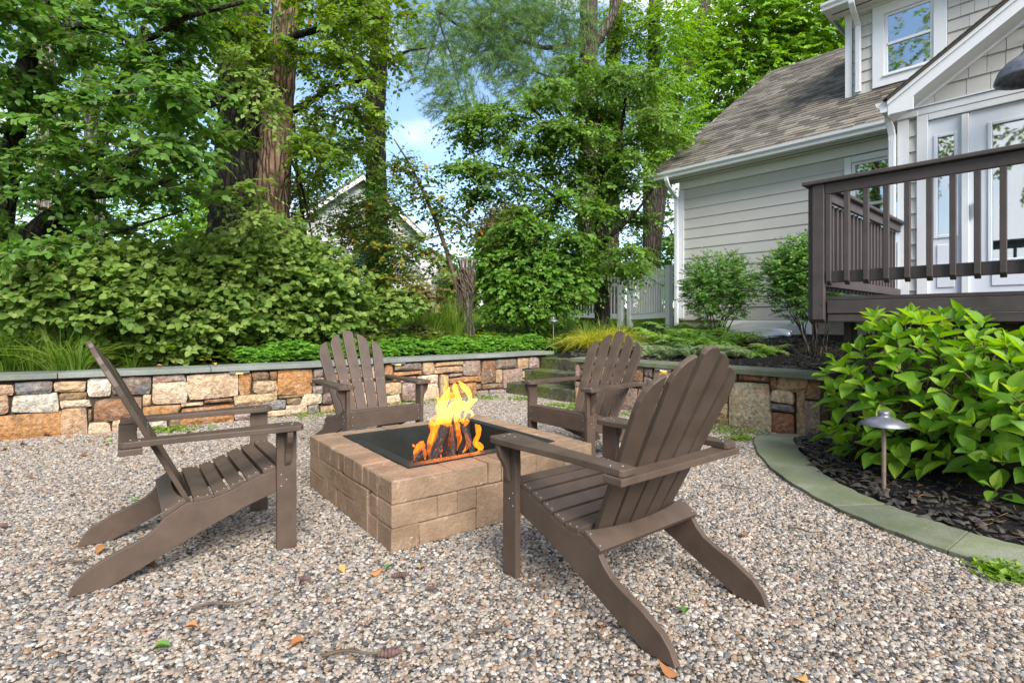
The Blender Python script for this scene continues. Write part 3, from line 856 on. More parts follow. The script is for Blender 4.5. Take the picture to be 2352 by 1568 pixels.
rwl = WallLine(RW)
Z4 = [(110, 340, 150, 520, 'p'), (155, 345, 250, 385, 'l'), (155, 388, 250, 525, 'p'), (110, 530, 205, 680, 't'), (210, 530, 330, 690, 'b'), (255, 345, 400, 520, 't'), (335, 525, 460, 700, 'o'), (405, 350, 560, 440, 'g'), (405, 445, 560, 520, 't'), (465, 525, 640, 745, 'p'), (565, 355, 690, 520, 'b'),
      (645, 525, 800, 760, 't'), (695, 385, 770, 445, 'g'), (695, 450, 770, 520, 'g'), (775, 385, 930, 520, 'c'), (805, 525, 960, 780, 'o'), (935, 390, 1100, 560, 'b'), (965, 565, 1130, 800, 't'), (1105, 400, 1300, 500, 'o'), (1135, 505, 1300, 830, 'p'),
      (1305, 420, 1420, 660, 'o'), (1305, 780, 1415, 870, 'l'), (1305, 665, 1415, 775, 't'), (1425, 430, 1495, 470, 'b'), (1500, 435, 1775, 480, 'r'), (1425, 485, 1775, 900, 'c'), (1780, 458, 1838, 555, 'b'), (1842, 460, 2085, 570, 't'),
      (1783, 568, 1982, 668, 'c'), (1783, 675, 1982, 738, 'g'), (1783, 745, 1985, 935, 'r'), (1988, 578, 2085, 960, 't')]
rr_ = rects_from(rwl, Z4, lambda x: 1291.9 + .26853 * x, lambda y: 746.4 + .26853 * y)
fixed = []
for (s0, s1, z0, z1, c) in rr_:
    if z0 < 0.06: z0 = -0.03
    if z1 > 0.50: z1 = WTOP
    fixed.append((s0, s1, z0, z1, c))
wm2 = {'stone': M['stone_moss'], 'core': M['mortar'], 'cap': M['bluestone_moss']}
right_wall = build_wall('stone_wall', 'short mossy fieldstone wall with capped end beside the steps and mulch bed', rwl, fixed, WTOP, [rwl.hit(1560)[0]], wm2, (1.9, 6.1, 0), 0.38, 0.40, (0.05, 0.05), 9)
# end stones of the right wall, facing the bed
ex = WallLine([RW[1], tuple(np.array(RW[1]) + np.array([.743, .669]) * 0.42)])
rge = np.random.default_rng(4)
for (s0, s1, z0, z1, c) in [(0.0, .42, .36, .555, 'b'), (0.0, .42, -.03, .355, 'p')]:
    V, Fc = stone_me(ex, s0, s1, z0, z1, 0.0, rge)
    o = link('stone', pym('stone', np.array(V) - np.array((1.9, 6.1, 0)), Fc), M['stone_moss'], right_wall); o.color = (*STC[c], 1)
# start stones of the right wall, facing the steps
sx_ = WallLine([tuple(np.array(RW[0]) + np.array([.743, .669]) * 0.42), RW[0]])
for (s0, s1, z0, z1, c) in [(0.0, .42, .36, .555, 'p'), (0.0, .42, -.03, .355, 't')]:
    V, Fc = stone_me(sx_, s0, s1, z0, z1, -0.01, rge)
    o = link('stone', pym('stone', np.array(V) - np.array((1.9, 6.1, 0)), Fc), M['stone_moss'], right_wall); o.color = (*STC[c], 1)

# ---------------------------------------------------------------- steps and landing
steps = empty('garden_steps', (0.4, 7.9, 0))
tag(steps, 'flight of three mossy stone steps between the two fieldstone walls', 'steps')
sl, sr = Vector((-0.10, 8.20, 0)), Vector((0.82, 7.20, 0))
def slab(o_, p, q, bvec, z0, z1, nm, mat, b=0.008):
    V = []
    for z in (z0, z1):
        for c in (p, q, q + bvec, p + bvec): V.append((c.x, c.y, z))
    me = pym(nm, np.array(V) - np.array(o_.location), [(0, 3, 2, 1), (4, 5, 6, 7), (0, 1, 5, 4), (1, 2, 6, 5), (2, 3, 7, 6), (3, 0, 4, 7)])
    bm = bmesh.new(); bm.from_mesh(me); bmesh.ops.recalc_face_normals(bm, faces=bm.faces[:])
    bmesh.ops.subdivide_edges(bm, edges=bm.edges[:], cuts=4, use_grid_fill=True)
    for v in bm.verts:
        n_ = mnoise.noise_vector(v.co * 3.1) * 0.006
        v.co += n_
    bm.to_mesh(me); bm.free()
    bev(me, b, 2)
    return link(nm, me, mat, o_)
for i in range(3):
    d = BX * (0.385 * i)
    slab(steps, sl + d, sr + d, BX * 0.46, 0.168 * i - (0.03 if i == 0 else -0.002), 0.168 * (i + 1) + 0.002 * i, 'tread', M['step'])
ld = empty('stone_landing', (0.9, 8.5, 0.5)); tag(ld, 'flat mossy bluestone landing at the head of the steps', 'paving slab')
slab(ld, sl + BX * 1.24, sr + BX * 1.24, BX * 0.85, 0.42, 0.525, 'slab', M['bluestone_moss'])

# ---------------------------------------------------------------- bluestone edging of the bed
edge = empty('stone_edging', (2.1, 3.4, 0))
tag(edge, 'curved mossy bluestone edging between the gravel and the mulch bed', 'edging')
eo, ei = spline([(*p, 0) for p in EDGE_OUT], 60), spline([(*p, 0) for p in EDGE_IN], 60)
cuts = [0, 13, 24, 34, 45, 60]
for c0, c1 in zip(cuts[:-1], cuts[1:]):
    a = list(range(c0, min(c1 + 1, 60))); V = []; Fc = []
    sh = 0.0015 if c0 else 0.0
    for k in a:
        o1, i1 = eo[k] + np.array([math.sin(k * 1.7) * .006, math.cos(k * 2.3) * .006, 0]), ei[k] + np.array([math.sin(k * 2.1) * .008, 0, 0])
        V += [(o1[0], o1[1], -0.03), (i1[0], i1[1], -0.03), (i1[0], i1[1], 0.032 + sh), (o1[0], o1[1], 0.024 + sh)]
    n = len(a)
    for i in range(n - 1):
        for k in range(4): Fc.append((4 * i + k, 4 * i + (k + 1) % 4, 4 * i + 4 + (k + 1) % 4, 4 * i + 4 + k))
    Fc += [(0, 1, 2, 3), tuple(4 * (n - 1) + k for k in (3, 2, 1, 0))]
    V = np.array(V)
    if c0:   # leave an open joint
        t = V[4:8] - V[0:4]; V[0:4] += t * 0.05
    me = pym('edging_slab', V - np.array((2.1, 3.4, 0)), Fc)
    link('edging_slab', bev(me, 0.006, 2), M['bluestone_moss'], edge)
# ------------------------------------------------------------------ the house (axes a, b; local x = a, local y = b)
HROT = math.atan2(AX.y, AX.x)
house = empty('house', (Q0.x, Q0.y, 0), HROT)
tag(house, 'beige clapboard house with brown shingle roof, dormer and gabled entry', 'house')
def hbox(nm, a0, a1, b0, b1, z0, z1, mat, parent=None, bvl=0.0):
    return link(nm, box_me(nm, a0, a1, b0, b1, z0, z1, bvl), mat, parent or house)
WB = 4.55                                    # main wall plane
WA0, WA1 = -3.98, 6.0
hbox('foundation', WA0 + .03, WA1, WB + .03, 15.0, -0.1, 1.165, M['foundation'])
# wall core with a hole for the window is a set of boxes behind the boards
WINA, WINB, WZ0, WZ1 = -1.02, -0.12, 2.22, 3.56
for (a0, a1, z0, z1) in [(WA0, WINA, 1.165, 3.84), (WINB, WA1, 1.165, 3.84), (WINA, WINB, 1.165, WZ0), (WINA, WINB, WZ1, 3.84)]:
    hbox('wall', a0, a1, WB + .02, WB + .16, z0, z1, M['siding'])
hbox('wall', WA0, WA0 + .14, WB + .165, 14.9, 1.166, 3.84, M['siding'])
ex_ = 0.192
k = 0; z = 1.17
while z < 3.66:
    zt = min(z + ex_ + .01, 3.675)
    spans = [(WA0 + .09, WA1)] if (zt < WZ0 - .09 or z > WZ1 + .1) else [(WA0 + .09, WINA - .09), (WINB + .09, WA1)]
    for a0, a1 in spans:
        me = prism_me('clapboard', [(WB - .004, z), (WB + .018, z), (WB + .018, zt), (WB + .010, zt)], a0, a1, 'x')
        link('clapboard', me, M['siding'], house)
    z += ex_; k += 1
hbox('corner_board', WA0 - .02, WA0 + .088, WB - .026, WB + .10, 1.16, 3.67, M['white'])
hbox('frieze_board', WA0, WA1, WB - .03, WB + .02, 3.676, 3.838, M['white'])
hbox('sill_board', WA0, WA1, WB - .012, WB + .03, 1.13, 1.168, M['siding'])
hbox('soffit', -4.48, 0.3, 4.19, WB + .05, 3.84, 3.862, M['soffit'])
hbox('soffit_vent', -4.40, 0.2, 4.34, 4.365, 3.835, 3.839, M['interior'])
def gutter(a0, a1, b, z, nm='gutter', flip=1):
    pr = [(b, z + .115), (b - .115, z + .115), (b - .108, z + .075), (b - .075, z + .04), (b - .065, z), (b, z)]
    me = prism_me(nm, [(y, zz) for y, zz in pr], a0, a1, 'x')
    return link(nm, me, M['gutter'], house)
gutter(-4.50, 0.02, 4.20, 3.855)
hbox('fascia_board', -4.49, 0.3, 4.20, 4.225, 3.84, 3.985, M['white'])
# roof deck and shingles
RS, RB0, RZ0, RB1 = 0.672, 4.17, 3.975, 10.0
RZ1 = RZ0 + (RB1 - RB0) * RS
me = prism_me('roof', [(RB0, RZ0 - .03), (RB1, RZ1 - .03), (RB1 + 5.6, RZ1 - .03 - 5.6 * RS), (RB1 + 5.6, RZ1 - .13 - 5.6 * RS), (RB1, RZ1 - .14), (RB0 + .03, RZ0 - .06)], -4.50, WA1, 'x')
roof = link('roof', me, M['roof'], house)
me = prism_me('rake_board', [(RB0, RZ0 - .18), (RB1, RZ1 - .18), (RB1 + 5.6, RZ1 - .18 - 5.6 * RS), (RB1 + 5.6, RZ1 - .04 - 5.6 * RS), (RB1, RZ1 - .035), (RB0, RZ0 - .035)], -4.53, -4.502, 'x')
link('rake_board', me, M['white'], house)
me = prism_me('gable_wall', [(WB + .1, 3.84), (14.9, 3.84), (10.0, 3.84 + (10 - WB) * RS * .98)], WA0 + .02, WA0 + .15, 'x')
link('gable_wall', me, M['siding'], house)
sl_len = math.hypot(RB1 - RB0, RZ1 - RZ0); crs = 0.142
ux = Vector((0, RB1 - RB0, RZ1 - RZ0)).normalized(); un = Vector((0, -ux.z, ux.y))
tabs = []
rg = np.random.default_rng(21)
for r in range(int(sl_len / crs)):
    a = -4.52 + rg.uniform(0, .15)
    while a < 1.6:
        w = rg.choice([0.14, 0.2, 0.26, 0.3])
        s = r * crs
        b_, z_ = RB0 + ux.y * s, RZ0 + ux.z * s
        hidden = (a > -1.35 and b_ > 5.8) or (a > .55 and b_ < 4.9)
        if not hidden:
            c = HP(a, b_, z_); tabs.append((c.y, a, a + w - .004, s, rg.uniform(0.004, 0.012), rg.random()))
        a += w
tabs.sort(key=lambda t: t[0])
def tab_geo(a0, a1, s, th):
    p = Vector((0, RB0, RZ0)) + ux * (s - .008)
    q = p + ux * (crs + .03)
    V = []
    for c, h in ((p, th + .004), (q, 0.001)):
        for a in (a0, a1):
            V.append((a, c.y + un.y * h, c.z + un.z * h))
    for a in (a0, a1): V.append((a, p.y - un.y * .004, p.z - un.z * .004))
    return V, [(0, 1, 3, 2), (0, 4, 5, 1), (0, 2, 4), (1, 5, 3)]
for (D, a0, a1, s, th, rn) in tabs[:300]:
    V, Fc = tab_geo(a0, a1, s, th)
    me = pym('shingle', V, Fc); at = me.attributes.new('rnd', 'FLOAT', 'POINT'); at.data.foreach_set('value', [rn] * len(V))
    link('shingle', me, M['roof'], roof)
Vb, Fb, Rb = [], [], []
for (D, a0, a1, s, th, rn) in tabs[300:]:
    V, Fc = tab_geo(a0, a1, s, th); n0 = len(Vb)
    Vb += V; Rb += [rn] * len(V); Fb += [tuple(i + n0 for i in f) for f in Fc]
me = pym('shingle_field', Vb, Fb); at = me.attributes.new('rnd', 'FLOAT', 'POINT'); at.data.foreach_set('value', Rb)
tag(link('shingle_field', me, M['roof'], roof), kind='stuff')

# windows: panes, sashes, casing
def window(a0, a1, b, z0, z1, casing=0.1, blind=0.5, rail=0.5):
    w = hbox('window', a0 - casing, a0, b - .035, b + .05, z0 - casing, z1 + casing, M['white'], bvl=.004)
    for (x0, x1, y0, y1) in [(a1, a1 + casing, z0 - casing, z1 + casing), (a0, a1, z1, z1 + casing), (a0, a1, z0 - casing, z0)]:
        link('casing', box_me('casing', x0, x1, b - .034, b + .05, y0, y1, .004), M['white'], w)
    link('sill', box_me('sill', a0 - .02, a1 + .02, b - .06, b + .04, z0 - .025, z0 + .005, .004), M['white'], w)
    f = .045; zm = z0 + (z1 - z0) * rail
    for (x0, x1, y0, y1, bb) in [(a0, a0 + f, z0, z1, 0), (a1 - f, a1, z0, z1, 0), (a0 + f, a1 - f, z1 - f, z1, 0), (a0 + f, a1 - f, z0, z0 + f, 0.0), (a0 + f, a1 - f, zm - f / 2, zm + f / 2, -.012)]:
        link('sash', box_me('sash', x0, x1, b - .006 + bb, b + .04, y0, y1, .004), M['white'], w)
    link('pane', box_me('pane', a0 + f, a1 - f, b + .012, b + .018, z0 + f, zm - f / 2), M['glass'], w)
    link('pane', box_me('pane', a0 + f, a1 - f, b + .012, b + .018, zm + f / 2, z1 - f), M['glass'], w)
    if blind: link('shade', box_me('shade', a0 + .01, a1 - .01, b + .06, b + .066, z1 - (z1 - z0) * blind, z1), M['blind'], w)
    return w
window(WINA, WINB, WB, WZ0, WZ1, .095, 0.0)
hbox('room', WINA - .4, WINB + .4, WB + .9, WB + .95, 1.9, 3.8, M['interior'])
# ---- dormer
DB, DA0, DA1 = 5.76, -1.43, 2.6
def roof_z(b): return RZ0 + (b - RB0) * RS
for (a0, a1, z0, z1) in [(DA0 + .02, -.87, 4.9, 6.5), (-.21, DA1, 4.9, 6.5), (-.87, -.21, 4.9, 5.23), (-.87, -.21, 6.28, 6.5)]:
    hbox('dormer_wall', a0, a1, DB + .02, DB + .12, z0, z1, M['shake'])
me = prism_me('dormer_side', [(DB + .02, roof_z(DB) - .05), (DB + .02, 6.5), (9.6, 6.5 + .5), (9.0, roof_z(9.0) - .05)], DA0 + .0, DA0 + .12, 'x'); link('dormer_side', me, M['shake'], house)
window(-.87, -.21, DB, 5.235, 6.27, .17, 0.52)
hbox('room', -1.2, .3, DB + .6, DB + .65, 4.9, 6.5, M['interior'])
hbox('corner_board', DA0 - .02, DA0 + .085, DB - .03, DB + .1, 4.98, 6.47, M['white'])
hbox('skirt_board', DA0 + .09, 2.0, DB - .022, DB + .02, 4.955, 5.035, M['white'])
z = 5.04; row = 0
rg = np.random.default_rng(31)
while z < 6.44:
    for (lo_, hi_) in ([(DA0 + .09, -1.045), (-.035, 1.6)]):
        a = lo_
        while a < hi_ - .01:
            w = min(rg.choice([.11, .16, .2, .26]), hi_ - a)
            if hi_ - a - w < .06: w = hi_ - a
            me = prism_me('shake', [(DB - .012 + rg.uniform(-.003, .003), z), (DB + .019, z), (DB + .019, z + .2), (DB + .012, z + .2)], a + .002, a + w - .002, 'x')
            link('shake', me, M['shake'], house); a += w
    z += .195; row += 1
hbox('dormer_frieze', DA0 - .03, DA1, DB - .035, DB + .02, 6.445, 6.53, M['white'])
hbox('dormer_soffit', -1.68, DA1, DB - .38, DB + .02, 6.50, 6.515, M['soffit'])
hbox('soffit_vent', -1.60, DA1, DB - .22, DB - .19, 6.494, 6.499, M['interior'])
me = prism_me('gutter', [(DB - .38, 6.62), (DB - .495, 6.62), (DB - .488, 6.58), (DB - .455, 6.545), (DB - .445, 6.505), (DB - .38, 6.505)], -1.70, DA1, 'x'); link('gutter', me, M['gutter'], house)
me = prism_me('dormer_roof', [(DB - .42, 6.60), (10.4, 6.60 + (10.4 - DB + .42) * .3), (10.4, 6.50 + (10.4 - DB + .42) * .3), (DB - .38, 6.52)], -1.69, DA1, 'x'); link('dormer_roof', me, M['roof_grey'], house)
hbox('rake_board', -1.70, -1.67, DB - .37, 9.0, 6.515, 6.60, M['white'])
def downspout(pts, nm='downspout', w=.075, d=.055):
    path = [Vector(p) for p in pts]; V = []; Fc = []
    for i, p in enumerate(path):
        for (x, y) in ((-w / 2, -d / 2), (w / 2, -d / 2), (w / 2, d / 2), (-w / 2, d / 2)):
            V.append((p.x + x, p.y + y, p.z))
    for i in range(len(path) - 1):
        for k in range(4): Fc.append((4 * i + k, 4 * i + (k + 1) % 4, 4 * i + 4 + (k + 1) % 4, 4 * i + 4 + k))
    Fc += [(0, 1, 2, 3), tuple(4 * (len(path) - 1) + k for k in (3, 2, 1, 0))]
    me = pym(nm, V, Fc); bm = bmesh.new(); bm.from_mesh(me); bmesh.ops.recalc_face_normals(bm, faces=bm.faces[:]); bm.to_mesh(me); bm.free()
    o = link(nm, bev(me, .008, 2), M['gutter'], house)
    for k in (-.018, 0, .018):
        zb = min(p.z for p in path); p = path[-1]
        link('rib', box_me('rib', p.x + k - .004, p.x + k + .004, p.y - d / 2 - .004, p.y - d / 2 + .002, zb + .05, path[-2].z - .05), M['gutter'], o)
    return o
downspout([(-4.02, 4.12, 3.86), (-4.02, 4.13, 3.80), (-4.02, 4.20, 3.70), (-4.02, 4.38, 3.58), (-4.02, WB - .065, 3.50), (-4.02, WB - .065, 3.42), (-4.02, WB - .065, 1.0)])
downspout([(-1.24, DB - .44, 6.51), (-1.24, DB - .43, 6.45), (-1.24, DB - .30, 6.34), (-1.24, DB - .14, 6.26), (-1.24, DB - .065, 6.2), (-1.24, DB - .065, 6.12), (-1.24, DB - .065, 5.06)], w=.085)
# ---- entry gable
EB = 2.72; EA0 = -0.018; EMID = 1.72
hbox('entry_side', EA0 + .01, EA0 + .1, EB + .13, WB + .02, 1.165, 3.60, M['siding'])
hbox('entry_wall', EA0 + .005, .28, EB + .02, EB + .12, 1.0, 3.6, M['siding'])
hbox('entry_wall', 1.60, 3.46, EB + .02, EB + .12, 1.0, 3.6, M['siding'])
hbox('corner_board', EA0 - .012, .08, EB - .03, EB + .09, 1.0, 3.47, M['white'])
hbox('crown_block', EA0 - .045, .17, EB - .05, EB + .05, 3.472, 3.53, M['white'], bvl=.006)
z = 1.1
while z < 3.44:
    me = prism_me('clapboard', [(EB - .018, z), (EB + .018, z), (EB + .018, z + .186), (EB + .01, z + .186)], .082, .152, 'x'); link('clapboard', me, M['siding'], house); z += .18
hbox('door_casing', .154, .26, EB - .035, EB + .06, 1.335, 3.475, M['white'], bvl=.004)
hbox('mullion', .555, .62, EB - .035, EB + .06, 1.335, 3.38, M['white'], bvl=.004)
hbox('door_casing', 1.535, 1.66, EB - .035, EB + .06, 1.335, 3.475, M['white'], bvl=.004)
hbox('door_header', .262, 1.533, EB - .034, EB + .06, 3.40, 3.474, M['white'], bvl=.004)
hbox('entry_header', .10, 3.3, EB - .04, EB + .08, 3.476, 3.56, M['white'], bvl=.004)
hbox('flashing', .09, 3.3, EB - .055, EB + .05, 3.562, 3.578, M['gutter'])
hbox('threshold', .2, 1.6, EB - .05, EB + .1, 1.29, 1.334, M['deck'])
def door_leaf(a0, a1, g0, g1, gz0, gz1, nm, z0=1.34, z1=3.395):
    d = hbox(nm, a0, g0, EB + .0, EB + .045, z0, z1, M['door'])
    for (x0, x1, y0, y1) in [(g1, a1, z0, z1), (g0, g1, gz1, z1), (g0, g1, z0, gz0)]:
        link('door_panel', box_me('door_panel', x0, x1, EB + .0, EB + .045, y0, y1), M['door'], d)
    for (x0, x1, y0, y1) in [(g0 - .03, g0 + .008, gz0 - .03, gz1 + .03), (g1 - .008, g1 + .03, gz0 - .03, gz1 + .03), (g0 + .009, g1 - .009, gz1 - .008, gz1 + .03), (g0 + .009, g1 - .009, gz0 - .03, gz0 + .008)]:
        link('moulding', box_me('moulding', x0, x1, EB - .014, EB + .001, y0, y1, .006), M['door'], d)
    link('raised_panel', box_me('raised_panel', g0 + .0, g1, EB - .012, EB + .002, z0 + .14, gz0 - .1, .02), M['door'], d)
    link('pane', box_me('pane', g0 + .008, g1 - .008, EB + .018, EB + .024, gz0, gz1), M['glass'], d)
    return d
door_leaf(.262, .553, .335, .495, 2.07, 3.19, 'sidelight')
dl = door_leaf(.622, 1.533, .80, 1.36, 1.76, 3.21, 'door')
link('door_handle', box_me('door_handle', .665, .69, EB - .06, EB - .015, 2.25, 2.42, .006), M['lampmetal'], dl)
hbox('entry_room', .2, 1.7, EB + .5, EB + .55, 1.3, 3.5, M['blind'])
# gable triangle with shakes
me = prism_me('entry_gable', [(EA0, 3.5), (3.46, 3.5), (EMID, 3.5 + (EMID - EA0) * RS)], EB + .03, EB + .12, 'y'); link('entry_gable', me, M['shake'], house)
z = 3.58
rg = np.random.default_rng(41)
while z < 4.75:
    lim = EA0 + .06 + (z - 3.52) / RS; a = lim + .0
    hi_ = 2 * EMID - lim
    a -= rg.uniform(0, .1)
    while a < hi_:
        w = rg.choice([.15, .2, .28])
        a1 = min(a + w, hi_ + .1)
        # clip by the rake on the left and right
        zl = lambda x: 3.56 + (min(x, 2 * EMID - x) - EA0) * RS
        t0, t1 = min(z + .195, zl(a + .002)), min(z + .195, zl(a1 - .002))
        if max(t0, t1) > z + .02:
            pts = [(a + .002, z), (a1 - .002, z), (a1 - .002, max(t1, z + .004)), (a + .002, max(t0, z + .004))]
            q0 = rg.uniform(-.003, .003)
            V_ = [(x_, EB - (.026 if k_ < 2 else .008) + q0, z_) for k_, (x_, z_) in enumerate(pts)] + [(x_, EB + .03, z_) for x_, z_ in pts]
            me = pym('shake', V_, [(0, 1, 2, 3), (4, 7, 6, 5), (0, 4, 5, 1), (1, 5, 6, 2), (2, 6, 7, 3), (3, 7, 4, 0)]); link('shake', me, M['shake'], house)
        a = a1
    z += .19
# rake boards (left and right), roof slabs and end gutter
RK = EB - .32
def rake(sgn):
    def X(a): return a if sgn > 0 else 2 * EMID - a
    e, zt = -.06, 3.665
    pk = EMID
    top = lambda a: zt + (a - e) * RS
    def piece(nm, lo, hi, y0, y1, mat, e0=e, pk=pk):
        pts = [(X(e0), top(e0) - hi), (X(pk), top(pk) - hi), (X(pk), top(pk) - lo), (X(e0), top(e0) - lo)]
        return link(nm, prism_me(nm, pts, y0, y1, 'y'), mat, house)
    piece('rake_board', .035, .20, RK, RK + .025, M['white'])
    piece('rake_moulding', .028, .075, RK - .022, RK - .001, M['white'])
    piece('rake_frieze', .10, .235, EB - .035, EB + .02, M['white'], e0=e + .06)
    piece('entry_roof', -.004, .026, RK - .04, RK + 4.6, M['roof'])
    # returns of the eave and its soffit
    pts = [(X(e), top(e) - .19), (X(e + .26), 3.475), (X(e + .26), top(e + .26) - .19), (X(e), top(e) - .06)]
    pts = [(X(e), 3.48), (X(e + .24), 3.48), (X(e + .24), top(e + .24) - .18), (X(e), top(e) - .04)]
    link('eave_return', prism_me('eave_return', pts, RK - .001, RK + .024, 'y'), M['white'], house)
    link('rake_soffit', prism_me('rake_soffit', [(X(e), top(e) - .20), (X(pk), top(pk) - .20), (X(pk), top(pk) - .188), (X(e), top(e) - .188)], RK + .026, EB - .036, 'y'), M['soffit'], house)
rake(1); rake(-1)
for i in range(30):      # butt ends of the shingles along the rake
    a = -.10 + i * .062
    zt = 3.665 + (a + .06) * RS
    link('roof_edge', prism_me('roof_edge', [(a, zt + .002), (a + .075, zt + .002 + .075 * RS), (a + .075, zt + .012 + .075 * RS), (a, zt + .018)], RK - .05, RK + .5, 'y'), M['roof'], house)
pr = [(-.062, 3.64), (-.185, 3.64), (-.175, 3.60), (-.14, 3.565), (-.13, 3.52), (-.062, 3.52)]
link('gutter', prism_me('gutter', pr, RK + .004, WB - .4, 'y'), M['gutter'], house)
downspout([(-.10, EB - .12, 3.53), (-.10, EB - .11, 3.46), (-.085, EB - .09, 3.40), (-.075, EB - .06, 3.30), (-.075, EB - .06, 1.3)], w=.07, d=.06)
hbox('barn_light_plate', 1.09, 1.19, EB - .03, EB - .013, 3.95, 4.07, M['lampmetal'])
# barn lamp on the entry gable
bl = empty('barn_light', HP(1.14, 2.28, 3.46), HROT); tag(bl, 'dark metal barn light on a gooseneck above the entry door', 'wall lamp')
prof = [(.005, .50), (.05, .49), (.055, .44), (.05, .43), (.05, .36), (.062, .35), (.062, .30), (.052, .29), (.10, .235), (.19, .175), (.25, .10), (.275, .03), (.28, .0), (.272, .0), (.265, .03), (.24, .09), (.18, .16), (.05, .22)]
link('shade', lathe_me('shade', prof, 40), M['lampmetal'], bl)
tube_obj('gooseneck', [(0, 0, .49), (0, .02, .60), (0, .14, .69), (0, .30, .66), (0, .40, .56)], [.014, .014], M['lampmetal'], bl, 20)
house.children  # noqa

# ------------------------------------------------------------------ deck
deck = empty('deck', (Q0.x, Q0.y, 0), HROT); tag(deck, 'dark brown painted deck with baluster railing in front of the entry', 'deck')
def dbox(nm, a0, a1, b0, b1, z0, z1, bvl=.004, parent=None):
    return link(nm, box_me(nm, a0, a1, b0, b1, z0, z1, bvl), M['deck'], parent or deck)
DL = 4.2
n = 0
b_ = .0
while b_ < EB - .08:       # floor boards
    dbox('floor_board', .02, DL, b_ + .0, b_ + .135, 1.275, 1.305, .003); b_ += .14
dbox('rim_joist', .07, DL, -.03, .0, 1.165, 1.272)
dbox('skirt_board', .07, DL, -.022, -.002, 1.098, 1.160)
dbox('rim_joist', -.03, .0, .0, EB, 1.10, 1.272)
# corner posts
def post_me(nm, a0, a1, b0, b1, z0, z1):
    return link(nm, prism_me(nm, [(b0, z0 + .03), (b1, z0), (b1, z1), (b0, z1)], a0, a1, 'x', .004), M['deck'], deck)
post_me('post', -.028, .062, -.075, -.031, 1.085, 2.235)
post_me('post', -.075, -.031, -.028, .062, 1.085, 2.235)
for zz in (1.14, 1.235):
    c = link('bolt_hole', lathe_me('bolt_hole', [(.0, 0), (.007, 0)], 12), M['interior'], deck); c.rotation_euler = (R(90), 0, 0); c.location = (.02 + (zz - 1.14) * .25, -.0765, zz)
dbox('cap_rail', -.10, DL, -.10, .045, 2.238, 2.272, .006)
dbox('top_rail', .064, DL, -.062, -.028, 2.148, 2.236, .004)
dbox('bottom_rail', .064, DL, -.033, .0, 1.42, 1.515, .004)
a = .072; bal = None
while a < DL - .05:
    if bal is None:
        me = prism_me('baluster', [(-.071, 1.43), (-.034, 1.395), (-.034, 2.146), (-.071, 2.146)], 0, .037, 'x', .003)
    bal = link('baluster', me, M['deck'], deck); bal.location.x = a
    a += .133
# side railing
dbox('cap_rail', -.09, .045, .048, EB - .03, 2.238, 2.272, .006)
dbox('top_rail', -.03, .005, .064, EB - .04, 2.148, 2.236, .004)
dbox('bottom_rail', -.03, .005, .064, EB - .04, 1.40, 1.48, .004)
b_ = .10; me = box_me('baluster', -.066, -.031, 0, .035, 1.37, 2.146, .003)
while b_ < EB - .1:
    o = link('baluster', me, M['deck'], deck); o.location.y = b_; b_ += .118
# lattice skirting
lat = empty('lattice_skirt', HP(.25, .35, .3), HROT); tag(lat, 'dark wooden lattice panel closing the space beneath the deck', 'lattice')
M['lattice'] = simple('lattice_wood', (0.045, 0.037, 0.028), 0.8, 0.4, 12, 0.3, 60)
for i in range(14):
    link('slat', box_me('slat', -.10 + i * .105, -.065 + i * .105, 0, .012, 0, .79), M['lattice'], lat)
for i in range(8):
    link('slat', box_me('slat', -.10, 1.35, -.013, -.001, .01 + i * .105, .045 + i * .105), M['lattice'], lat)
link('frame_post', box_me('frame_post', -.16, -.102, -.02, .04, -.1, .795), M['lattice'], lat)
pier = empty('brick_pier', HP(.2, 1.3, .2), HROT); tag(pier, 'row of tan masonry blocks standing in the dark behind the lattice', 'pier')
for i in range(6):
    for j in range(5):
        o = link('block', box_me('block', i * .25, i * .25 + .24, 0, .1, j * .19, j * .19 + .18, .006), M['foundation'], pier)

# window well cover by the foundation
ww = empty('window_well_cover', HP(-2.35, 4.0, 0.80), HROT); tag(ww, 'clear plastic dome covering a basement window beside the shrubs', 'window cover')
V = []; Fc = []
n1 = 12
for i in range(n1 + 1):
    t = math.pi * i / n1
    for (r, z) in ((1.0, 0.0), (.97, .12), (.80, .22), (.45, .28)):
        V.append((math.cos(t) * .75 * r, -math.sin(t) * .42 * r + .5, z))
for i in range(n1):
    for k in range(3): Fc.append((4 * i + k, 4 * i + 4 + k, 4 * i + 5 + k, 4 * i + 1 + k))
link('dome', pym('dome', V, Fc, True), M['plastic'], ww)
link('rim', box_me('rim', -.78, .78, .50, .53, -.02, .32, .004), M['vinyl'], ww)
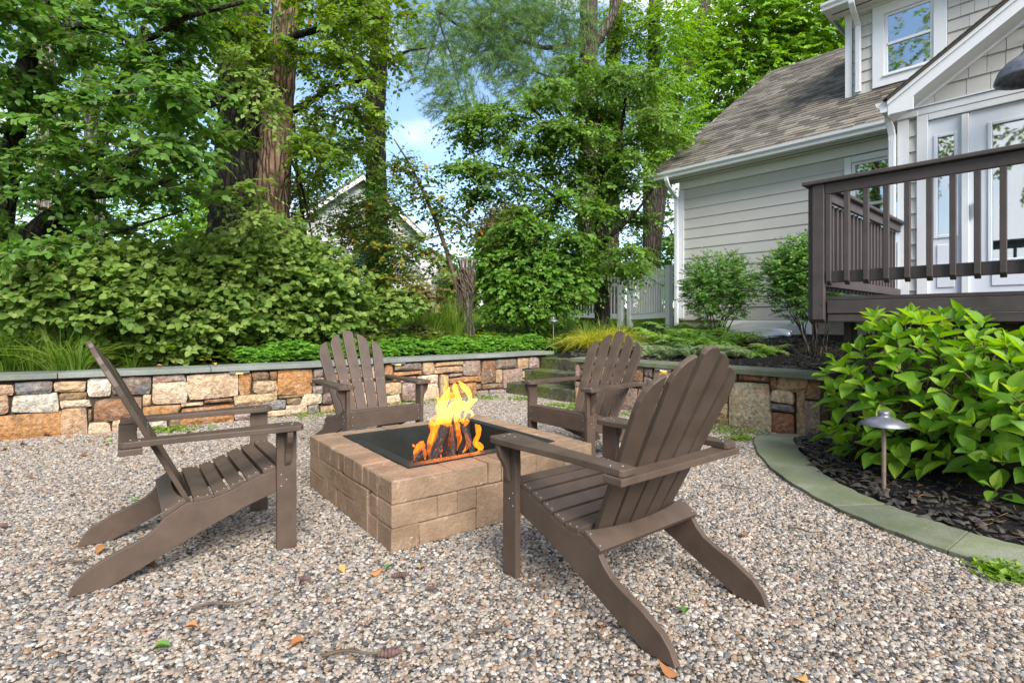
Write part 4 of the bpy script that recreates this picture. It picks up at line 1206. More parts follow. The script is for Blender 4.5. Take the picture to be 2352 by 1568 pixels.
# ------------------------------------------------------------------ adirondack chairs
def make_chair():
    root = empty('adirondack_chair')
    m = M['chair']
    def scr(parent, x, y, z, nrm='z', tilt=0.0):
        o = link('screw', SCREW, M['screw'], parent)
        o.location = (x, y, z)
        o.rotation_euler = {'z': (tilt, 0, 0), 'x': (0, R(90), 0), '-x': (0, R(-90), 0), 'y': (R(-90), 0, 0), '-y': (R(90), 0, 0)}[nrm]
        return o
    # runners (side rails that end as rear legs)
    top = [(-.819, .004), (-.797, .050), (-.762, .086), (-.675, .133), (-.60, .162), (-.550, .186), (-.515, .218), (-.494, .248), (-.418, .293), (-.384, .292), (-.324, .292), (-.294, .300), (-.251, .311), (-.175, .341), (-.109, .366), (-.046, .381), (.018, .383)]
    bot = [(.018, .275), (-.044, .273), (-.162, .235), (-.288, .185), (-.407, .132), (-.497, .088), (-.593, .044), (-.690, .0), (-.812, .0)]
    for s in (-1, 1):
        x0, x1 = sorted((s * .277, s * .304))
        link('rear_leg', prism_me('rear_leg', top + bot, x0, x1, 'x', .003, 2), m, root)
        x0, x1 = sorted((s * .305, s * .333))
        lg = link('front_leg', box_me('front_leg', x0, x1, -.045, .045, 0, .572, .003, 2), m, root)
        for (y, z) in ((-.026, .361), (-.002, .333), (-.026, .306)):
            scr(lg, s * .3345, y, z, 'x' if s > 0 else '-x')
        # bracket under the arm, on the outer side of the leg
        pts = [(.0, .571), (.062, .571), (.062, .548), (.054, .520), (.034, .490), (.022, .462), (.016, .425), (.008, .408), (.0, .405)]
        pts = [(s * (.334 + a), z) for a, z in pts]
        link('arm_bracket', prism_me('arm_bracket', pts, -.012, .015, 'y', .003, 2), m, root)
        # arm
        oc = [(.265, .030), (.272, .052), (.295, .064), (.385, .064), (.398, .050), (.400, -.02), (.394, -.12), (.378, -.26), (.366, -.40), (.362, -.52), (.362, -.640), (.352, -.652), (.292, -.652), (.284, -.640), (.286, -.52), (.288, -.42), (.287, -.30), (.279, -.16), (.266, -.05)]
        arm = link('arm', prism_me('arm', [(s * a, y) for a, y in oc], .574, .600, 'z', .004, 2), m, root)
        for (x, y) in ((.305, .035), (.345, .02), (.318, -.02), (.315, -.615), (.345, -.585)):
            scr(arm, s * x, y, .6005)
    # front apron
    ap = link('apron', box_me('apron', -.304, .304, .019, .043, .272, .384, .003, 2), m, root)
    for x in (-.285, .285):
        for z in (.295, .36): scr(ap, x, .0440, z, 'y')
    # seat slats, following the curve of the rails
    ys = [(-.386, -.314, .292, .292), (-.302, -.246, .298, .313), (-.234, -.178, .318, .340), (-.166, -.110, .345, .366), (-.098, -.042, .369, .3815), (-.030, .040, .3835, .3845)]
    for (y0, y1, z0, z1) in ys:
        t = Vector((y1 - y0, z1 - z0)).normalized(); nn = Vector((-t.y, t.x)) * .020
        xs = .303 
        pts = [(y0, z0), (y1, z1), (y1 + nn.x, z1 + nn.y), (y0 + nn.x, z0 + nn.y)]
        sl = link('seat_slat', prism_me('seat_slat', pts, -xs, xs, 'x', .003, 2), m, root)
        for x in (-.29, .29):
            for f in (.25, .75):
                scr(sl, x, y0 + (y1 - y0) * f + nn.x * 1.02, z0 + (z1 - z0) * f + nn.y * 1.02, 'z', math.atan2(t.y, t.x))
    # lower back brace lying on the rails, front edge hollowed
    t = Vector((.076, .045)).normalized(); nn = Vector((-t.y, t.x)) * .022
    n_ = 12; V = []; Fc = []
    for i in range(n_ + 1):
        x = -.304 + .608 * i / n_
        hol = .030 * (1 - (x / .304) ** 2)
        y0, z0 = -.494, .250
        L1 = .096 - hol
        for (l, h) in ((0, 0), (L1, 0), (L1, 1), (0, 1)):
            V.append((x, y0 + t.x * l + nn.x * h, z0 + t.y * l + nn.y * h))
    for i in range(n_):
        for k in range(4): Fc.append((4 * i + k, 4 * i + (k + 1) % 4, 4 * i + 4 + (k + 1) % 4, 4 * i + 4 + k))
    Fc += [(0, 1, 2, 3), tuple(4 * n_ + k for k in (3, 2, 1, 0))]
    me = pym('lower_brace', V, Fc); bm = bmesh.new(); bm.from_mesh(me); bmesh.ops.recalc_face_normals(bm, faces=bm.faces[:]); bm.to_mesh(me); bm.free()
    lb = link('lower_brace', bev(me, .003, 2), m, root)
    for x in (-.29, .29):
        for l in (.02, .075): scr(lb, x, -.494 + t.x * l + nn.x * 1.02, .250 + t.y * l + nn.y * 1.02, 'z', math.atan2(t.y, t.x))
    # upper brace under the rear of the arms, front edge hollowed
    pts = [(-.372, -.658), (.372, -.658), (.372, -.575)] + [(x, -.575 - .012 * (1 - (x / .35) ** 2)) for x in np.linspace(.3, -.3, 9)] + [(-.372, -.575)]
    link('upper_brace', prism_me('upper_brace', pts, .546, .5725, 'z', .004, 2), m, root)
    # back slats: fanned, plane reclined
    org = Vector((0, -.405, .262)); up = Vector((0, -.438, .899)).normalized(); fw = Vector((0, up.z, -up.y))
    TH = .021
    # centre line at bottom/top, half widths bottom/top, outline of the top (lateral offset from slat centre -> length)
    spec = [(-.188, -.268, .040, .050, [(-.050, .575), (-.043, .620), (-.028, .660), (-.005, .690), (.024, .711), (.050, .722)]),
            (-.094, -.134, .041, .050, [(-.050, .690), (-.040, .722), (-.022, .752), (.004, .775), (.030, .789), (.050, .795)]),
            (0.0, 0.0, .042, .050, [(-.050, .800), (-.040, .818), (-.018, .828), (.018, .828), (.040, .818), (.050, .800)])]
    full = spec + [(-a, -b, c, d, [(-x, l) for x, l in reversed(o)]) for (a, b, c, d, o) in spec[:2][::-1]]
    for (cb, ct, hb, ht, otl) in full:
        Lr = .80
        def at(off, l):
            f = l / Lr; c = cb + (ct - cb) * f; h = hb + (ht - hb) * f
            return (c + off * h / ht, l)
        low = .002
        pts = [at(-ht, low), at(ht, low)] + [at(o, l) for o, l in reversed(otl)]
        curve = 0.10
        V = []; n0 = len(pts)
        for h in (0, 1):
            for (x, l) in pts:
                dish = -curve * x * x * 2.4 + .012     # the fan is slightly dished
                p = org + up * l + fw * (TH * h - dish * 0.6)
                V.append((x, p.y, p.z))
        Fc = [tuple(range(n0)), tuple(range(2 * n0 - 1, n0 - 1, -1))] + [(i, i + n0, (i + 1) % n0 + n0, (i + 1) % n0) for i in range(n0)]
        me = pym('back_slat', V, Fc); bm = bmesh.new(); bm.from_mesh(me); bmesh.ops.recalc_face_normals(bm, faces=bm.faces[:]); bm.to_mesh(me); bm.free()
        sl = link('back_slat', bev(me, .004, 2), m, root)
        for dx in (-.028, .028):
            x, l = at(dx, .345); p = org + up * l + fw * (TH + .0 - (-.24 * x * x + .012) * .6 + .0005)
            s_ = scr(sl, x, p.y, p.z, 'z'); s_.rotation_euler = fw.to_track_quat('Z', 'Y').to_euler()
    return root
SCREW = lathe_me('screw', [(0.0, .0012), (.0028, .0012), (.0037, .0003), (.0038, -.001)], 10)
ch0 = make_chair()
CH = [((-1.284, 2.846), 36.2, 'brown slatted garden chair on open gravel, across the fire from the short wall'),
      ((0.250, 2.510), 128.0, 'brown slatted garden chair standing beside the curved stone edging and mulch bed'),
      ((-1.03, 4.31), -50.5, 'brown slatted garden chair with its back to the long fieldstone wall'),
      ((0.376, 4.22), 220.0, 'brown slatted garden chair with its back to the steps and short wall')]
for i, ((x, y), hd, lab) in enumerate(CH):
    c = ch0 if i == 0 else copy_tree(ch0)
    c.location = (x, y, 0.004)
    c.rotation_euler = (0, 0, R(hd - 90))
    tag(c, lab, 'chair', 'chairs around the fire pit')

# ------------------------------------------------------------------ fire pit
PC = Vector((-0.424, 3.45, 0)); PRZ = R(37.1); PLX, PLY = 1.345, 1.295
pit = empty('fire_pit', PC, PRZ); tag(pit, 'square fire pit of tan tumbled concrete blocks with black steel liner', 'fire pit')
hx, hy = PLX / 2, PLY / 2; HB = 0.1133
def block(x0, x1, y0, y1, z0, z1, rg):
    g = .0012
    me = box_me('block', x0 + g, x1 - g, y0 + g, y1 - g, z0 + g * .6, z1 - g * .6)
    bm = bmesh.new(); bm.from_mesh(me)
    for v in bm.verts: v.co += Vector(rg.normal(0, .0016, 3))
    bmesh.ops.bevel(bm, geom=bm.edges[:], offset=rg.uniform(.006, .010), segments=2, profile=.55, affect='EDGES')
    for v in bm.verts: v.co += Vector(rg.normal(0, .0008, 3))
    bm.to_mesh(me); bm.free()
    for p in me.polygons: p.use_smooth = False
    return link('block', me, M['block'], pit)
rg = np.random.default_rng(8)
TW = 0.172
# layouts: cut positions along each side for rows 0 (bottom), 1, 2 (top); tall blocks span rows 0-1
def side(axis, fixed0, fixed1, lo, hi, rows, tall):
    """rows: three lists of block lengths starting at lo; tall: list of (u0,u1) blocks two rows high (rows 0,1)"""
    for r, ls in enumerate(rows):
        u = lo
        for w in ls:
            u1 = min(u + w, hi)
            if hi - u1 < .05: u1 = hi
            t = next((t for t in tall if t[0] < (u + u1) / 2 < t[1]), None) if r < 2 else None
            if t is None and u1 - u > .02:
                a = (u, u1, fixed0, fixed1) if axis == 'x' else (fixed0, fixed1, u, u1)
                block(*a, r * HB, (r + 1) * HB, rg)
            u = u1
            if u >= hi: break
    for (u, u1) in tall:
        a = (u, u1, fixed0, fixed1) if axis == 'x' else (fixed0, fixed1, u, u1)
        block(*a, 0, 2 * HB, rg)
# near-right side (y = -hy), from the near corner x = -hx
side('x', -hy, -hy + TW, -hx, hx, [[.145, .335, .22, .145, .22, .28], [.25, .115, .115, .22, .145, .25, .25], [.34, .215, .09, .13, .12, .215, .235]], [(-hx + .48, -hx + .70)])
# near-left side (x = -hx), from behind the corner block
side('y', -hx, -hx + TW, -hy + TW, hy, [[.13, .22, .10, .145, .22, .31], [.09, .22, .22, .145, .10, .35], [.115, .085, .115, .15, .10, .15, .22, .19]], [(-hy + TW + .13, -hy + TW + .35), (-hy + TW + .62, -hy + TW + .84)])
# far sides
side('x', hy - TW, hy, -hx + TW, hx, [[.22, .30, .22, .22, .3], [.30, .145, .22, .22, .3], [.13, .20, .145, .22, .16, .145, .25]], [])
side('y', hx - TW, hx, -hy + TW, hy - TW, [[.3, .22, .3, .22], [.22, .22, .3, .3], [.145, .22, .13, .20, .145, .22]], [])
fx, fy, fi = hx - TW + .006, hy - TW + .006, .062
zt = 3 * HB
Vl = [(-fx, -fy), (fx, -fy), (fx, fy), (-fx, fy)]
ix, iy = fx - fi, fy - fi
V = [(x, y, zt + .001) for x, y in Vl] + [(x, y, zt + .007) for x, y in Vl] + [(sx * ix, sy * iy, zt + .007) for sx, sy in ((-1, -1), (1, -1), (1, 1), (-1, 1))] + [(sx * ix, sy * iy, .03) for sx, sy in ((-1, -1), (1, -1), (1, 1), (-1, 1))]
Fc = []
for k in range(4):
    k2 = (k + 1) % 4
    Fc += [(k, k2, 4 + k2, 4 + k), (4 + k, 4 + k2, 8 + k2, 8 + k), (8 + k, 8 + k2, 12 + k2, 12 + k)]
Fc.append((12, 13, 14, 15))
link('steel_liner', pym('steel_liner', V, Fc), M['steel'], pit)

# logs and flames
def FZ(zx, zy, D): return P(918.7 + .2885 * zx, 832.6 + .2885 * zy, D)
lo_rg = np.random.default_rng(14)
def log(p0, p1, r, lab):
    p0, p1 = Vector(p0), Vector(p1); L = (p1 - p0).length
    n_, k_ = 14, 9
    base = lo_rg.uniform(.72, 1.12, k_)
    V = []
    for i in range(n_ + 1):
        for j in range(k_):
            a = 2 * math.pi * j / k_
            rr = r * base[j] * (1 + lo_rg.normal(0, .045)) * (0.96 if i in (0, n_) else 1)
            V.append((rr * math.cos(a), rr * math.sin(a), L * i / n_ + (lo_rg.normal(0, .006) if i in (0, n_) else 0)))
    Fc = [(i * k_ + j, i * k_ + (j + 1) % k_, (i + 1) * k_ + (j + 1) % k_, (i + 1) * k_ + j) for i in range(n_) for j in range(k_)]
    Fc += [tuple(range(k_ - 1, -1, -1)), tuple(range(n_ * k_, n_ * k_ + k_))]
    o = link('log', pym('log', V, Fc), M['char']); o.location = p0
    o.rotation_euler = (p1 - p0).to_track_quat('Z', 'Y').to_euler()
    return tag(o, lab, 'log', 'logs in the fire pit')
log((-.55, 3.05, .05), FZ(350, 520, 3.33), .040, 'thick charred log leaning upward, its sawn top at the heart of the fire')
log((-.34, 3.05, .04), FZ(412, 508, 3.38), .032, 'narrow charred log standing pointed between two thicker leaning ones')
log((-.16, 3.22, .05), FZ(512, 525, 3.40), .036, 'charred log leaning across toward the pale flame at the pit rim')
log((-.42, 3.62, .05), FZ(455, 560, 3.46), .036, 'charred log mostly hidden behind the leaning ones')
log((-.70, 3.02, .17), FZ(235, 668, 3.36), .034, 'low charred log lying flat beside the leaning ones')
bed = link('ash_bed', pym('ash_bed', [(PC.x + math.cos(PRZ + a) * .52, PC.y + math.sin(PRZ + a) * .52, .045) for a in np.linspace(0, 2 * math.pi, 13)[:-1]], [tuple(range(12))]), M['char'])
tag(bed, 'flat dark bed of ash and embers on the fire pit floor', 'ash')
fire = empty('campfire', (PC.x, PC.y - .1, .06)); tag(fire, 'orange and yellow flames leaping from the logs in the pit', 'fire')
fr = np.random.default_rng(17)
def tongue(pts, rad, D, mat='flame', dd=0.0, k=12, n=22):
    """pts in the flame's own outline; rad in the same units"""
    sc = .2885 / FPX * D
    pw = np.array([tuple(FZ(x, y, D + dd * i / max(1, len(pts) - 1))) for i, (x, y) in enumerate(pts)])
    path = spline(pw, n)
    rad = [3] + [q * .82 for q in rad]
    r = np.interp(np.linspace(0, 1, n) ** 1.25, np.linspace(0, 1, len(rad)), rad) * sc
    tan = np.gradient(path, axis=0); tan /= np.linalg.norm(tan, axis=1)[:, None]
    y_ = np.array([0, 1.0, 0]); s = np.cross(tan, y_); s /= np.linalg.norm(s, axis=1)[:, None]; u = np.cross(s, tan)
    V = []
    ph = fr.uniform(0, 6.28)
    for i in range(n):
        tw = ph + i * .12
        for j in range(k):
            a = 2 * math.pi * j / k
            w = 1 + .22 * math.sin(3 * a + tw * 3) + .14 * math.sin(2 * a - i * .55 + ph)
            V.append(path[i] + r[i] * w * (math.cos(a) * s[i] + .62 * math.sin(a) * u[i]))
    V = np.array(V) - np.array(fire.location)
    Fc = [(i * k + j, i * k + (j + 1) % k, (i + 1) * k + (j + 1) % k, (i + 1) * k + j) for i in range(n - 1) for j in range(k)]
    Fc += [tuple(range(k - 1, -1, -1)), tuple(range((n - 1) * k, n * k))]
    return link('flame', pym('flame', V, Fc, True), M[mat], fire)
T = tongue
T([(330, 760), (300, 620), (335, 480), (340, 340), (392, 195)], [26, 40, 46, 44, 30, 3], 3.34)
T([(300, 700), (262, 600), (300, 500), (330, 430), (352, 380)], [22, 34, 30, 22, 5], 3.30, dd=.02)
T([(400, 700), (385, 540), (395, 420), (420, 350), (470, 330), (452, 250), (440, 165)], [20, 34, 34, 26, 24, 18, 4], 3.38)
T([(455, 560), (450, 440), (480, 350), (520, 340), (470, 300)], [26, 34, 36, 20, 3], 3.36)
T([(500, 480), (530, 380), (560, 320), (612, 288)], [12, 26, 24, 4], 3.40)
T([(560, 330), (555, 260), (520, 205), (470, 148)], [20, 22, 24, 4], 3.41)
T([(470, 330), (440, 230), (430, 165)], [12, 15, 3], 3.37)
T([(110, 785), (130, 710), (165, 660), (185, 622)], [24, 36, 30, 4], 3.08)
T([(200, 770), (195, 720), (190, 670)], [18, 18, 3], 3.10)
T([(230, 760), (240, 660), (268, 560), (255, 490), (240, 455)], [30, 36, 30, 20, 3], 3.16)
T([(120, 670), (108, 660), (105, 648)], [9, 8, 3], 3.10)
T([(560, 430), (580, 415), (560, 385), (535, 395)], [10, 11, 10, 4], 3.42)
T([(470, 470), (500, 450), (500, 480), (475, 430)], [10, 12, 8, 4], 3.38)
T([(400, 745), (398, 640), (405, 560), (412, 490)], [16, 22, 18, 3], 3.26)
T([(455, 700), (470, 600), (460, 520), (470, 480)], [22, 26, 22, 4], 3.28)
T([(500, 715), (540, 660), (535, 600), (525, 560)], [24, 22, 16, 3], 3.24)
T([(505, 510), (530, 480), (535, 445)], [18, 20, 3], 3.44)
T([(660, 700), (600, 650), (625, 570), (620, 520), (600, 488)], [20, 22, 24, 22, 3], 3.22)
T([(620, 710), (640, 670), (600, 630)], [26, 26, 4], 3.24)
T([(370, 320), (352, 230), (368, 170), (345, 100)], [10, 14, 12, 2], 3.36, 'flame_red')
T([(300, 420), (292, 370), (310, 300), (285, 270)], [12, 12, 14, 3], 3.36, 'flame_red')
T([(420, 380), (425, 300), (400, 260), (430, 240)], [24, 26, 20, 4], 3.40, 'flame_red')
T([(255, 560), (245, 500), (270, 450), (300, 410)], [20, 26, 20, 4], 3.34, 'flame_red')

# ------------------------------------------------------------------ path lights, wall lights
def path_light(loc, h, rad, lab):
    r = empty('path_light', loc); tag(r, lab, 'garden light', 'path lights')
    prof = [(.0, h), (rad * .24, h), (rad * .25, h - .018), (rad * .23, h - .03), (rad * .30, h - .036), (rad * .65, h - .052), (rad, h - .083), (rad * .99, h - .088), (rad * .6, h - .062), (rad * .2, h - .045)]
    link('hat', lathe_me('hat', prof, 36), M['lampmetal'], r)
    s = rad / .137
    link('stem', lathe_me('stem', [(.021 * s, h - .05), (.021 * s, h - .105), (.014 * s, h - .112), (.013 * s, h - .15), (.012 * s, -.1)], 14), M['lampstem'], r)
    return r
g = G(2030, 1127, .05)
path_light((g.x, g.y, .03), .515, .134, 'grey metal mushroom path light in the mulch in front of the broad leaved shrub')
p = P(1271, 727, 9.4); path_light((p.x, p.y, gz(p.x, p.y)), p.z - gz(p.x, p.y), .095, 'small metal path light among ferns and groundcover above the steps')
def wall_light(line, px, lab, lit=True):
    s, D = line.hit(px); r = empty('wall_light'); tag(r, lab, 'wall light', 'lights under the wall caps')
    pos, t = line.pos(s); n = line.nrm(s)
    r.location = (pos[0] + n[0] * .032, pos[1] + n[1] * .032, WTOP - .012); r.rotation_euler = (0, 0, math.atan2(t[1], t[0]))
    link('housing', box_me('housing', -.10, .10, -.030, .01, -.012, .006, .003), M['capmetal'], r)
    if lit: link('lens', box_me('lens', -.035, .035, -.022, .004, -.016, -.0125), M['glow'], r)
    return r
wall_light(lwl, 549, 'thin metal cap light glowing under the wall cap near the hedge stems')
wall_light(lwl, 911, 'thin metal cap light under the wall cap beside the chair that backs the long wall')
wall_light(rwl, 1528, 'thin metal cap light under the cap of the short mossy wall')
# ------------------------------------------------------------------ leaves in bulk
T2 = (np.array([(0, 0, 0), (-.30, .48, .06), (0, 1, -.05), (.30, .48, .06)], float), np.array([(0, 2, 1), (0, 3, 2)]), np.array([(.5, 0), (0, .5), (.5, 1), (1, .5)], float))
T4 = (np.array([(0, 0, 0), (-.34, .36, .07), (-.24, .72, .05), (0, .5, 0), (.34, .36, .07), (.24, .72, .05), (0, 1, -.10)], float),
      np.array([(0, 3, 1), (1, 3, 2), (2, 3, 6), (0, 4, 3), (4, 5, 3), (5, 6, 3)]), np.array([(.5, 0), (0, .36), (.1, .72), (.5, .5), (1, .36), (.9, .72), (.5, 1)], float))
T4r = (T4[0] * np.array([1.35, 1, 1.2]), T4[1], T4[2])           # broad leaf
TN = (np.array([(-.02, 0, 0), (.02, 0, 0), (0, 1, -.06)], float), np.array([(0, 1, 2)]), np.array([(0, 0), (1, 0), (.5, 1)], float))
TG = (np.array([(-.03, 0, 0), (.03, 0, 0), (-.026, .45, .02), (.026, .45, .02), (0, 1, -.22)], float), np.array([(0, 1, 3), (0, 3, 2), (2, 3, 4)]), np.array([(0, 0), (1, 0), (0, .5), (1, .5), (.5, 1)], float))
def unit(v): return v / (np.linalg.norm(v, axis=-1, keepdims=True) + 1e-9)
def frames(fwd, nrm):
    y = unit(fwd); x = unit(np.cross(y, nrm)); z = np.cross(x, y)
    return np.stack([x, y, z], -2)          # rows are axes
def leaves(pos, fwd, nrm, size, rnd, tm, wid=None):
    B = frames(fwd, nrm); T_ = tm[0]
    sz = size[:, None, None] * np.ones((1, len(T_), 3))
    if wid is not None: sz = sz * np.stack([wid, np.ones_like(wid), np.ones_like(wid)], -1)[:, None]
    V = pos[:, None] + np.einsum('nvk,nkc->nvc', T_[None] * sz, B)
    N = len(pos); nv = len(T_)
    F_ = (tm[1][None] + (np.arange(N) * nv)[:, None, None]).reshape(-1, 3)
    return V.reshape(-1, 3), F_, np.repeat(rnd, nv), np.tile(tm[2], (N, 1))
UP = np.array([0, 0, 1.0])
def sprays(o, d, L, n, droop, lsize, rg, flat=.35, ang=.85, jit=.22):
    """twigs with alternate leaves -> pos, fwd, nrm, size"""
    N = len(o); d = unit(d)
    t = np.linspace(.10, 1.0, n)[None, :] + rg.normal(0, .02, (N, n))
    s = unit(np.cross(d, UP + rg.normal(0, .2, (N, 3))))
    pos = o[:, None] + d[:, None] * (L[:, None] * t)[..., None] - UP * (droop * L[:, None] * t * t)[..., None]
    sg = np.where(np.arange(n) % 2 == 0, 1.0, -1.0)[None, :, None] * np.ones((N, 1, 1))
    sg[:, -1] = 0.0
    fw = d[:, None] * .6 + s[:, None] * sg * ang - UP * (.12 + droop * 1.2 * t)[..., None] + rg.normal(0, jit, (N, n, 3))
    nr = UP * .85 + rg.normal(0, flat, (N, n, 3)) + d[:, None] * .6 - np.array([0, .25, 0])
    sz = lsize * rg.uniform(.65, 1.2, (N, n)) * (1 - .25 * (t > .9))
    return pos.reshape(-1, 3), fw.reshape(-1, 3), nr.reshape(-1, 3), sz.ravel()
def twigs(o, d, L, droop, r, n=4):
    """thin three sided twigs"""
    d = unit(d); N = len(o); t = np.linspace(0, 1, n)
    c = o[:, None] + d[:, None] * (L[:, None] * t)[..., None] - UP * (droop * L[:, None] * t * t)[..., None]
    s = unit(np.cross(d, UP)); u = np.cross(s, d)
    a = np.array([0, 2.094, 4.189]); rad = r * (1 - .75 * t)
    ring = np.cos(a)[None, None, :, None] * s[:, None, None] + np.sin(a)[None, None, :, None] * u[:, None, None]
    V = c[:, :, None] + ring * rad[None, :, None, None]
    q = []
    for i in range(n - 1):
        for j in range(3): q.append((i * 3 + j, i * 3 + (j + 1) % 3, i * 3 + 3 + (j + 1) % 3, i * 3 + 3 + j))
    F_ = (np.array(q)[None] + (np.arange(N) * n * 3)[:, None, None]).reshape(-1, 4)
    return V.reshape(-1, 3), F_
def ell(c, r, n, rg, shell=.45):
    v = unit(rg.normal(size=(n, 3))); q = rg.random(n) ** shell
    return np.array(c) + v * q[:, None] * np.array(r), v
def crown_obj(name, mat, parts, parent, twig=None, loc=None):
    """parts: list of (V,F,rnd,uv); joins them into one mesh"""
    lo = np.array(loc if loc is not None else (0, 0, 0))
    Vs, Fs, Rs, Us, k = [], [], [], [], 0
    for V, F_, r_, u_ in parts:
        Vs.append(V - lo); Fs.append(F_ + k); Rs.append(r_); Us.append(u_); k += len(V)
    nleaf = sum(len(f) for f in Fs)
    if twig is not None:
        for V, F_ in twig:
            Vs.append(V - lo); f3 = np.concatenate([F_[:, [0, 1, 2]], F_[:, [0, 2, 3]]]); Fs.append(f3 + k); Rs.append(np.zeros(len(V))); Us.append(np.zeros((len(V), 2))); k += len(V)
    me = npm(name, np.concatenate(Vs), np.concatenate(Fs), np.concatenate(Rs), np.concatenate(Us))
    me.materials.append(mat)
    if twig is not None:
        me.materials.append(M['twig'])
        mi = np.zeros(len(me.polygons), dtype=np.int32); mi[nleaf:] = 1
        me.polygons.foreach_set('material_index', mi)
    return link(name, me, None, parent)

def blob_sprays(blobs, rg, n_leaf, L, droop, lsize, tm, centre=None, outward=.8, shell=.45, tw=None, flat=.4, wid=None):
    """blobs: (px, py, D, rx_px, ry_px, rd_m, count)"""
    P_, TW_ = [], []
    for (px, py, D, rx, ry, rd, cnt) in blobs:
        c = P(px, py, D); sc = D / FPX
        o, v = ell(c, (rx * sc, rd, ry * sc), int(cnt), rg, shell)
        if centre is not None: v = unit(o - np.array(centre)) * .6 + v * .6
        d = v * outward + rg.normal(0, .45, v.shape); d[:, 2] = d[:, 2] * .45 + .05
        Ls = L * rg.uniform(.6, 1.25, len(o)); d = unit(d)
        o = o - d * Ls[:, None] * .5
        p, f, n_, s = sprays(o, d, Ls, n_leaf, droop, lsize, rg, flat)
        base = np.repeat(rg.random(len(o)), n_leaf)
        rn = np.clip(base * .55 + rg.random(len(p)) * .45, 0, .9999)
        P_.append(leaves(p, f, n_, s, rn, tm))
        if tw: TW_.append(twigs(o, d, Ls, droop, tw))
    return P_, (TW_ if tw else None)

def tree(name, label, base, trunk, limbs, blobs, bark, leafm, rg, n_leaf=11, L=.7, droop=.25, lsize=.075, tm=T2, tw=None, group=None, centre=None, shell=.45, flat=.4, cat='tree', k=12, extra=None):
    """trunk: [((px,py,D), r)...]; limbs: list of ([(px,py,D)...], r0, r1)"""
    b = Vector(base); root = empty(name, b)
    tag(root, label, cat, group)
    if trunk:
        pts = [P(*q) - b for q, r in trunk]
        tube_obj('trunk', pts, [r for q, r in trunk], bark, root, n=10 * len(pts), k=k, wob=.05)
    for (pl, r0, r1) in limbs:
        tube_obj('limb', [P(*q) - b for q in pl], [r0, (r0 + r1) * .5, r1], bark, root, n=5 * len(pl), k=7, wob=.05)
    if blobs:
        parts, tws = blob_sprays(blobs, rg, n_leaf, L, droop, lsize, tm, centre, tw=tw, shell=shell, flat=flat)
        if extra: parts += extra
        crown_obj('crown', leafm, parts, root, tws, b)
    return root

def base_at(px, D):
    x = (px - CX) / FPX * D
    return (x, D, gz(x, D) - .05)
def py_ground(px, D):
    return HY - (base_at(px, D)[2] - CAMH) / D * FPX

# a high resolution single leaf (shared meshes)
def big_leaf_me(nm, w, fold, curl, seed):
    rg = np.random.default_rng(seed); nu, nv = 7, 5
    V, U = [], []
    for i in range(nu):
        t = i / (nu - 1)
        half = w * (math.sin(math.pi * min(t * 1.0, 1) ** .88) ** 1.0) * (1 - .10 * t) if 0 < t < 1 else 0.004
        for j in range(nv):
            s = (j / (nv - 1) - .5) * 2
            x = s * half
            z = fold * abs(s) * half * 1.2 - curl * t * t + rg.normal(0, .008) * (0 < t < 1)
            V.append((x, t, z)); U.append((j / (nv - 1), t))
    F_ = [(i * nv + j, i * nv + j + 1, (i + 1) * nv + j + 1, (i + 1) * nv + j) for i in range(nu - 1) for j in range(nv - 1)]
    me = npm(nm, np.array(V), np.array(F_), uv=np.array(U), smooth=True)
    return me
def place_leaf(nm, me, pos, fwd, nrm, size, mat_o, parent, wid=1.0):
    B = frames(np.array([fwd]), np.array([nrm]))[0]
    o = bpy.data.objects.new(nm, me); COL.objects.link(o); o.parent = parent
    m = Matrix.Identity(4)
    for c in range(3):
        ax = B[c] * size * (wid if c == 0 else 1)
        for r in range(3): m[r][c] = ax[r]
    for r in range(3): m[r][3] = pos[r]
    o.matrix_local = m
    return o

def tiers(outline, dr, step, per, rx, ry, rd, cnt, rg, avoid=None):
    """flat leafy tiers inside an outline of rows (y, x_left, x_right)"""
    ys = [o[0] for o in outline]; out = []
    y = ys[0]
    while y <= ys[-1]:
        xl = np.interp(y, ys, [o[1] for o in outline]); xr = np.interp(y, ys, [o[2] for o in outline])
        n = max(1, int((xr - xl) * per))
        for i in range(n):
            x = xl + (xr - xl) * (i + rg.uniform(.05, .95)) / n
            yy = y + rg.normal(0, step * .35); D = rg.uniform(*dr)
            a = rg.uniform(.65, 1.35); b_ = rg.uniform(.7, 1.4)
            if avoid and avoid(x, yy): 
                if rg.random() < .75: continue
                D = dr[1] + .6
            out.append((x, yy, D, rx * a, ry * b_, rd, int(cnt * a * b_ * rg.uniform(.6, 1.2))))
        y += step
    return out
# ------------------------------------------------------------------ trees
rg = np.random.default_rng(101)
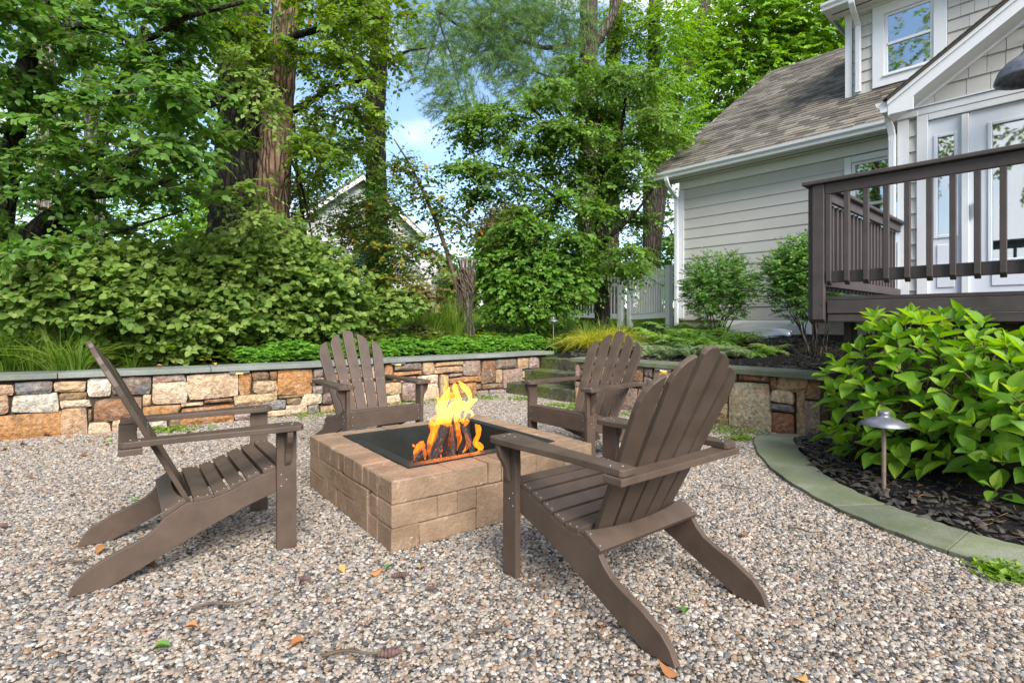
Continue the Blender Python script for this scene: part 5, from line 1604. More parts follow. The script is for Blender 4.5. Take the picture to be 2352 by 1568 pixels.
# --- twin-trunked tree behind the hedge
bt = base_at(575, 8.5)
pg = py_ground(575, 8.5)
t = tree('twin_trunk_tree', 'massive twin trunked tree with dark and reddish bark rising behind the hedge', bt,
         [((560, pg + 10, 8.5), .62), ((552, 700, 8.5), .50), ((548, 520, 8.5), .42), ((556, 330, 8.5), .36), ((560, 160, 8.55), .31), ((575, 0, 8.6), .28), ((590, -150, 8.7), .25)],
         [([(530, 420, 8.5), (525, 250, 8.4), (518, 80, 8.3), (510, -100, 8.2)], .16, .12),
          ([(640, 270, 8.5), (700, 240, 8.4), (770, 200, 8.3), (860, 180, 8.2)], .07, .02),
          ([(560, 180, 8.5), (640, 100, 8.2), (760, 60, 7.9), (880, 40, 7.7)], .08, .02),
          ([(550, 120, 8.5), (480, 60, 8.2), (430, 20, 7.9), (350, 90, 7.6)], .08, .03),
          ([(650, 330, 8.6), (690, 420, 8.4), (720, 560, 8.3)], .03, .012)],
         tiers([(-60, 400, 950), (60, 420, 930), (150, 440, 890), (250, 480, 870), (330, 640, 850), (420, 650, 800)], (7.4, 9.0), 42, .014, 56, 18, .5, 21, rg, lambda x, y: 485 < x < 665 and y > 150),
         M['bark_dark'], M['lf_oak'], rg, n_leaf=12, L=.62, droop=.35, lsize=.085, tm=T4, tw=.005, k=18)
o = tube_obj('trunk', [P(618, pg + 10, 8.25) - Vector(bt), P(620, 690, 8.25) - Vector(bt), P(622, 520, 8.25) - Vector(bt), P(632, 360, 8.25) - Vector(bt), P(640, 240, 8.3) - Vector(bt), P(655, 60, 8.35) - Vector(bt), P(668, -120, 8.4) - Vector(bt)], [.44, .36, .27, .24, .22, .2, .18], M['bark_red'], t, n=60, k=18, wob=.04)
# pale sprays hanging in front of the trunk
pp, tw_ = blob_sprays([(545, 150, 6.4, 45, 40, .25, 20), (590, 190, 6.3, 45, 45, .25, 26), (630, 250, 6.3, 30, 40, .2, 16), (575, 440, 6.5, 60, 60, .3, 26), (600, 500, 6.4, 50, 30, .3, 14)], rg, 11, .5, .5, .078, T4, tw=.004)
crown_obj('crown', M['lf_vib'], pp, t, tw_, bt)

# --- leaning broad-leaved tree at the end of the wall
b1 = base_at(-150, 6.6); pg = py_ground(-150, 6.6)
t1 = tree('leaning_tree', 'leaning broad leaved tree with dark branching limbs at the far end of the long wall', b1,
          [((-150, pg, 6.6), .20), ((-60, 730, 6.6), .17), ((20, 610, 6.5), .145), ((105, 515, 6.4), .12), ((190, 455, 6.4), .095), ((330, 345, 6.3), .07), ((440, 270, 6.3), .045), ((560, 195, 6.2), .02)],
          [([(-30, 690, 6.6), (10, 480, 6.5), (40, 280, 6.3), (75, 80, 6.2), (110, -60, 6.1)], .12, .08),
           ([(190, 455, 6.4), (300, 440, 6.2), (420, 400, 6.0), (510, 350, 5.9)], .04, .012),
           ([(75, 80, 6.2), (200, 60, 6.0), (330, 90, 5.9), (430, 40, 5.8), (560, 5, 5.8)], .045, .02),
           ([(105, 515, 6.4), (210, 545, 6.2), (340, 510, 6.0), (430, 480, 6.0)], .03, .01),
           ([(200, 455, 6.5), (240, 300, 6.5), (285, 160, 6.5), (330, 60, 6.4)], .045, .025)],
         tiers([(-30, -80, 560), (60, -80, 470), (140, -80, 430), (230, -80, 520), (300, -80, 540), (380, -60, 470), (440, -60, 440), (540, -60, 260), (600, -60, 60)], (5.2, 6.9), 44, .0125, 60, 15, .45, 17, rg),
         M['bark_dark'], M['lf_deep'], rg, n_leaf=11, L=.50, droop=.25, lsize=.098, tm=T4, tw=.006)
# --- trees further behind on that side
b2 = base_at(222, 14); tree('slender_tree', 'slender grey trunked tree forking behind the leaning tree', b2,
     [((222, 700, 14), .22), ((220, 400, 14), .2), ((205, 200, 14), .17), ((200, 0, 14), .14)], [([(232, 340, 14), (262, 250, 14), (300, 160, 14), (340, 60, 14)], .14, .08)],
     [(120, 300, 15, 130, 90, 1.2, 200), (300, 420, 15, 130, 80, 1.2, 200), (250, 200, 14.5, 160, 120, 1.2, 170), (400, 300, 15, 110, 150, 1.2, 170)],
     M['bark_pale'], M['lf_lime'], rg, n_leaf=14, L=.95, droop=.2, lsize=.13, tm=T2)
b2 = base_at(112, 12); tree('pale_barked_tree', 'stout pale barked tree partly hidden by broad leaves near the slender tree', b2, [((112, 700, 12), .24), ((112, 400, 12), .2), ((106, 150, 12), .18), ((110, -40, 12), .15)], [],
     [(60, 330, 13, 90, 80, 1, 100), (150, 120, 13, 130, 80, 1, 130)], M['bark_pale'], M['lf_oak'], rg, n_leaf=12, L=.9, lsize=.12)
# --- second tall tree with the vine
b3 = base_at(866, 13); tree('tall_tree', 'tall straight dark trunked tree with vines beside the gap of open sky', b3,
     [((868, 760, 13), .33), ((866, 560, 13), .27), ((864, 400, 13), .25), ((862, 250, 13), .235), ((872, 100, 13), .22), ((878, -80, 13), .2)],
     [([(864, 330, 13), (800, 280, 12.6), (730, 260, 12.2)], .06, .02), ([(870, 150, 13), (930, 120, 12.8), (980, 110, 12.6)], .05, .015)],
     [(845, 190, 12.5, 50, 100, .6, 70), (850, 330, 12.5, 40, 60, .5, 22), (760, 330, 12.4, 110, 60, .9, 144), (860, 430, 12.6, 30, 50, .35, 42), (700, 430, 12.4, 70, 70, .8, 78), (820, 60, 12.5, 110, 90, .9, 198), (690, 300, 12.4, 80, 60, .8, 78), (905, 400, 12.4, 40, 40, .4, 21)],
     M['bark_dark'], M['lf_oak'], rg, n_leaf=12, L=.7, droop=.35, lsize=.10, tm=T2, tw=.007)
# --- dark holly with yellowing sprays
b4 = base_at(860, 11.8); tree('holly_bush', 'dark evergreen bush growing round the foot of the tall straight tree', b4, None,
     [([(862, 740, 11.8), (860, 640, 11.8), (850, 520, 11.8)], .05, .02)],
     [(860, 560, 11.8, 105, 70, .9, 560), (800, 500, 11.8, 60, 60, .7, 240), (900, 620, 11.8, 90, 40, .8, 260), (870, 460, 11.9, 50, 50, .5, 160), (780, 640, 11.8, 60, 50, .7, 180)],
     M['bark_dark'], M['lf_holly'], rg, n_leaf=12, L=.34, droop=.15, lsize=.06, tm=T2, cat='bush')
b5 = base_at(990, 10.2); tree('yellowing_sapling', 'spindly sapling with sparse yellowing leaves leaning over the dark evergreen bush', b5,
     [((1062, 760, 10.2), .05), ((1046, 650, 10.2), .046), ((1020, 560, 10.2), .04), ((985, 470, 10.2), .032), ((945, 385, 10.2), .022), ((905, 320, 10.2), .012)],
     [([(1010, 540, 10.2), (940, 560, 10), (860, 570, 9.9), (780, 560, 9.8)], .014, .005), ([(1000, 520, 10.2), (1050, 470, 10.2), (1090, 450, 10.2)], .012, .004), ([(960, 430, 10.2), (1000, 430, 10.2), (1040, 440, 10.2)], .01, .004), ([(1040, 640, 10.2), (960, 640, 10), (880, 650, 9.9), (800, 660, 9.8)], .014, .005), ([(975, 450, 10.2), (900, 470, 10.1), (830, 460, 10)], .012, .004)],
     [(860, 480, 10, 90, 40, .5, 97), (800, 530, 10, 70, 50, .4, 75), (900, 560, 10, 100, 40, .5, 112), (880, 640, 9.9, 100, 30, .4, 90), (960, 420, 10.2, 50, 60, .3, 54), (1010, 480, 10.2, 50, 50, .3, 54), (1050, 520, 10.2, 50, 50, .3, 45), (1000, 590, 10.2, 60, 40, .3, 39), (920, 380, 10.2, 50, 40, .3, 33)],
     M['twig'], M['lf_yel'], rg, n_leaf=9, L=.55, droop=.2, lsize=.085, tm=T4, tw=.004, cat='sapling')
for (x0, x1, lab) in [(662, 655, 'thin bare stemmed sapling close against the reddish trunk'), (697, 682, 'thin sapling with a few yellow leaves standing clear of the reddish trunk')]:
    bb = base_at(x0, 9.4); tree('thin_sapling', lab, bb, [((x0 + 14, 640, 9.4), .035), ((x0 + 2, 520, 9.4), .03), ((x1, 400, 9.4), .025), ((x1 - 6, 280, 9.4), .015)], [],
     [(x0 + 15, 480, 9.3, 40, 70, .3, 20), (x0 + 40, 400, 9.3, 60, 60, .3, 26)], M['bark'], M['lf_yel'], rg, n_leaf=8, L=.45, lsize=.08, tm=T4, tw=.004, cat='sapling')
# --- white pine
b6 = base_at(1352, 16); pr = np.random.default_rng(55)
pine_blobs = [(1010, 60, 14.6, 90, 60, .9, 150), (1000, 150, 14.5, 80, 40, .8, 110), (1060, 200, 14.4, 90, 36, .8, 120), (1030, 250, 14.3, 50, 20, .5, 46), (1120, 60, 15, 110, 70, 1, 260), (1200, 90, 15.2, 110, 70, 1, 300), (1280, 40, 15.6, 90, 60, 1, 260), (1230, 180, 15.2, 90, 50, .9, 190), (1330, 150, 15.6, 50, 90, .8, 140), (1180, 10, 15.2, 160, 40, 1.2, 260), (1110, 130, 14.9, 80, 40, .8, 130), (1290, 230, 15.5, 60, 40, .7, 80), (965, 100, 14.5, 40, 50, .5, 45)]
parts = []
for (px, py, D, rx, ry, rd, cnt) in pine_blobs:
    o_, v = ell(P(px, py, D), (rx * D / FPX, rd, ry * D / FPX), cnt, pr, .5)
    d = unit(np.stack([v[:, 0] * .7 - .35, v[:, 1] * .6, v[:, 2] * .3 - .12], -1) + pr.normal(0, .35, v.shape))
    nn_ = 46
    tt = pr.random((cnt, nn_)) ** .8
    Ls = pr.uniform(.28, .5, cnt)
    pos = o_[:, None] + d[:, None] * (Ls[:, None] * tt)[..., None] - UP * (.12 * Ls[:, None] * tt * tt)[..., None]
    fw = d[:, None] * .8 + pr.normal(0, .6, (cnt, nn_, 3))
    base = np.repeat(pr.random(cnt), nn_)
    parts.append(leaves(pos.reshape(-1, 3), fw.reshape(-1, 3), pr.normal(size=(cnt * nn_, 3)), pr.uniform(.13, .2, cnt * nn_), np.clip(base * .6 + .4 * pr.random(cnt * nn_), 0, .999), TN, wid=np.full(cnt * nn_, 1.6)))
pine = tree('white_pine', 'tall pine with soft needle boughs spreading over the gap of open sky', b6,
     [((1352, 740, 16), .36), ((1352, 400, 16), .32), ((1350, 200, 16), .29), ((1352, 60, 16), .27), ((1355, -120, 16), .24)],
     [([(1352, 90, 16), (1250, 110, 15.4), (1150, 70, 15), (1060, 60, 14.7), (1000, 20, 14.4)], .08, .03), ([(1352, 150, 16), (1280, 180, 15.5), (1200, 150, 15.1), (1120, 120, 14.9)], .05, .02),
      ([(1040, -20, 14.7), (1010, 40, 14.5), (1040, 140, 14.4), (1060, 230, 14.3)], .04, .012), ([(1015, 40, 14.5), (990, 110, 14.4), (975, 170, 14.4)], .03, .01), ([(1360, 110, 16), (1400, 50, 16), (1425, -20, 16)], .15, .12), ([(1352, 200, 16), (1300, 240, 15.6), (1240, 220, 15.3)], .04, .012)],
     [(0, -4000, 16, 1, 1, 1, 1)], M['bark'], M['lf_pine'], pr, n_leaf=2, lsize=.01, extra=parts, k=14)
# --- big rounded tree right of centre
b7 = base_at(1383, 10.8)
rg7 = np.random.default_rng(77)
tree('spreading_tree', 'broad spreading tree with layered drooping leaves between the sky gap and the house', b7,
     [((1384, 760, 10.8), .17), ((1382, 680, 10.8), .14), ((1378, 590, 10.8), .125), ((1381, 500, 10.8), .115), ((1384, 460, 10.8), .10)],
     [([(1382, 480, 10.8), (1360, 400, 10.6), (1310, 300, 10.3), (1260, 220, 10)], .07, .02), ([(1384, 470, 10.8), (1410, 380, 10.7), (1430, 280, 10.6), (1440, 180, 10.5)], .07, .02), ([(1380, 510, 10.8), (1300, 470, 10.4), (1200, 400, 10), (1110, 370, 9.8)], .05, .012),
      ([(1382, 560, 10.8), (1450, 500, 10.6), (1510, 420, 10.4)], .05, .015), ([(1380, 600, 10.8), (1290, 580, 10.4), (1200, 560, 10.2), (1120, 570, 10)], .04, .012), ([(1384, 450, 10.8), (1380, 330, 10.8), (1370, 200, 10.8)], .06, .02)],
         tiers([(160, 1260, 1500), (210, 1150, 1560), (260, 1060, 1590), (330, 1020, 1540), (400, 1060, 1490), (470, 1090, 1490), (560, 1090, 1500), (640, 1100, 1420)], (9.6, 11.2), 40, .0145, 62, 17, .5, 46, rg7),
         M['bark_dark'], M['lf_mid'], rg7, n_leaf=13, L=.66, droop=.35, lsize=.088, tm=T4, tw=.005, shell=.42)
# leafy climbing shrub below it
b8 = base_at(1210, 10.2); tree('leafy_thicket', 'dense dark green leafy shrub beside the cut stump', b8, None, [([(1215, 780, 10.2), (1200, 700, 10.1), (1180, 620, 10)], .03, .01), ([(1220, 780, 10.2), (1240, 680, 10.1), (1270, 600, 10)], .03, .01)],
     [(1180, 660, 9.9, 90, 60, .6, 330), (1280, 650, 9.9, 90, 60, .6, 330), (1230, 600, 10, 130, 50, .6, 330), (1140, 600, 10.1, 60, 70, .5, 170), (1340, 640, 10.3, 50, 60, .5, 130), (1210, 710, 9.8, 120, 30, .5, 200)],
     M['twig'], M['lf_mid'], rg7, n_leaf=8, L=.35, droop=.3, lsize=.082, tm=T4r, cat='shrub')
# --- tall trees behind, right of the pine, and the maple beyond the roof
for (x, D, lab, pts) in [(1405, 18, 'tall pale trunk of a tree leaning beside the pine', [((1400, 740, 18), .3), ((1405, 400, 18), .27), ((1408, 150, 18), .25), ((1420, -80, 18), .22)]),
                         (1500, 17, 'tall leafy tree with mottled trunk between the pine and the maple', [((1500, 740, 17), .3), ((1495, 400, 17), .24), ((1500, 200, 17), .2), ((1505, -60, 17), .18)]),
                         (1560, 19, 'tall tree with a slanting upper limb standing near the roof ridge', [((1480, 740, 19), .3), ((1520, 400, 19), .26), ((1560, 200, 19), .22), ((1610, 40, 19), .18), ((1640, -60, 19), .15)])]:
    bb = base_at(pts[0][0][0], D)
    tree('tall_leafy_tree', lab, bb, pts, [], [(x + 20, 60, D - .6, 70, 80, 1, 170), (x + 10, 200, D - .6, 60, 80, 1, 150), (x, 330, D - .6, 60, 80, 1, 120)], M['bark'], M['lf_lime'] if x > 1450 else M['lf_oak'], rg7, n_leaf=12, L=.85, droop=.35, lsize=.14, tm=T2)
b9 = base_at(1800, 26); tree('maple_tree', 'large bright green maple rising beyond the roof ridge', b9, [((1800, 740, 26), .4), ((1800, 300, 26), .35), ((1810, 0, 26), .28)],
     [([(1800, 150, 26), (1720, 60, 25.5), (1650, 0, 25)], .14, .05), ([(1800, 150, 26), (1880, 80, 25.5), (1930, 20, 25)], .14, .05)],
     [(1720, 60, 24.5, 130, 90, 2, 448), (1860, 60, 24.5, 120, 90, 2, 448), (1660, 160, 24.5, 90, 90, 1.8, 264), (1790, 150, 24.5, 110, 70, 1.8, 304), (1600, 90, 25, 70, 90, 1.8, 160), (1900, 150, 24.5, 70, 90, 1.5, 160), (1780, -30, 24.5, 220, 60, 2, 320), (1590, 300, 25, 70, 110, 1.8, 184), (1640, 260, 25, 60, 50, 1.5, 96)],
     M['bark_dark'], M['lf_lime'], rg7, n_leaf=14, L=.95, droop=.25, lsize=.20, tm=T4)
# --- backdrop of trees across the neighbouring gardens
for (px, D, py, rx, ry, lab, mm) in [(60, 26, 520, 220, 110, 'rounded lime green tree far behind the leaning tree', 'lf_lime'), (330, 27, 560, 200, 90, 'low spreading green tree beyond the hedge, left of the white house', 'lf_oak'), (480, 24, 470, 110, 120, 'narrow green tree between the hedge and the white neighbouring house', 'lf_lime'),
                                (1120, 30, 620, 120, 70, 'small far green tree in line with the cut stump', 'lf_oak'), (1160, 24, 520, 60, 60, 'small reddish leaved tree peeping past the spreading tree', 'lf_red'), (1420, 30, 600, 200, 110, 'broad far green tree behind the white picket fence', 'lf_mid'), (1580, 28, 520, 110, 160, 'far lime green tree behind the corner of the house', 'lf_lime'), (-220, 24, 400, 200, 250, 'large green tree standing beyond the leaning tree', 'lf_oak'), (960, 34, 640, 150, 50, 'far dark green bush in line with the evergreen bush', 'lf_mid'), (1240, 33, 560, 120, 130, 'far dark green tree behind the spreading tree', 'lf_mid')]:
    lab = lab.replace(', left of the white house', ' near the white house')
    bb = base_at(px, D); gp = py_ground(px, D)
    tree('garden_tree', lab, bb, [((px, gp, D), .25), ((px, py, D), .15)], [([(px, (gp + py) / 2, D), (px - rx * .4, py, D)], .08, .03)],
         [(px, py, D, rx, ry, 2.0, 260), (px - rx * .5, py + ry * .5, D, rx * .6, ry * .6, 1.6, 110), (px + rx * .5, py + ry * .5, D, rx * .6, ry * .6, 1.6, 110)], M['bark'], M[mm], rg7, n_leaf=13, L=1.3, droop=.25, lsize=.26, tm=T2)
# --- cut stump with old vines
bs = base_at(1070, 9.3); st = empty('tree_stump', bs); tag(st, 'cut tree stump with sawn stubs and tangled dead vines above the wall', 'stump')
tube_obj('trunk', [P(1078, py_ground(1070, 9.3), 9.3) - Vector(bs), P(1072, 700, 9.3) - Vector(bs), P(1070, 640, 9.3) - Vector(bs), P(1070, 615, 9.3) - Vector(bs)], [.13, .11, .14, .10], M['bark'], st, n=24, k=12, wob=.1)
for (x0, y0, x1, y1, r) in [(1064, 620, 1056, 592, .06), (1072, 618, 1068, 590, .045), (1080, 620, 1088, 598, .05)]:
    tube_obj('stub', [P(x0, y0, 9.3) - Vector(bs), P((x0 + x1) / 2, (y0 + y1) / 2 - 2, 9.28) - Vector(bs), P(x1, y1, 9.25) - Vector(bs)], [r, r * .95, r * .9], M['bark_pale'], st, n=8, k=10, wob=.05)
for i in range(26):
    a0 = rg.uniform(0, 6.28); pts = []
    for k_ in range(6):
        a = a0 + k_ * rg.uniform(.2, .9); yy = 618 + k_ * rg.uniform(8, 26)
        c = P(1070, yy, 9.3) - Vector(bs); rr = rg.uniform(.11, .18) * (1 if yy < 680 else .8)
        pts.append((c.x + math.cos(a) * rr, c.y + math.sin(a) * rr, c.z))
    tube_obj('vine', pts, [.010, .008, .005], M['twig'], st, n=16, k=5)

# --- trees standing on the open side of the patio, seen only in the window glass
for (x, y, h, lab) in [(-17, -4, 20, 'broad green tree on the open side of the patio'), (-19, 5, 22, 'tall green tree on the open side of the patio, beyond the leaning tree'), (-14, -14, 21, 'green tree standing behind the open end of the gravel')]:
    root = empty('garden_tree', (x, y, 0)); tag(root, lab, 'tree', 'trees across the patio')
    tube_obj('trunk', [(0, 0, 0), (.1, 0, h * .4), (0, .1, h * .75)], [.28, .2, .1], M['bark'], root, n=16, k=9)
    o_, v_ = ell((x, y, h * .62), (5.5, 5.5, h * .36), 620, rg7, .42)
    d_ = unit(v_ + rg7.normal(0, .4, v_.shape)); L_ = rg7.uniform(.8, 1.6, len(o_))
    p_, f_, n_, s_ = sprays(o_, d_, L_, 13, .25, .30, rg7)
    crown_obj('crown', M['lf_oak'], [leaves(p_, f_, n_, s_, rg7.random(len(p_)), T2)], root, None, (x, y, 0))
# ------------------------------------------------------------------ hedge of viburnums behind the long wall
rg = np.random.default_rng(202)
VIB = [big_leaf_me('leaf', .40, .35, .12, 1), big_leaf_me('leaf', .43, .25, .2, 2), big_leaf_me('leaf', .37, .45, .08, 3)]
for m_ in VIB: m_.materials.append(M['lf_vib_o'])
def viburnum(px, D, lab, blobs, nobj):
    b = base_at(px, D); root = empty('viburnum_shrub', b); tag(root, lab, 'shrub', 'shrubs of the hedge')
    bv = np.array(b)
    for i in range(8):
        q = blobs[rg.integers(len(blobs))]
        e = P(q[0] + rg.uniform(-.5, .5) * q[3], q[1] + q[4] * .3, q[2] + rg.uniform(-.2, .2)) - Vector(b)
        s = Vector((rg.uniform(-.35, .35), rg.uniform(-.1, .1), 0))
        tube_obj('stem', [s, s * .6 + e * .35 + Vector((rg.uniform(-.1, .1), 0, .05)), e], [.017, .012, .005], M['twig'], root, n=10, k=6)
    P_, TW_, cand = [], [], []
    for (qx, qy, qd, rx, ry, rd, cnt) in blobs:
        sc = qd / FPX
        cnt = int(cnt * 1.35); o, v = ell(P(qx, qy, qd), (rx * sc, rd, ry * sc), cnt, rg, .42)
        d = unit(v * np.array([.8, .8, .5]) + np.array([0, -.35, .1]) + rg.normal(0, .4, v.shape))
        Ls = rg.uniform(.16, .32, cnt)
        n_ = 8
        t = np.linspace(.1, 1, n_)[None]
        s = unit(np.cross(d, UP + rg.normal(0, .3, (cnt, 3))))
        pos = o[:, None] + d[:, None] * (Ls[:, None] * t)[..., None]
        sg = np.where(np.arange(n_) % 2 == 0, 1., -1.)[None, :, None]
        fw = d[:, None] * .5 + s[:, None] * sg * .8 - UP * .25 + rg.normal(0, .3, (cnt, n_, 3))
        nr = UP * .75 + np.array([0, -.65, 0]) + rg.normal(0, .42, (cnt, n_, 3))
        sz = rg.uniform(.055, .098, (cnt, n_))
        pos, fw, nr, sz = pos.reshape(-1, 3), fw.reshape(-1, 3), nr.reshape(-1, 3), sz.ravel()
        rn = np.clip(np.repeat(rg.random(cnt), n_) * .6 + .4 * rg.random(len(pos)), 0, .999)
        cand.append((pos, fw, nr, sz, rn)); TW_.append(twigs(o, d, Ls, 0.0, .004))
    pos, fw, nr, sz, rn = [np.concatenate([c[i] for c in cand]) for i in range(5)]
    inside = pos[:, 2] > ground_z(pos[:, 0], pos[:, 1]) + .03
    pos, fw, nr, sz, rn = pos[inside], fw[inside], nr[inside], sz[inside], rn[inside]
    order = np.argsort(pos[:, 1] - sz * 6)
    for i in order[:nobj]:
        place_leaf('leaf', VIB[rg.integers(3)], pos[i] - bv, fw[i], nr[i], sz[i] * 1.05, None, root)
    k_ = order[nobj:]
    o = crown_obj('foliage', M['lf_vib'], [leaves(pos[k_], fw[k_], nr[k_], sz[k_], rn[k_], T4r)], root, TW_, b)
    tag(o, kind='stuff')
    return root
viburnum(150, 5.9, 'low leafy viburnum between the striped grass and the taller hedge shrubs', [(110, 690, 5.7, 100, 40, .3, 130), (170, 650, 5.8, 110, 50, .35, 170), (60, 710, 5.6, 60, 30, .25, 50), (250, 720, 5.9, 70, 60, .35, 110)], 150)
viburnum(330, 6.5, 'dense leafy viburnum with bare stems showing over the wall cap', [(300, 650, 6.3, 90, 70, .4, 230), (380, 700, 6.4, 90, 80, .4, 240), (280, 760, 6.3, 70, 50, .3, 100), (400, 780, 6.5, 80, 40, .3, 100), (330, 610, 6.4, 80, 40, .4, 110)], 150)
viburnum(500, 7.0, 'tall leafy viburnum directly before the twin trunks', [(500, 640, 6.8, 90, 70, .45, 240), (470, 700, 6.8, 90, 60, .4, 190), (560, 720, 6.9, 80, 50, .4, 140), (540, 590, 6.9, 80, 40, .4, 140), (480, 770, 6.9, 80, 40, .3, 80)], 150)
viburnum(700, 7.6, 'tallest leafy viburnum reaching up below the white neighbouring house', [(640, 600, 7.4, 70, 60, .45, 190), (700, 640, 7.4, 90, 80, .45, 300), (660, 710, 7.4, 90, 60, .4, 200), (740, 720, 7.6, 80, 50, .4, 160), (640, 545, 7.5, 50, 36, .35, 70), (770, 660, 7.6, 60, 50, .4, 120)], 150)
# a browner shrub where the hedge ends
b = base_at(880, 8.4); rt = empty('hydrangea_shrub', b); tag(rt, 'loose shrub with brown edged leaves where the hedge ends', 'shrub')
parts, tws = blob_sprays([(860, 700, 8.2, 80, 36, .4, 110), (920, 690, 8.3, 70, 30, .35, 90), (820, 720, 8.1, 60, 40, .3, 70), (980, 670, 8.4, 50, 30, .3, 40)], rg, 8, .3, .2, .085, T4r, tw=.005)
tag(crown_obj('foliage', M['lf_red'], [parts[3]], rt, [tws[3]], b), kind='stuff')
tag(crown_obj('foliage', M['lf_vib'], parts[:3], rt, tws[:3], b), kind='stuff')

# ------------------------------------------------------------------ the broad leaved shrub in the mulch bed
rgh = np.random.default_rng(303)
hb = Vector((2.82, 3.45, .1)); hyd = empty('hydrangea_bush', hb); tag(hyd, 'large hydrangea with broad bright green leaves spilling over the mulch bed', 'bush')
HYM = [big_leaf_me('leaf', .30, .42, .10, 5), big_leaf_me('leaf', .33, .30, .18, 6), big_leaf_me('leaf', .29, .55, .04, 7)]
HYN = [m_.copy() for m_ in HYM]
for m_ in HYM: m_.materials.append(M['lf_hyd_o'])
for m_ in HYN: m_.materials.append(M['lf_hyd_new'])
cands = []
tips = []
ax0, ax1 = np.array([2.80, 3.98]), np.array([3.12, 2.93])
for i in range(2600):
    s = rgh.random(); c = ax0 + (ax1 - ax0) * s
    th = rgh.uniform(0, 2 * math.pi); ph = math.acos(rgh.uniform(.0, 1.0))
    rad = .46 + .08 * s + .05 * math.sin(s * 7); hgt = .80 + .10 * math.sin(s * 5 + .6)
    n_ = np.array([math.cos(th) * math.sin(ph), math.sin(th) * math.sin(ph), math.cos(ph)])
    p = np.array([c[0] + n_[0] * rad, c[1] + n_[1] * rad, .30 + n_[2] * hgt])
    if n_[2] < .25: p[2] -= rgh.uniform(0, .16)
    # stay in front of the deck, off the wall
    bq = (p[0] - Q0.x) * BX.x + (p[1] - Q0.y) * BX.y
    if bq > -.12 and p[2] > .95: continue
    if bq > .12: continue
    if n_[1] > .55: continue
    if all(np.linalg.norm(p - q) > .118 for q, _ in tips): tips.append((p, n_))
tips = tips[:190]
for (p, n_) in tips:
    s = np.clip(((p[:2] - ax0) @ (ax1 - ax0)) / ((ax1 - ax0) @ (ax1 - ax0)), 0, 1)
    root = np.array([*(ax0 + (ax1 - ax0) * s + rgh.normal(0, .07, 2)), 0.18])
    ax = unit(np.array([n_[0] * .75, n_[1] * .75, n_[2] * .6 + .55]) + rgh.normal(0, .12, 3))
    mid = root + (p - root) * .55 + np.array([0, 0, .08])
    tube_obj('stem', [Vector(root) - hb, Vector(mid) - hb, Vector(p - ax * .03) - hb], [.009, .007, .0045], M['twig'], hyd, n=9, k=5)
    a0 = rgh.uniform(0, math.pi)
    s1 = unit(np.cross(ax, np.array([.3, .2, .9]) + rgh.normal(0, .1, 3))); s2 = np.cross(ax, s1)
    for lv in range(4):
        a = a0 + lv * math.pi / 2
        for sg in (0, math.pi):
            rd = s1 * math.cos(a + sg) + s2 * math.sin(a + sg)
            openness = (.45, .95, 1.25, 1.3)[lv]
            sz = (.085, .145, .165, .17)[lv] * rgh.uniform(.62, 1.22)
            f = unit(ax * math.cos(openness) + rd * math.sin(openness) + rgh.normal(0, .10, 3))
            f[2] -= (-.05, .0, .10, .20)[lv]
            up_ = unit(ax * .9 + UP * .9 - rd * .1 + rgh.normal(0, .2, 3))
            pos = p - ax * (.0, .025, .085, .15)[lv] + rd * .008
            if rgh.random() < (.0, .08, .2, .42)[lv]: continue
            if pos[2] < .12: continue
            cands.append((pos, f, up_, sz, lv))
# the 300 that show largest are leaves of their own
cands.sort(key=lambda c: (np.hypot(c[0][0] * .6, c[0][1])) - c[3] * 3 - c[0][2] * .25)
for (pos, f, up_, sz, lv) in cands[:300]:
    new = lv == 0 or (lv == 1 and rgh.random() < .18)
    place_leaf('leaf', (HYN if new else HYM)[rgh.integers(3)], pos - np.array(hb), f, up_, sz, None, hyd, wid=rgh.uniform(.78, 1.15))
rest = cands[300:]
if rest:
    parts = []
    for k_, m_ in enumerate(HYM):
        V = np.empty(len(m_.vertices) * 3); m_.vertices.foreach_get('co', V); V = V.reshape(-1, 3)
        Q_ = np.array([p_.vertices[:] for p_ in m_.polygons]); F3 = np.concatenate([Q_[:, [0, 1, 2]], Q_[:, [0, 2, 3]]])
        uvv = np.zeros((len(V), 2)); 
        for l_ in m_.loops: uvv[l_.vertex_index] = m_.uv_layers[0].data[l_.index].uv
        sel = [c for i, c in enumerate(rest) if i % 3 == k_]
        if not sel: continue
        parts.append(leaves(np.array([c[0] for c in sel]), np.array([c[1] for c in sel]), np.array([c[2] for c in sel]), np.array([c[3] for c in sel]), rgh.random(len(sel)), (V, F3, uvv)))
    o = crown_obj('foliage', M['lf_hyd'], parts, hyd, None, hb); tag(o, kind='stuff')
    o.data.polygons.foreach_set('use_smooth', np.ones(len(o.data.polygons), dtype=bool))

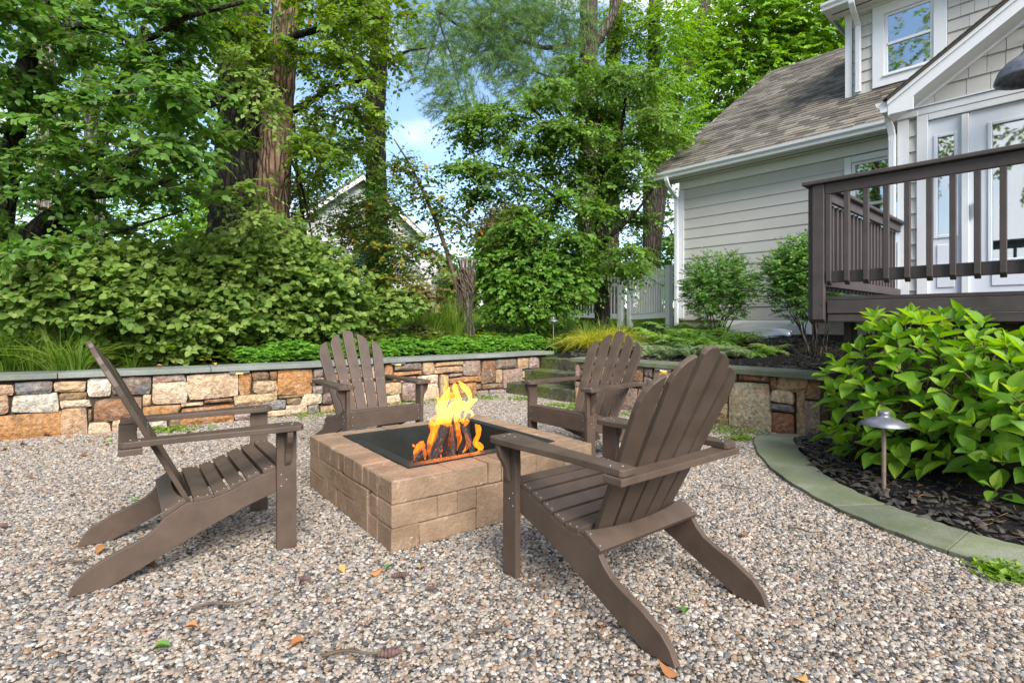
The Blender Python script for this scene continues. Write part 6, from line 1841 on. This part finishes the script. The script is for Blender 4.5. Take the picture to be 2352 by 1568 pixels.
# ------------------------------------------------------------------ rounded shrubs against the house
def inkberry(px, D, lab, blobs):
    b = base_at(px, D); root = empty('inkberry_shrub', b); tag(root, lab, 'shrub', 'clipped shrubs against the house')
    for i in range(14):
        q = blobs[rg.integers(len(blobs))]
        e = P(q[0] + rg.uniform(-.7, .7) * q[3], q[1] + rg.uniform(-.2, .6) * q[4], q[2] + rg.uniform(-.2, .2)) - Vector(b)
        s = Vector((rg.uniform(-.12, .12), rg.uniform(-.1, .1), 0))
        tube_obj('stem', [s, s + e * .4 + Vector((rg.uniform(-.08, .08), 0, .1)), e], [.012, .008, .003], M['bark'], root, n=10, k=5)
    parts, tws = blob_sprays(blobs, rg, 14, .20, .0, .042, T2, tw=.0025, outward=1.0, flat=.8, shell=.42)
    tag(crown_obj('foliage', M['lf_ink'], parts, root, tws, b), kind='stuff')
inkberry(1650, 8.7, 'rounded fine leaved shrub against the clapboard wall beside the downspout', [(1650, 640, 8.7, 84, 66, .45, 640), (1610, 670, 8.7, 50, 60, .4, 230), (1700, 660, 8.7, 50, 60, .4, 230), (1650, 715, 8.7, 70, 30, .3, 110)])
inkberry(1880, 6.6, 'taller open shrub with bare lower branches partly behind the deck post', [(1830, 620, 6.9, 70, 60, .4, 380), (1840, 580, 6.9, 50, 40, .35, 200), (1790, 640, 7, 50, 60, .4, 200), (1900, 640, 6.8, 60, 70, .4, 260), (1840, 700, 6.8, 60, 40, .35, 140)])

# ------------------------------------------------------------------ grasses, ferns, groundcover
def grass_clump(name, lab, spots, n, h, w, mat, rg, lean=.55, cat='grass', curl=None):
    """arching blades from tufts; spots: list of (x,y)"""
    loc = np.array([np.mean([s[0] for s in spots]), np.mean([s[1] for s in spots]), 0.0]); loc[2] = gz(loc[0], loc[1])
    pos, dirs, hh = [], [], []
    for (x, y) in spots:
        m_ = n // len(spots)
        a = rg.uniform(0, 2 * math.pi, m_); r = rg.random(m_) ** .7 * .10
        px_, py_ = x + np.cos(a) * r, y + np.sin(a) * r
        pos.append(np.stack([px_, py_, ground_z(px_, py_) - .02], -1)); dirs.append(np.stack([np.cos(a), np.sin(a), np.zeros(m_)], -1)); hh.append(h * rg.uniform(.55, 1.15, m_))
    pos, dirs, hh = np.concatenate(pos), np.concatenate(dirs), np.concatenate(hh)
    N = len(pos); ln = lean * rg.uniform(.25, 1.5, N); segs = 6
    t = np.linspace(0, 1, segs)
    c = pos[:, None] + dirs[:, None] * (hh[:, None] * ln[:, None] * t ** 1.8)[..., None] + UP * (hh[:, None] * (t - .48 * ln[:, None] * t ** 3.0))[..., None]
    s = np.stack([-dirs[:, 1], dirs[:, 0], np.zeros(N)], -1)
    s = unit(s + rg.normal(0, .3, s.shape))
    wd_ = w * (1 - t) ** .6 * (.5 + .5 * np.minimum(t * 6, 1))
    Lf = c - s[:, None] * wd_[None, :, None]; Rt = c + s[:, None] * wd_[None, :, None]
    V = np.stack([Lf, Rt], 2).reshape(-1, 3)
    q = np.array([(2 * i, 2 * i + 1, 2 * i + 3, 2 * i + 2) for i in range(segs - 1)])
    F_ = (q[None] + (np.arange(N) * segs * 2)[:, None, None]).reshape(-1, 4)
    me = npm(name, V - loc, F_, np.repeat(rg.random(N), segs * 2))
    o = link(name, me, mat); o.location = loc
    return tag(o, lab, cat)
rgg = np.random.default_rng(404)
def spots(pxs, D, jit=.15, k=1):
    out = []
    for px in pxs:
        for _ in range(k):
            d = D + rgg.uniform(-jit, jit); out.append(((px - CX) / FPX * d + rgg.uniform(-.08, .08), d))
    return out
grass_clump('striped_grass', 'tall striped ornamental grass arching over the wall cap beneath the leaning tree', spots([-40, 20, 80, 140, 190], 5.6, .2), 520, .62, .007, M['lf_grass'], rgg, .9)
grass_clump('striped_grass', 'tall ornamental grass clump standing beside the cut stump', spots([960, 1000, 1040, 1060], 9.2, .25), 620, 1.15, .009, M['lf_grass'], rgg, .55)
grass_clump('sedge_clump', 'dark green arching grass at the foot of the spreading tree', spots([1345, 1380, 1420], 10.2, .2), 360, .62, .008, M['lf_grass'], rgg, .8)
grass_clump('golden_grass', 'golden yellow mounding grass beside the steps landing', spots([1345, 1370, 1395, 1420], 9.4, .15), 1300, .50, .008, M['lf_hakone'], rgg, 1.5)
grass_clump('sedge_clump', 'green grass tuft growing close to the viburnum stems', spots([230, 300], 5.95, .1), 120, .35, .006, M['lf_grass'], rgg, .9)

def fern(name, lab, x, y, n, L, mat, rg):
    z0 = gz(x, y); base = np.array([x, y, z0])
    P_ = []
    for i in range(n):
        a = 2 * math.pi * i / n + rg.uniform(-.25, .25); dr = np.array([math.cos(a), math.sin(a), 0])
        Lf = L * rg.uniform(.75, 1.15); lift = rg.uniform(.75, 1.25)
        m_ = 17; t = np.linspace(.10, 1, m_)
        c = base + dr * (Lf * t ** 1.1)[:, None] * .8 + UP * (Lf * (lift * t * .95 - .75 * t ** 2.2))[:, None]
        tg = unit(np.gradient(c, axis=0)); s = unit(np.cross(tg, UP))
        ll = Lf * .27 * np.sin(np.pi * np.clip(t * .92 + .06, 0, 1)) ** .7
        for sg in (-1, 1):
            fw = s * sg + tg * .35 - UP * .15 + rg.normal(0, .08, s.shape)
            P_.append((c, fw, np.cross(s, tg) * 1.0 + rg.normal(0, .1, s.shape), ll))
    pos, fw, nr, sz = [np.concatenate([p_[i] for p_ in P_]) for i in range(4)]
    TF = (np.array([(0, 0, 0), (-.13, .35, 0), (0, 1, -.08), (.13, .35, 0)], float), T2[1], T2[2])
    V, F_, r_, u_ = leaves(pos, fw, nr, sz, np.clip(rg.random(len(pos)) * .5 + rg.random() * .5, 0, .99), TF)
    o = link(name, npm(name, V - base, F_, r_, u_), mat); o.location = base
    return tag(o, lab, 'fern', 'ferns in the mulch bed')
fl = {'g': 'green fern with upright feathery fronds in the bed before the house', 's': 'silvery fern with pale fronds at the edge of the mulch bed'}
for (px, py, kd, L) in [(1480, 790, 's', .5), (1520, 775, 'g', .66), (1560, 770, 'g', .74), (1600, 780, 'g', .7), (1640, 785, 'g', .62), (1500, 800, 's', .4), (1590, 805, 's', .4), (1650, 805, 's', .4), (1690, 800, 's', .38), (1730, 800, 'g', .34), (1545, 800, 's', .4),
                        (1220, 765, 's', .42), (1250, 768, 'g', .45), (1190, 770, 's', .36), (1300, 775, 's', .4), (1770, 795, 'g', .34), (1440, 790, 's', .36), (1620, 755, 'g', .66), (1570, 745, 'g', .6), (1690, 770, 'g', .52)]:
    # solve for the ground under that pixel
    D = 9.0
    for _ in range(12):
        x = (px - CX) / FPX * D; D = D * .5 + .5 * FPX * (CAMH - min(gz(x, D), 1.0)) / max(py - HY + 22, 30)
        D = min(max(D, 6.2), 9.6)
    x = (px - CX) / FPX * D
    if in_poly(np.array([x]), np.array([D]), PATIO)[0]: continue
    fern('fern', fl[kd], x, D, 13 if kd == 'g' else 12, L, M['lf_fern'] if kd == 'g' else M['lf_silver'], rgg)

# pachysandra groundcover along the wall
def groundcover(name, lab, region, n, size, mat, rg, h=.16, whorl=6):
    (x0, x1, d0, d1) = region
    out = []
    q = rg.uniform(x0, x1, n)            # arc position along the wall line
    dd = rg.uniform(d0, d1, n)
    pts = []
    for a, d in zip(q, dd):
        p_, t_ = lwl.pos(a); n_ = lwl.nrm(a)
        pts.append((p_[0] - n_[0] * d, p_[1] - n_[1] * d))
    pts = np.array(pts); z = ground_z(pts[:, 0], pts[:, 1])
    ok = z > .3; pts, z = pts[ok], z[ok]; n = len(pts)
    hz = h * rg.uniform(.35, 1.2, n) * (.75 + .35 * np.sin(pts[:, 0] * 5) * np.cos(pts[:, 1] * 6))
    P_, F_, N_, S_ = [], [], [], []
    for k_ in range(whorl):
        a = 2 * math.pi * k_ / whorl + rg.uniform(0, 6.28, n)
        P_.append(np.stack([pts[:, 0], pts[:, 1], z + hz], -1))
        F_.append(np.stack([np.cos(a), np.sin(a), rg.uniform(-.15, .5, n)], -1)); N_.append(UP + rg.normal(0, .3, (n, 3))); S_.append(size * rg.uniform(.7, 1.2, n))
    V, Fx, r_, u_ = leaves(np.concatenate(P_), np.concatenate(F_), np.concatenate(N_), np.concatenate(S_), np.clip(np.tile(rg.random(n), whorl) * .6 + .4 * rg.random(n * whorl), 0, .999), T4)
    o = link(name, npm(name, V, Fx, r_, u_), mat)
    return tag(o, lab, 'groundcover', kind='stuff')
sA, sB = lwl.hit(560)[0], lwl.c[-1] + .4
groundcover('groundcover', 'glossy green low groundcover filling the bed behind the long wall', (sA, sB, .36, 1.3), 7000, .066, M['lf_pach'], rgg, .22)
groundcover('groundcover', 'pale variegated groundcover in the strip behind the glossy one', (lwl.hit(820)[0], lwl.hit(1150)[0], 1.1, 1.75), 2300, .06, M['lf_cream'], rgg, .36)
# undergrowth further back: low leafy cover on the ground
def undergrowth(lab, xr, yr, n, size, mat, rg, h):
    x = rg.uniform(*xr, n); y = rg.uniform(*yr, n); z = ground_z(x, y); ok = (z > .45) & (dist_pl(x, y, _top) > .5)
    hb_ = ((x - Q0.x) * BX.x + (y - Q0.y) * BX.y > 4.4) & ((x - Q0.x) * AX.x + (y - Q0.y) * AX.y > -4.1)
    ok &= ~hb_
    x, y, z = x[ok], y[ok], z[ok]; n = len(x)
    k_ = 5; a = rg.uniform(0, 6.28, (n, k_))
    pos = np.stack([x, y, z + h * rg.random(n)], -1)[:, None] + rg.normal(0, .03, (n, k_, 3))
    fw = np.stack([np.cos(a), np.sin(a), rg.uniform(-.1, .6, (n, k_))], -1)
    V, Fx, r_, u_ = leaves(pos.reshape(-1, 3), fw.reshape(-1, 3), (UP + rg.normal(0, .35, (n * k_, 3))), size * rg.uniform(.6, 1.3, n * k_), rg.random(n * k_), T2)
    return tag(link('undergrowth', npm('undergrowth', V, Fx, r_, u_), mat), lab, 'undergrowth', kind='stuff')
undergrowth('low leafy undergrowth covering the ground behind the hedge', (-9, 1.0), (5.4, 12), 9000, .10, M['lf_oak'], rgg, .25)
# lawn beyond the bed
def lawn(xr, yr, n):
    x = rgg.uniform(*xr, n); y = rgg.uniform(*yr, n); z = ground_z(x, y)
    hb_ = ((x - Q0.x) * BX.x + (y - Q0.y) * BX.y > 4.4) & ((x - Q0.x) * AX.x + (y - Q0.y) * AX.y > -4.1)
    ok = ~hb_; x, y, z = x[ok], y[ok], z[ok]; n = len(x)
    V, Fx, r_, u_ = leaves(np.stack([x, y, z - .01], -1), UP + rgg.normal(0, .45, (n, 3)), rgg.normal(size=(n, 3)), rgg.uniform(.07, .15, n), rgg.random(n), TG, wid=np.full(n, 2.6))
    return tag(link('lawn_grass', npm('lawn_grass', V, Fx, r_, u_), M['lf_lawn']), 'mown lawn beyond the planting beds and white fence', 'grass', kind='stuff')
lawn((-14, 9), (9.2, 24), 42000)

# mulch chips and pine needles in the right-hand bed
def chips():
    n = 16000
    x = rgg.uniform(1.0, 4.6, n); y = rgg.uniform(2.2, 9.2, n)
    z = ground_z(x, y); ok = z > .02; x, y, z = x[ok], y[ok], z[ok]; n = len(x)
    tm = (np.array([(-.2, 0, 0), (.2, .05, .05), (.15, 1, 0), (-.15, .9, .08), (0, .5, .25)], float), np.array([(0, 1, 4), (1, 2, 4), (2, 3, 4), (3, 0, 4)]), np.zeros((5, 2)))
    a = rgg.uniform(0, 6.28, n)
    V, Fx, r_, u_ = leaves(np.stack([x, y, z + .004 + .012 * rgg.random(n)], -1), np.stack([np.cos(a), np.sin(a), rgg.normal(0, .25, n)], -1), UP + rgg.normal(0, .3, (n, 3)), rgg.uniform(.025, .075, n), rgg.random(n), tm)
    tag(link('mulch', npm('mulch', V, Fx, r_, u_), M['mulchchip']), 'dark wood mulch chips over the planting bed by the house', 'mulch', kind='stuff')
    n = 5200
    x = rgg.uniform(1.0, 4.2, n); y = rgg.uniform(2.2, 8.6, n); z = ground_z(x, y); ok = z > .02; x, y, z = x[ok], y[ok], z[ok]; n = len(x)
    a = rgg.uniform(0, 6.28, n)
    V, Fx, r_, u_ = leaves(np.stack([x, y, z + .022], -1), np.stack([np.cos(a), np.sin(a), rgg.normal(0, .08, n)], -1), UP + rgg.normal(0, .2, (n, 3)), rgg.uniform(.06, .14, n), rgg.random(n), TN, wid=np.full(n, .85))
    tag(link('pine_needles', npm('pine_needles', V, Fx, r_, u_), M['needle']), 'dry pine needles strewn over the dark mulch', 'pine needles', kind='stuff')
chips()
# thin litter and grass blades on the gravel
n = 2600
x = rgg.uniform(-5, 2.6, n); y = rgg.uniform(1.4, 8, n) ; ok = in_poly(x, y, PATIO); x, y = x[ok], y[ok]; n = len(x)
a = rgg.uniform(0, 6.28, n)
V, Fx, r_, u_ = leaves(np.stack([x, y, np.full(n, .018)], -1), np.stack([np.cos(a), np.sin(a), rgg.normal(.08, .12, n)], -1), UP + rgg.normal(0, .2, (n, 3)), rgg.uniform(.04, .11, n), rgg.random(n), TN, wid=np.full(n, .55))
tag(link('needle_litter', npm('needle_litter', V, Fx, r_, u_), M['needle']), 'thin dry needles scattered over the gravel', 'pine needles', kind='stuff')
def weeds(spots_, n, h, lab):
    pos = []
    for (px, py, r_) in spots_:
        g = G(px, py); k_ = n // len(spots_)
        pos.append(np.stack([g.x + rgg.normal(0, r_, k_), g.y + rgg.normal(0, r_ * .7, k_), np.full(k_, .012)], -1))
    pos = np.concatenate(pos); pos = pos[in_poly(pos[:, 0], pos[:, 1], PATIO)]; n = len(pos); a = rgg.uniform(0, 6.28, n)
    V, Fx, r_, u_ = leaves(pos, np.stack([np.cos(a) * .9, np.sin(a) * .9, rgg.uniform(.15, 1.0, n)], -1), UP + rgg.normal(0, .3, (n, 3)), rgg.uniform(.4, 1.1, n) * h, rgg.random(n), T2)
    return tag(link('weeds', npm('weeds', V, Fx, r_, u_), M['lf_lawn']), lab, 'weeds', kind='stuff')
weeds([(780, 945, .18), (850, 935, .18), (930, 925, .2), (1000, 918, .2), (1200, 918, .12), (1290, 932, .14), (1320, 940, .12), (700, 955, .15), (420, 985, .15), (1120, 915, .15), (380, 990, .1), (1640, 985, .2), (1560, 965, .2), (1700, 995, .15), (1460, 955, .2), (2320, 1330, .06), (2290, 1310, .04), (1700, 1010, .06)], 2600, .045, 'small green weeds sprouting through the gravel along the walls')
# ------------------------------------------------------------------ neighbouring white house, shed, fence, litter
rg = np.random.default_rng(505)
gdir = Vector((.8, .6, 0)); 
nb = Vector((-8.9, 22, 0)); nrot = math.atan2(gdir.y, gdir.x)
nh = empty('neighbour_house', (nb.x, nb.y, 0), nrot); tag(nh, 'white clapboard neighbouring house with dark roof behind the trees', 'house')
W_, LEN, EZ, RZ_ = 5.4, 11.0, 5.3, 7.45
def nbx(nm, *a, mat=None, bv=0): return link(nm, box_me(nm, *a, bv), mat or M['neighbour'], nh)
nbx('wall', 0, W_, 0, LEN, .5, EZ)
link('gable_wall', prism_me('gable_wall', [(0, EZ), (W_, EZ), (W_ / 2, RZ_)], .0, .1, 'y'), M['neighbour'], nh)
z = 1.5
while z < RZ_ - .3:
    if z < EZ: a0, a1 = 0, W_
    else:
        f = (z - EZ) / (RZ_ - EZ); a0, a1 = W_ / 2 * f, W_ - W_ / 2 * f
    link('clapboard', prism_me('clapboard', [(-.03, z), (0.0, z), (0.0, z + .24), (-.006, z + .24)], a0, a1, 'x'), M['neighbour'], nh)
    if z < EZ: link('clapboard', prism_me('clapboard', [(-.03, z), (0.0, z), (0.0, z + .24), (-.006, z + .24)], .02, LEN, 'y'), M['neighbour'], nh)
    z += .25
sl_ = (RZ_ - EZ) / (W_ / 2)
for s in (0, 1):
    X = (lambda a: a) if s == 0 else (lambda a: W_ - a)
    link('roof', prism_me('roof', [(X(-.35), EZ - .35 * sl_), (X(W_ / 2), RZ_), (X(W_ / 2), RZ_ + .16), (X(-.35), EZ - .35 * sl_ + .16)], -.4, LEN + .3, 'y'), M['roof_grey'], nh)
    link('rake_board', prism_me('rake_board', [(X(-.35), EZ - .35 * sl_ - .16), (X(W_ / 2), RZ_ - .16), (X(W_ / 2), RZ_ + .04), (X(-.35), EZ - .35 * sl_ + .04)], -.44, -.405, 'y'), M['white'], nh)
for (y0, zz) in ((1.2, 3.3), (4.2, 3.3), (7.4, 3.3)):
    w_ = link('window', box_me('window', -.06, .02, y0, y0 + .9, zz, zz + 1.4, .01), M['white'], nh)
    link('pane', box_me('pane', -.08, -.061, y0 + .07, y0 + .83, zz + .08, zz + 1.32), M['glass'], w_)
    for k_ in (y0 - .42, y0 + .95):
        link('shutter', box_me('shutter', -.07, -.031, k_, k_ + .36, zz, zz + 1.4), M['lampmetal'], nh)
w_ = link('window', box_me('window', 2.3, 3.1, -.06, .02, 3.2, 4.5, .01), M['white'], nh); link('pane', box_me('pane', 2.37, 3.03, -.08, -.061, 3.28, 4.42), M['glass'], w_)
c = P(985, 640, 30)
gr = empty('garage', (c.x, c.y, 0), R(20)); tag(gr, 'small white gabled outbuilding beyond the dark evergreen bush', 'garage')
zt_ = CAMH + (HY - 572) / FPX * 30
link('wall', box_me('wall', -1.8, 1.8, 0, 4, .8, zt_ - 1.2), M['neighbour'], gr)
link('gable_wall', prism_me('gable_wall', [(-1.8, zt_ - 1.2), (1.8, zt_ - 1.2), (0, zt_)], 0, .1, 'y'), M['neighbour'], gr)
for s in (-1, 1):
    link('roof', prism_me('roof', [(s * 2.0, zt_ - 1.33), (0, zt_), (0, zt_ + .12), (s * 2.0, zt_ - 1.21)], -.2, 4.2, 'y'), M['roof_grey'], gr)
z = 1.2
while z < zt_ - .2:
    hw = 1.8 if z < zt_ - 1.2 else 1.8 * (zt_ - z) / 1.2
    link('clapboard', prism_me('clapboard', [(-.025, z), (0, z), (0, z + .22), (-.005, z + .22)], -hw, hw, 'x'), M['neighbour'], gr); z += .23

# white picket fence
def fence(p0, p1, h, lab, n, tall=True):
    p0, p1 = Vector(p0), Vector(p1); d = p1 - p0; L = Vector((d.x, d.y)).length
    r = empty('picket_fence', p0, math.atan2(d.y, d.x)); tag(r, lab, 'fence')
    dz = d.z / L
    def pk(nm, a0, a1, y0, y1, z0, z1):
        link(nm, box_me(nm, a0, a1, y0, y1, z0 + dz * a0, z1 + dz * a0, .003), M['vinyl'], r)
    for a in (0, L): 
        pk('post', a - .055, a + .055, -.055, .055, -.12, h + .02)
        pk('post_cap', a - .065, a + .065, -.065, .065, h + .021, h + .05)
    def rail(z0, z1):
        link('rail', prism_me('rail', [(.056, z0), (L - .056, z0 + dz * L), (L - .056, z1 + dz * L), (.056, z1)], -.02, .02, 'y'), M['vinyl'], r)
    rail(.10, .22); rail(h - .28, h - .20)
    for i in range(n):
        a = .09 + (L - .18) * i / (n - 1)
        sag = .07 * math.sin(math.pi * i / (n - 1))
        pk('picket', a - .017, a + .017, -.032, -.0205, .221, h - .02 + sag)
    return r
f0, f1 = P(1447, 742, 12.4), P(1537, 733, 11.3)
fence((f0.x, f0.y, f0.z - .02), (f1.x, f1.y, f0.z + .02), 1.16, 'white vinyl picket fence panel beside the corner of the house', 21)
f2 = P(1320, 722, 14.5)
fence((f2.x - 1.0, f2.y + .8, f0.z + .1), (f0.x - .15, f0.y + .25, f0.z + .0), 1.16, 'white vinyl picket fence panel in the shade behind the spreading tree', 30)

# fallen leaves, cones and twigs on the gravel
FL = [big_leaf_me('fallen_leaf', .36, .8, .05, 11), big_leaf_me('fallen_leaf', .30, -.6, -.15, 12), big_leaf_me('fallen_leaf', .42, .5, .35, 13)]
FG = [m_.copy() for m_ in FL]
for m_ in FL: m_.materials.append(M['lf_dead'])
for m_ in FG: m_.materials.append(M['lf_fgreen'])
def fallen(px, py, L, green=False, z=.02):
    g = G(px, py, z)
    o = link('fallen_leaf', (FG if green else FL)[rg.integers(3)])
    o.location = (g.x, g.y, z); o.scale = (L, L, L); o.rotation_euler = (rg.normal(0, .15), rg.normal(0, .2), rg.uniform(0, 6.28))
    tag(o, 'small green fallen leaf lying on the gravel' if green else 'orange brown fallen leaf lying on the gravel', 'leaf', 'green leaves on the gravel' if green else 'brown leaves on the gravel')
for (x, y) in [(100, 1000), (130, 1015), (60, 1020), (205, 1010), (240, 1020), (250, 998), (180, 1045), (60, 1095), (225, 1000), (330, 985), (245, 1255), (380, 1150), (455, 1440), (780, 1300), (965, 1305), (1075, 1210), (850, 1315), (1560, 1548), (1850, 1545), (1730, 1070), (1715, 1230), (1470, 925), (1395, 930), (1080, 930), (560, 935), (690, 1005), (20, 1030), (150, 1002), (410, 1035), (300, 1040), (590, 985), (170, 1130), (700, 1470), (330, 1300), (500, 1180), (1380, 1440)]:
    fallen(x, y, rg.uniform(.035, .07))
for (x, y) in [(350, 1490), (260, 1008), (485, 985), (440, 990), (320, 1142), (900, 1298), (1575, 1395), (85, 1040)]:
    fallen(x, y, rg.uniform(.04, .06), True)
for (x, y) in [(355, 857), (497, 848)]:
    o = link('fallen_leaf', FL[0]); s_, D_ = lwl.hit(x); p_, _ = lwl.pos(s_); n_ = lwl.nrm(s_)
    o.location = (p_[0] - n_[0] * .15, p_[1] - n_[1] * .15, WTOP + .06); o.scale = (.07,) * 3; o.rotation_euler = (.3, .2, rg.uniform(0, 6)); tag(o, 'curled tan fallen leaf resting on the cap of the long wall', 'leaf', 'leaves on the wall cap')
M['cone'] = simple('pine_cone', (0.10, 0.06, 0.05), 0.8, .4, 60)
def cone(px, py, L):
    g = G(px, py, .02); V = []; Fc = []
    nr_, k_ = 15, 9
    for i in range(nr_):
        t = i / (nr_ - 1); rad = (math.sin(math.pi * (t * .86 + .1)) ** .8) * .15 * (1.25 if i % 2 else .85)
        for j in range(k_):
            a = 2 * math.pi * (j + .5 * (i % 2)) / k_; V.append((t - .5, rad * math.cos(a), rad * math.sin(a)))
    for i in range(nr_ - 1):
        for j in range(k_): Fc.append((i * k_ + j, i * k_ + (j + 1) % k_, (i + 1) * k_ + (j + 1) % k_, (i + 1) * k_ + j))
    Fc += [tuple(range(k_)), tuple(range((nr_ - 1) * k_, nr_ * k_))]
    o = link('pine_cone', pym('pine_cone', V, Fc), M['cone']); o.location = (g.x, g.y, .026); o.scale = (L,) * 3; o.rotation_euler = (rg.uniform(0, 6), rg.normal(0, .08), rg.uniform(-.5, .5))
    tag(o, 'brown pine cone lying on the gravel', 'pine cone', 'pine cones on the gravel')
for (x, y, L) in [(920, 1322, .075), (990, 1353, .05), (895, 1502, .085), (700, 1330, .06), (8, 1208, .07), (1445, 1265, .05)]: cone(x, y, L)
def twig(px, py, L, a):
    g = G(px, py, .02); pts = [(-L / 2, 0, 0), (-L * .2, .01, .006), (L * .15, -.012, .004), (L / 2, .008, .012)]
    o = tube_obj('fallen_twig', pts, [.006, .005, .003], M['twig'], None, 14, 6, .1); o.location = (g.x, g.y, .022); o.rotation_euler = (0, 0, a)
    tag(o, 'thin dark twig lying on the gravel', 'twig', 'twigs on the gravel')
for (x, y, L, a) in [(515, 1388, .22, .25), (830, 1500, .25, .1), (1850, 1220, .16, -.6), (1020, 1180, .14, .4), (1690, 1120, .18, -.5), (1240, 1345, .14, .0), (1380, 1465, .10, -.8), (170, 1290, .15, .3), (1120, 1450, .14, .5)]: twig(x, y, L, a)
# dead leaf clusters in the spreading tree and sky stays the world's own
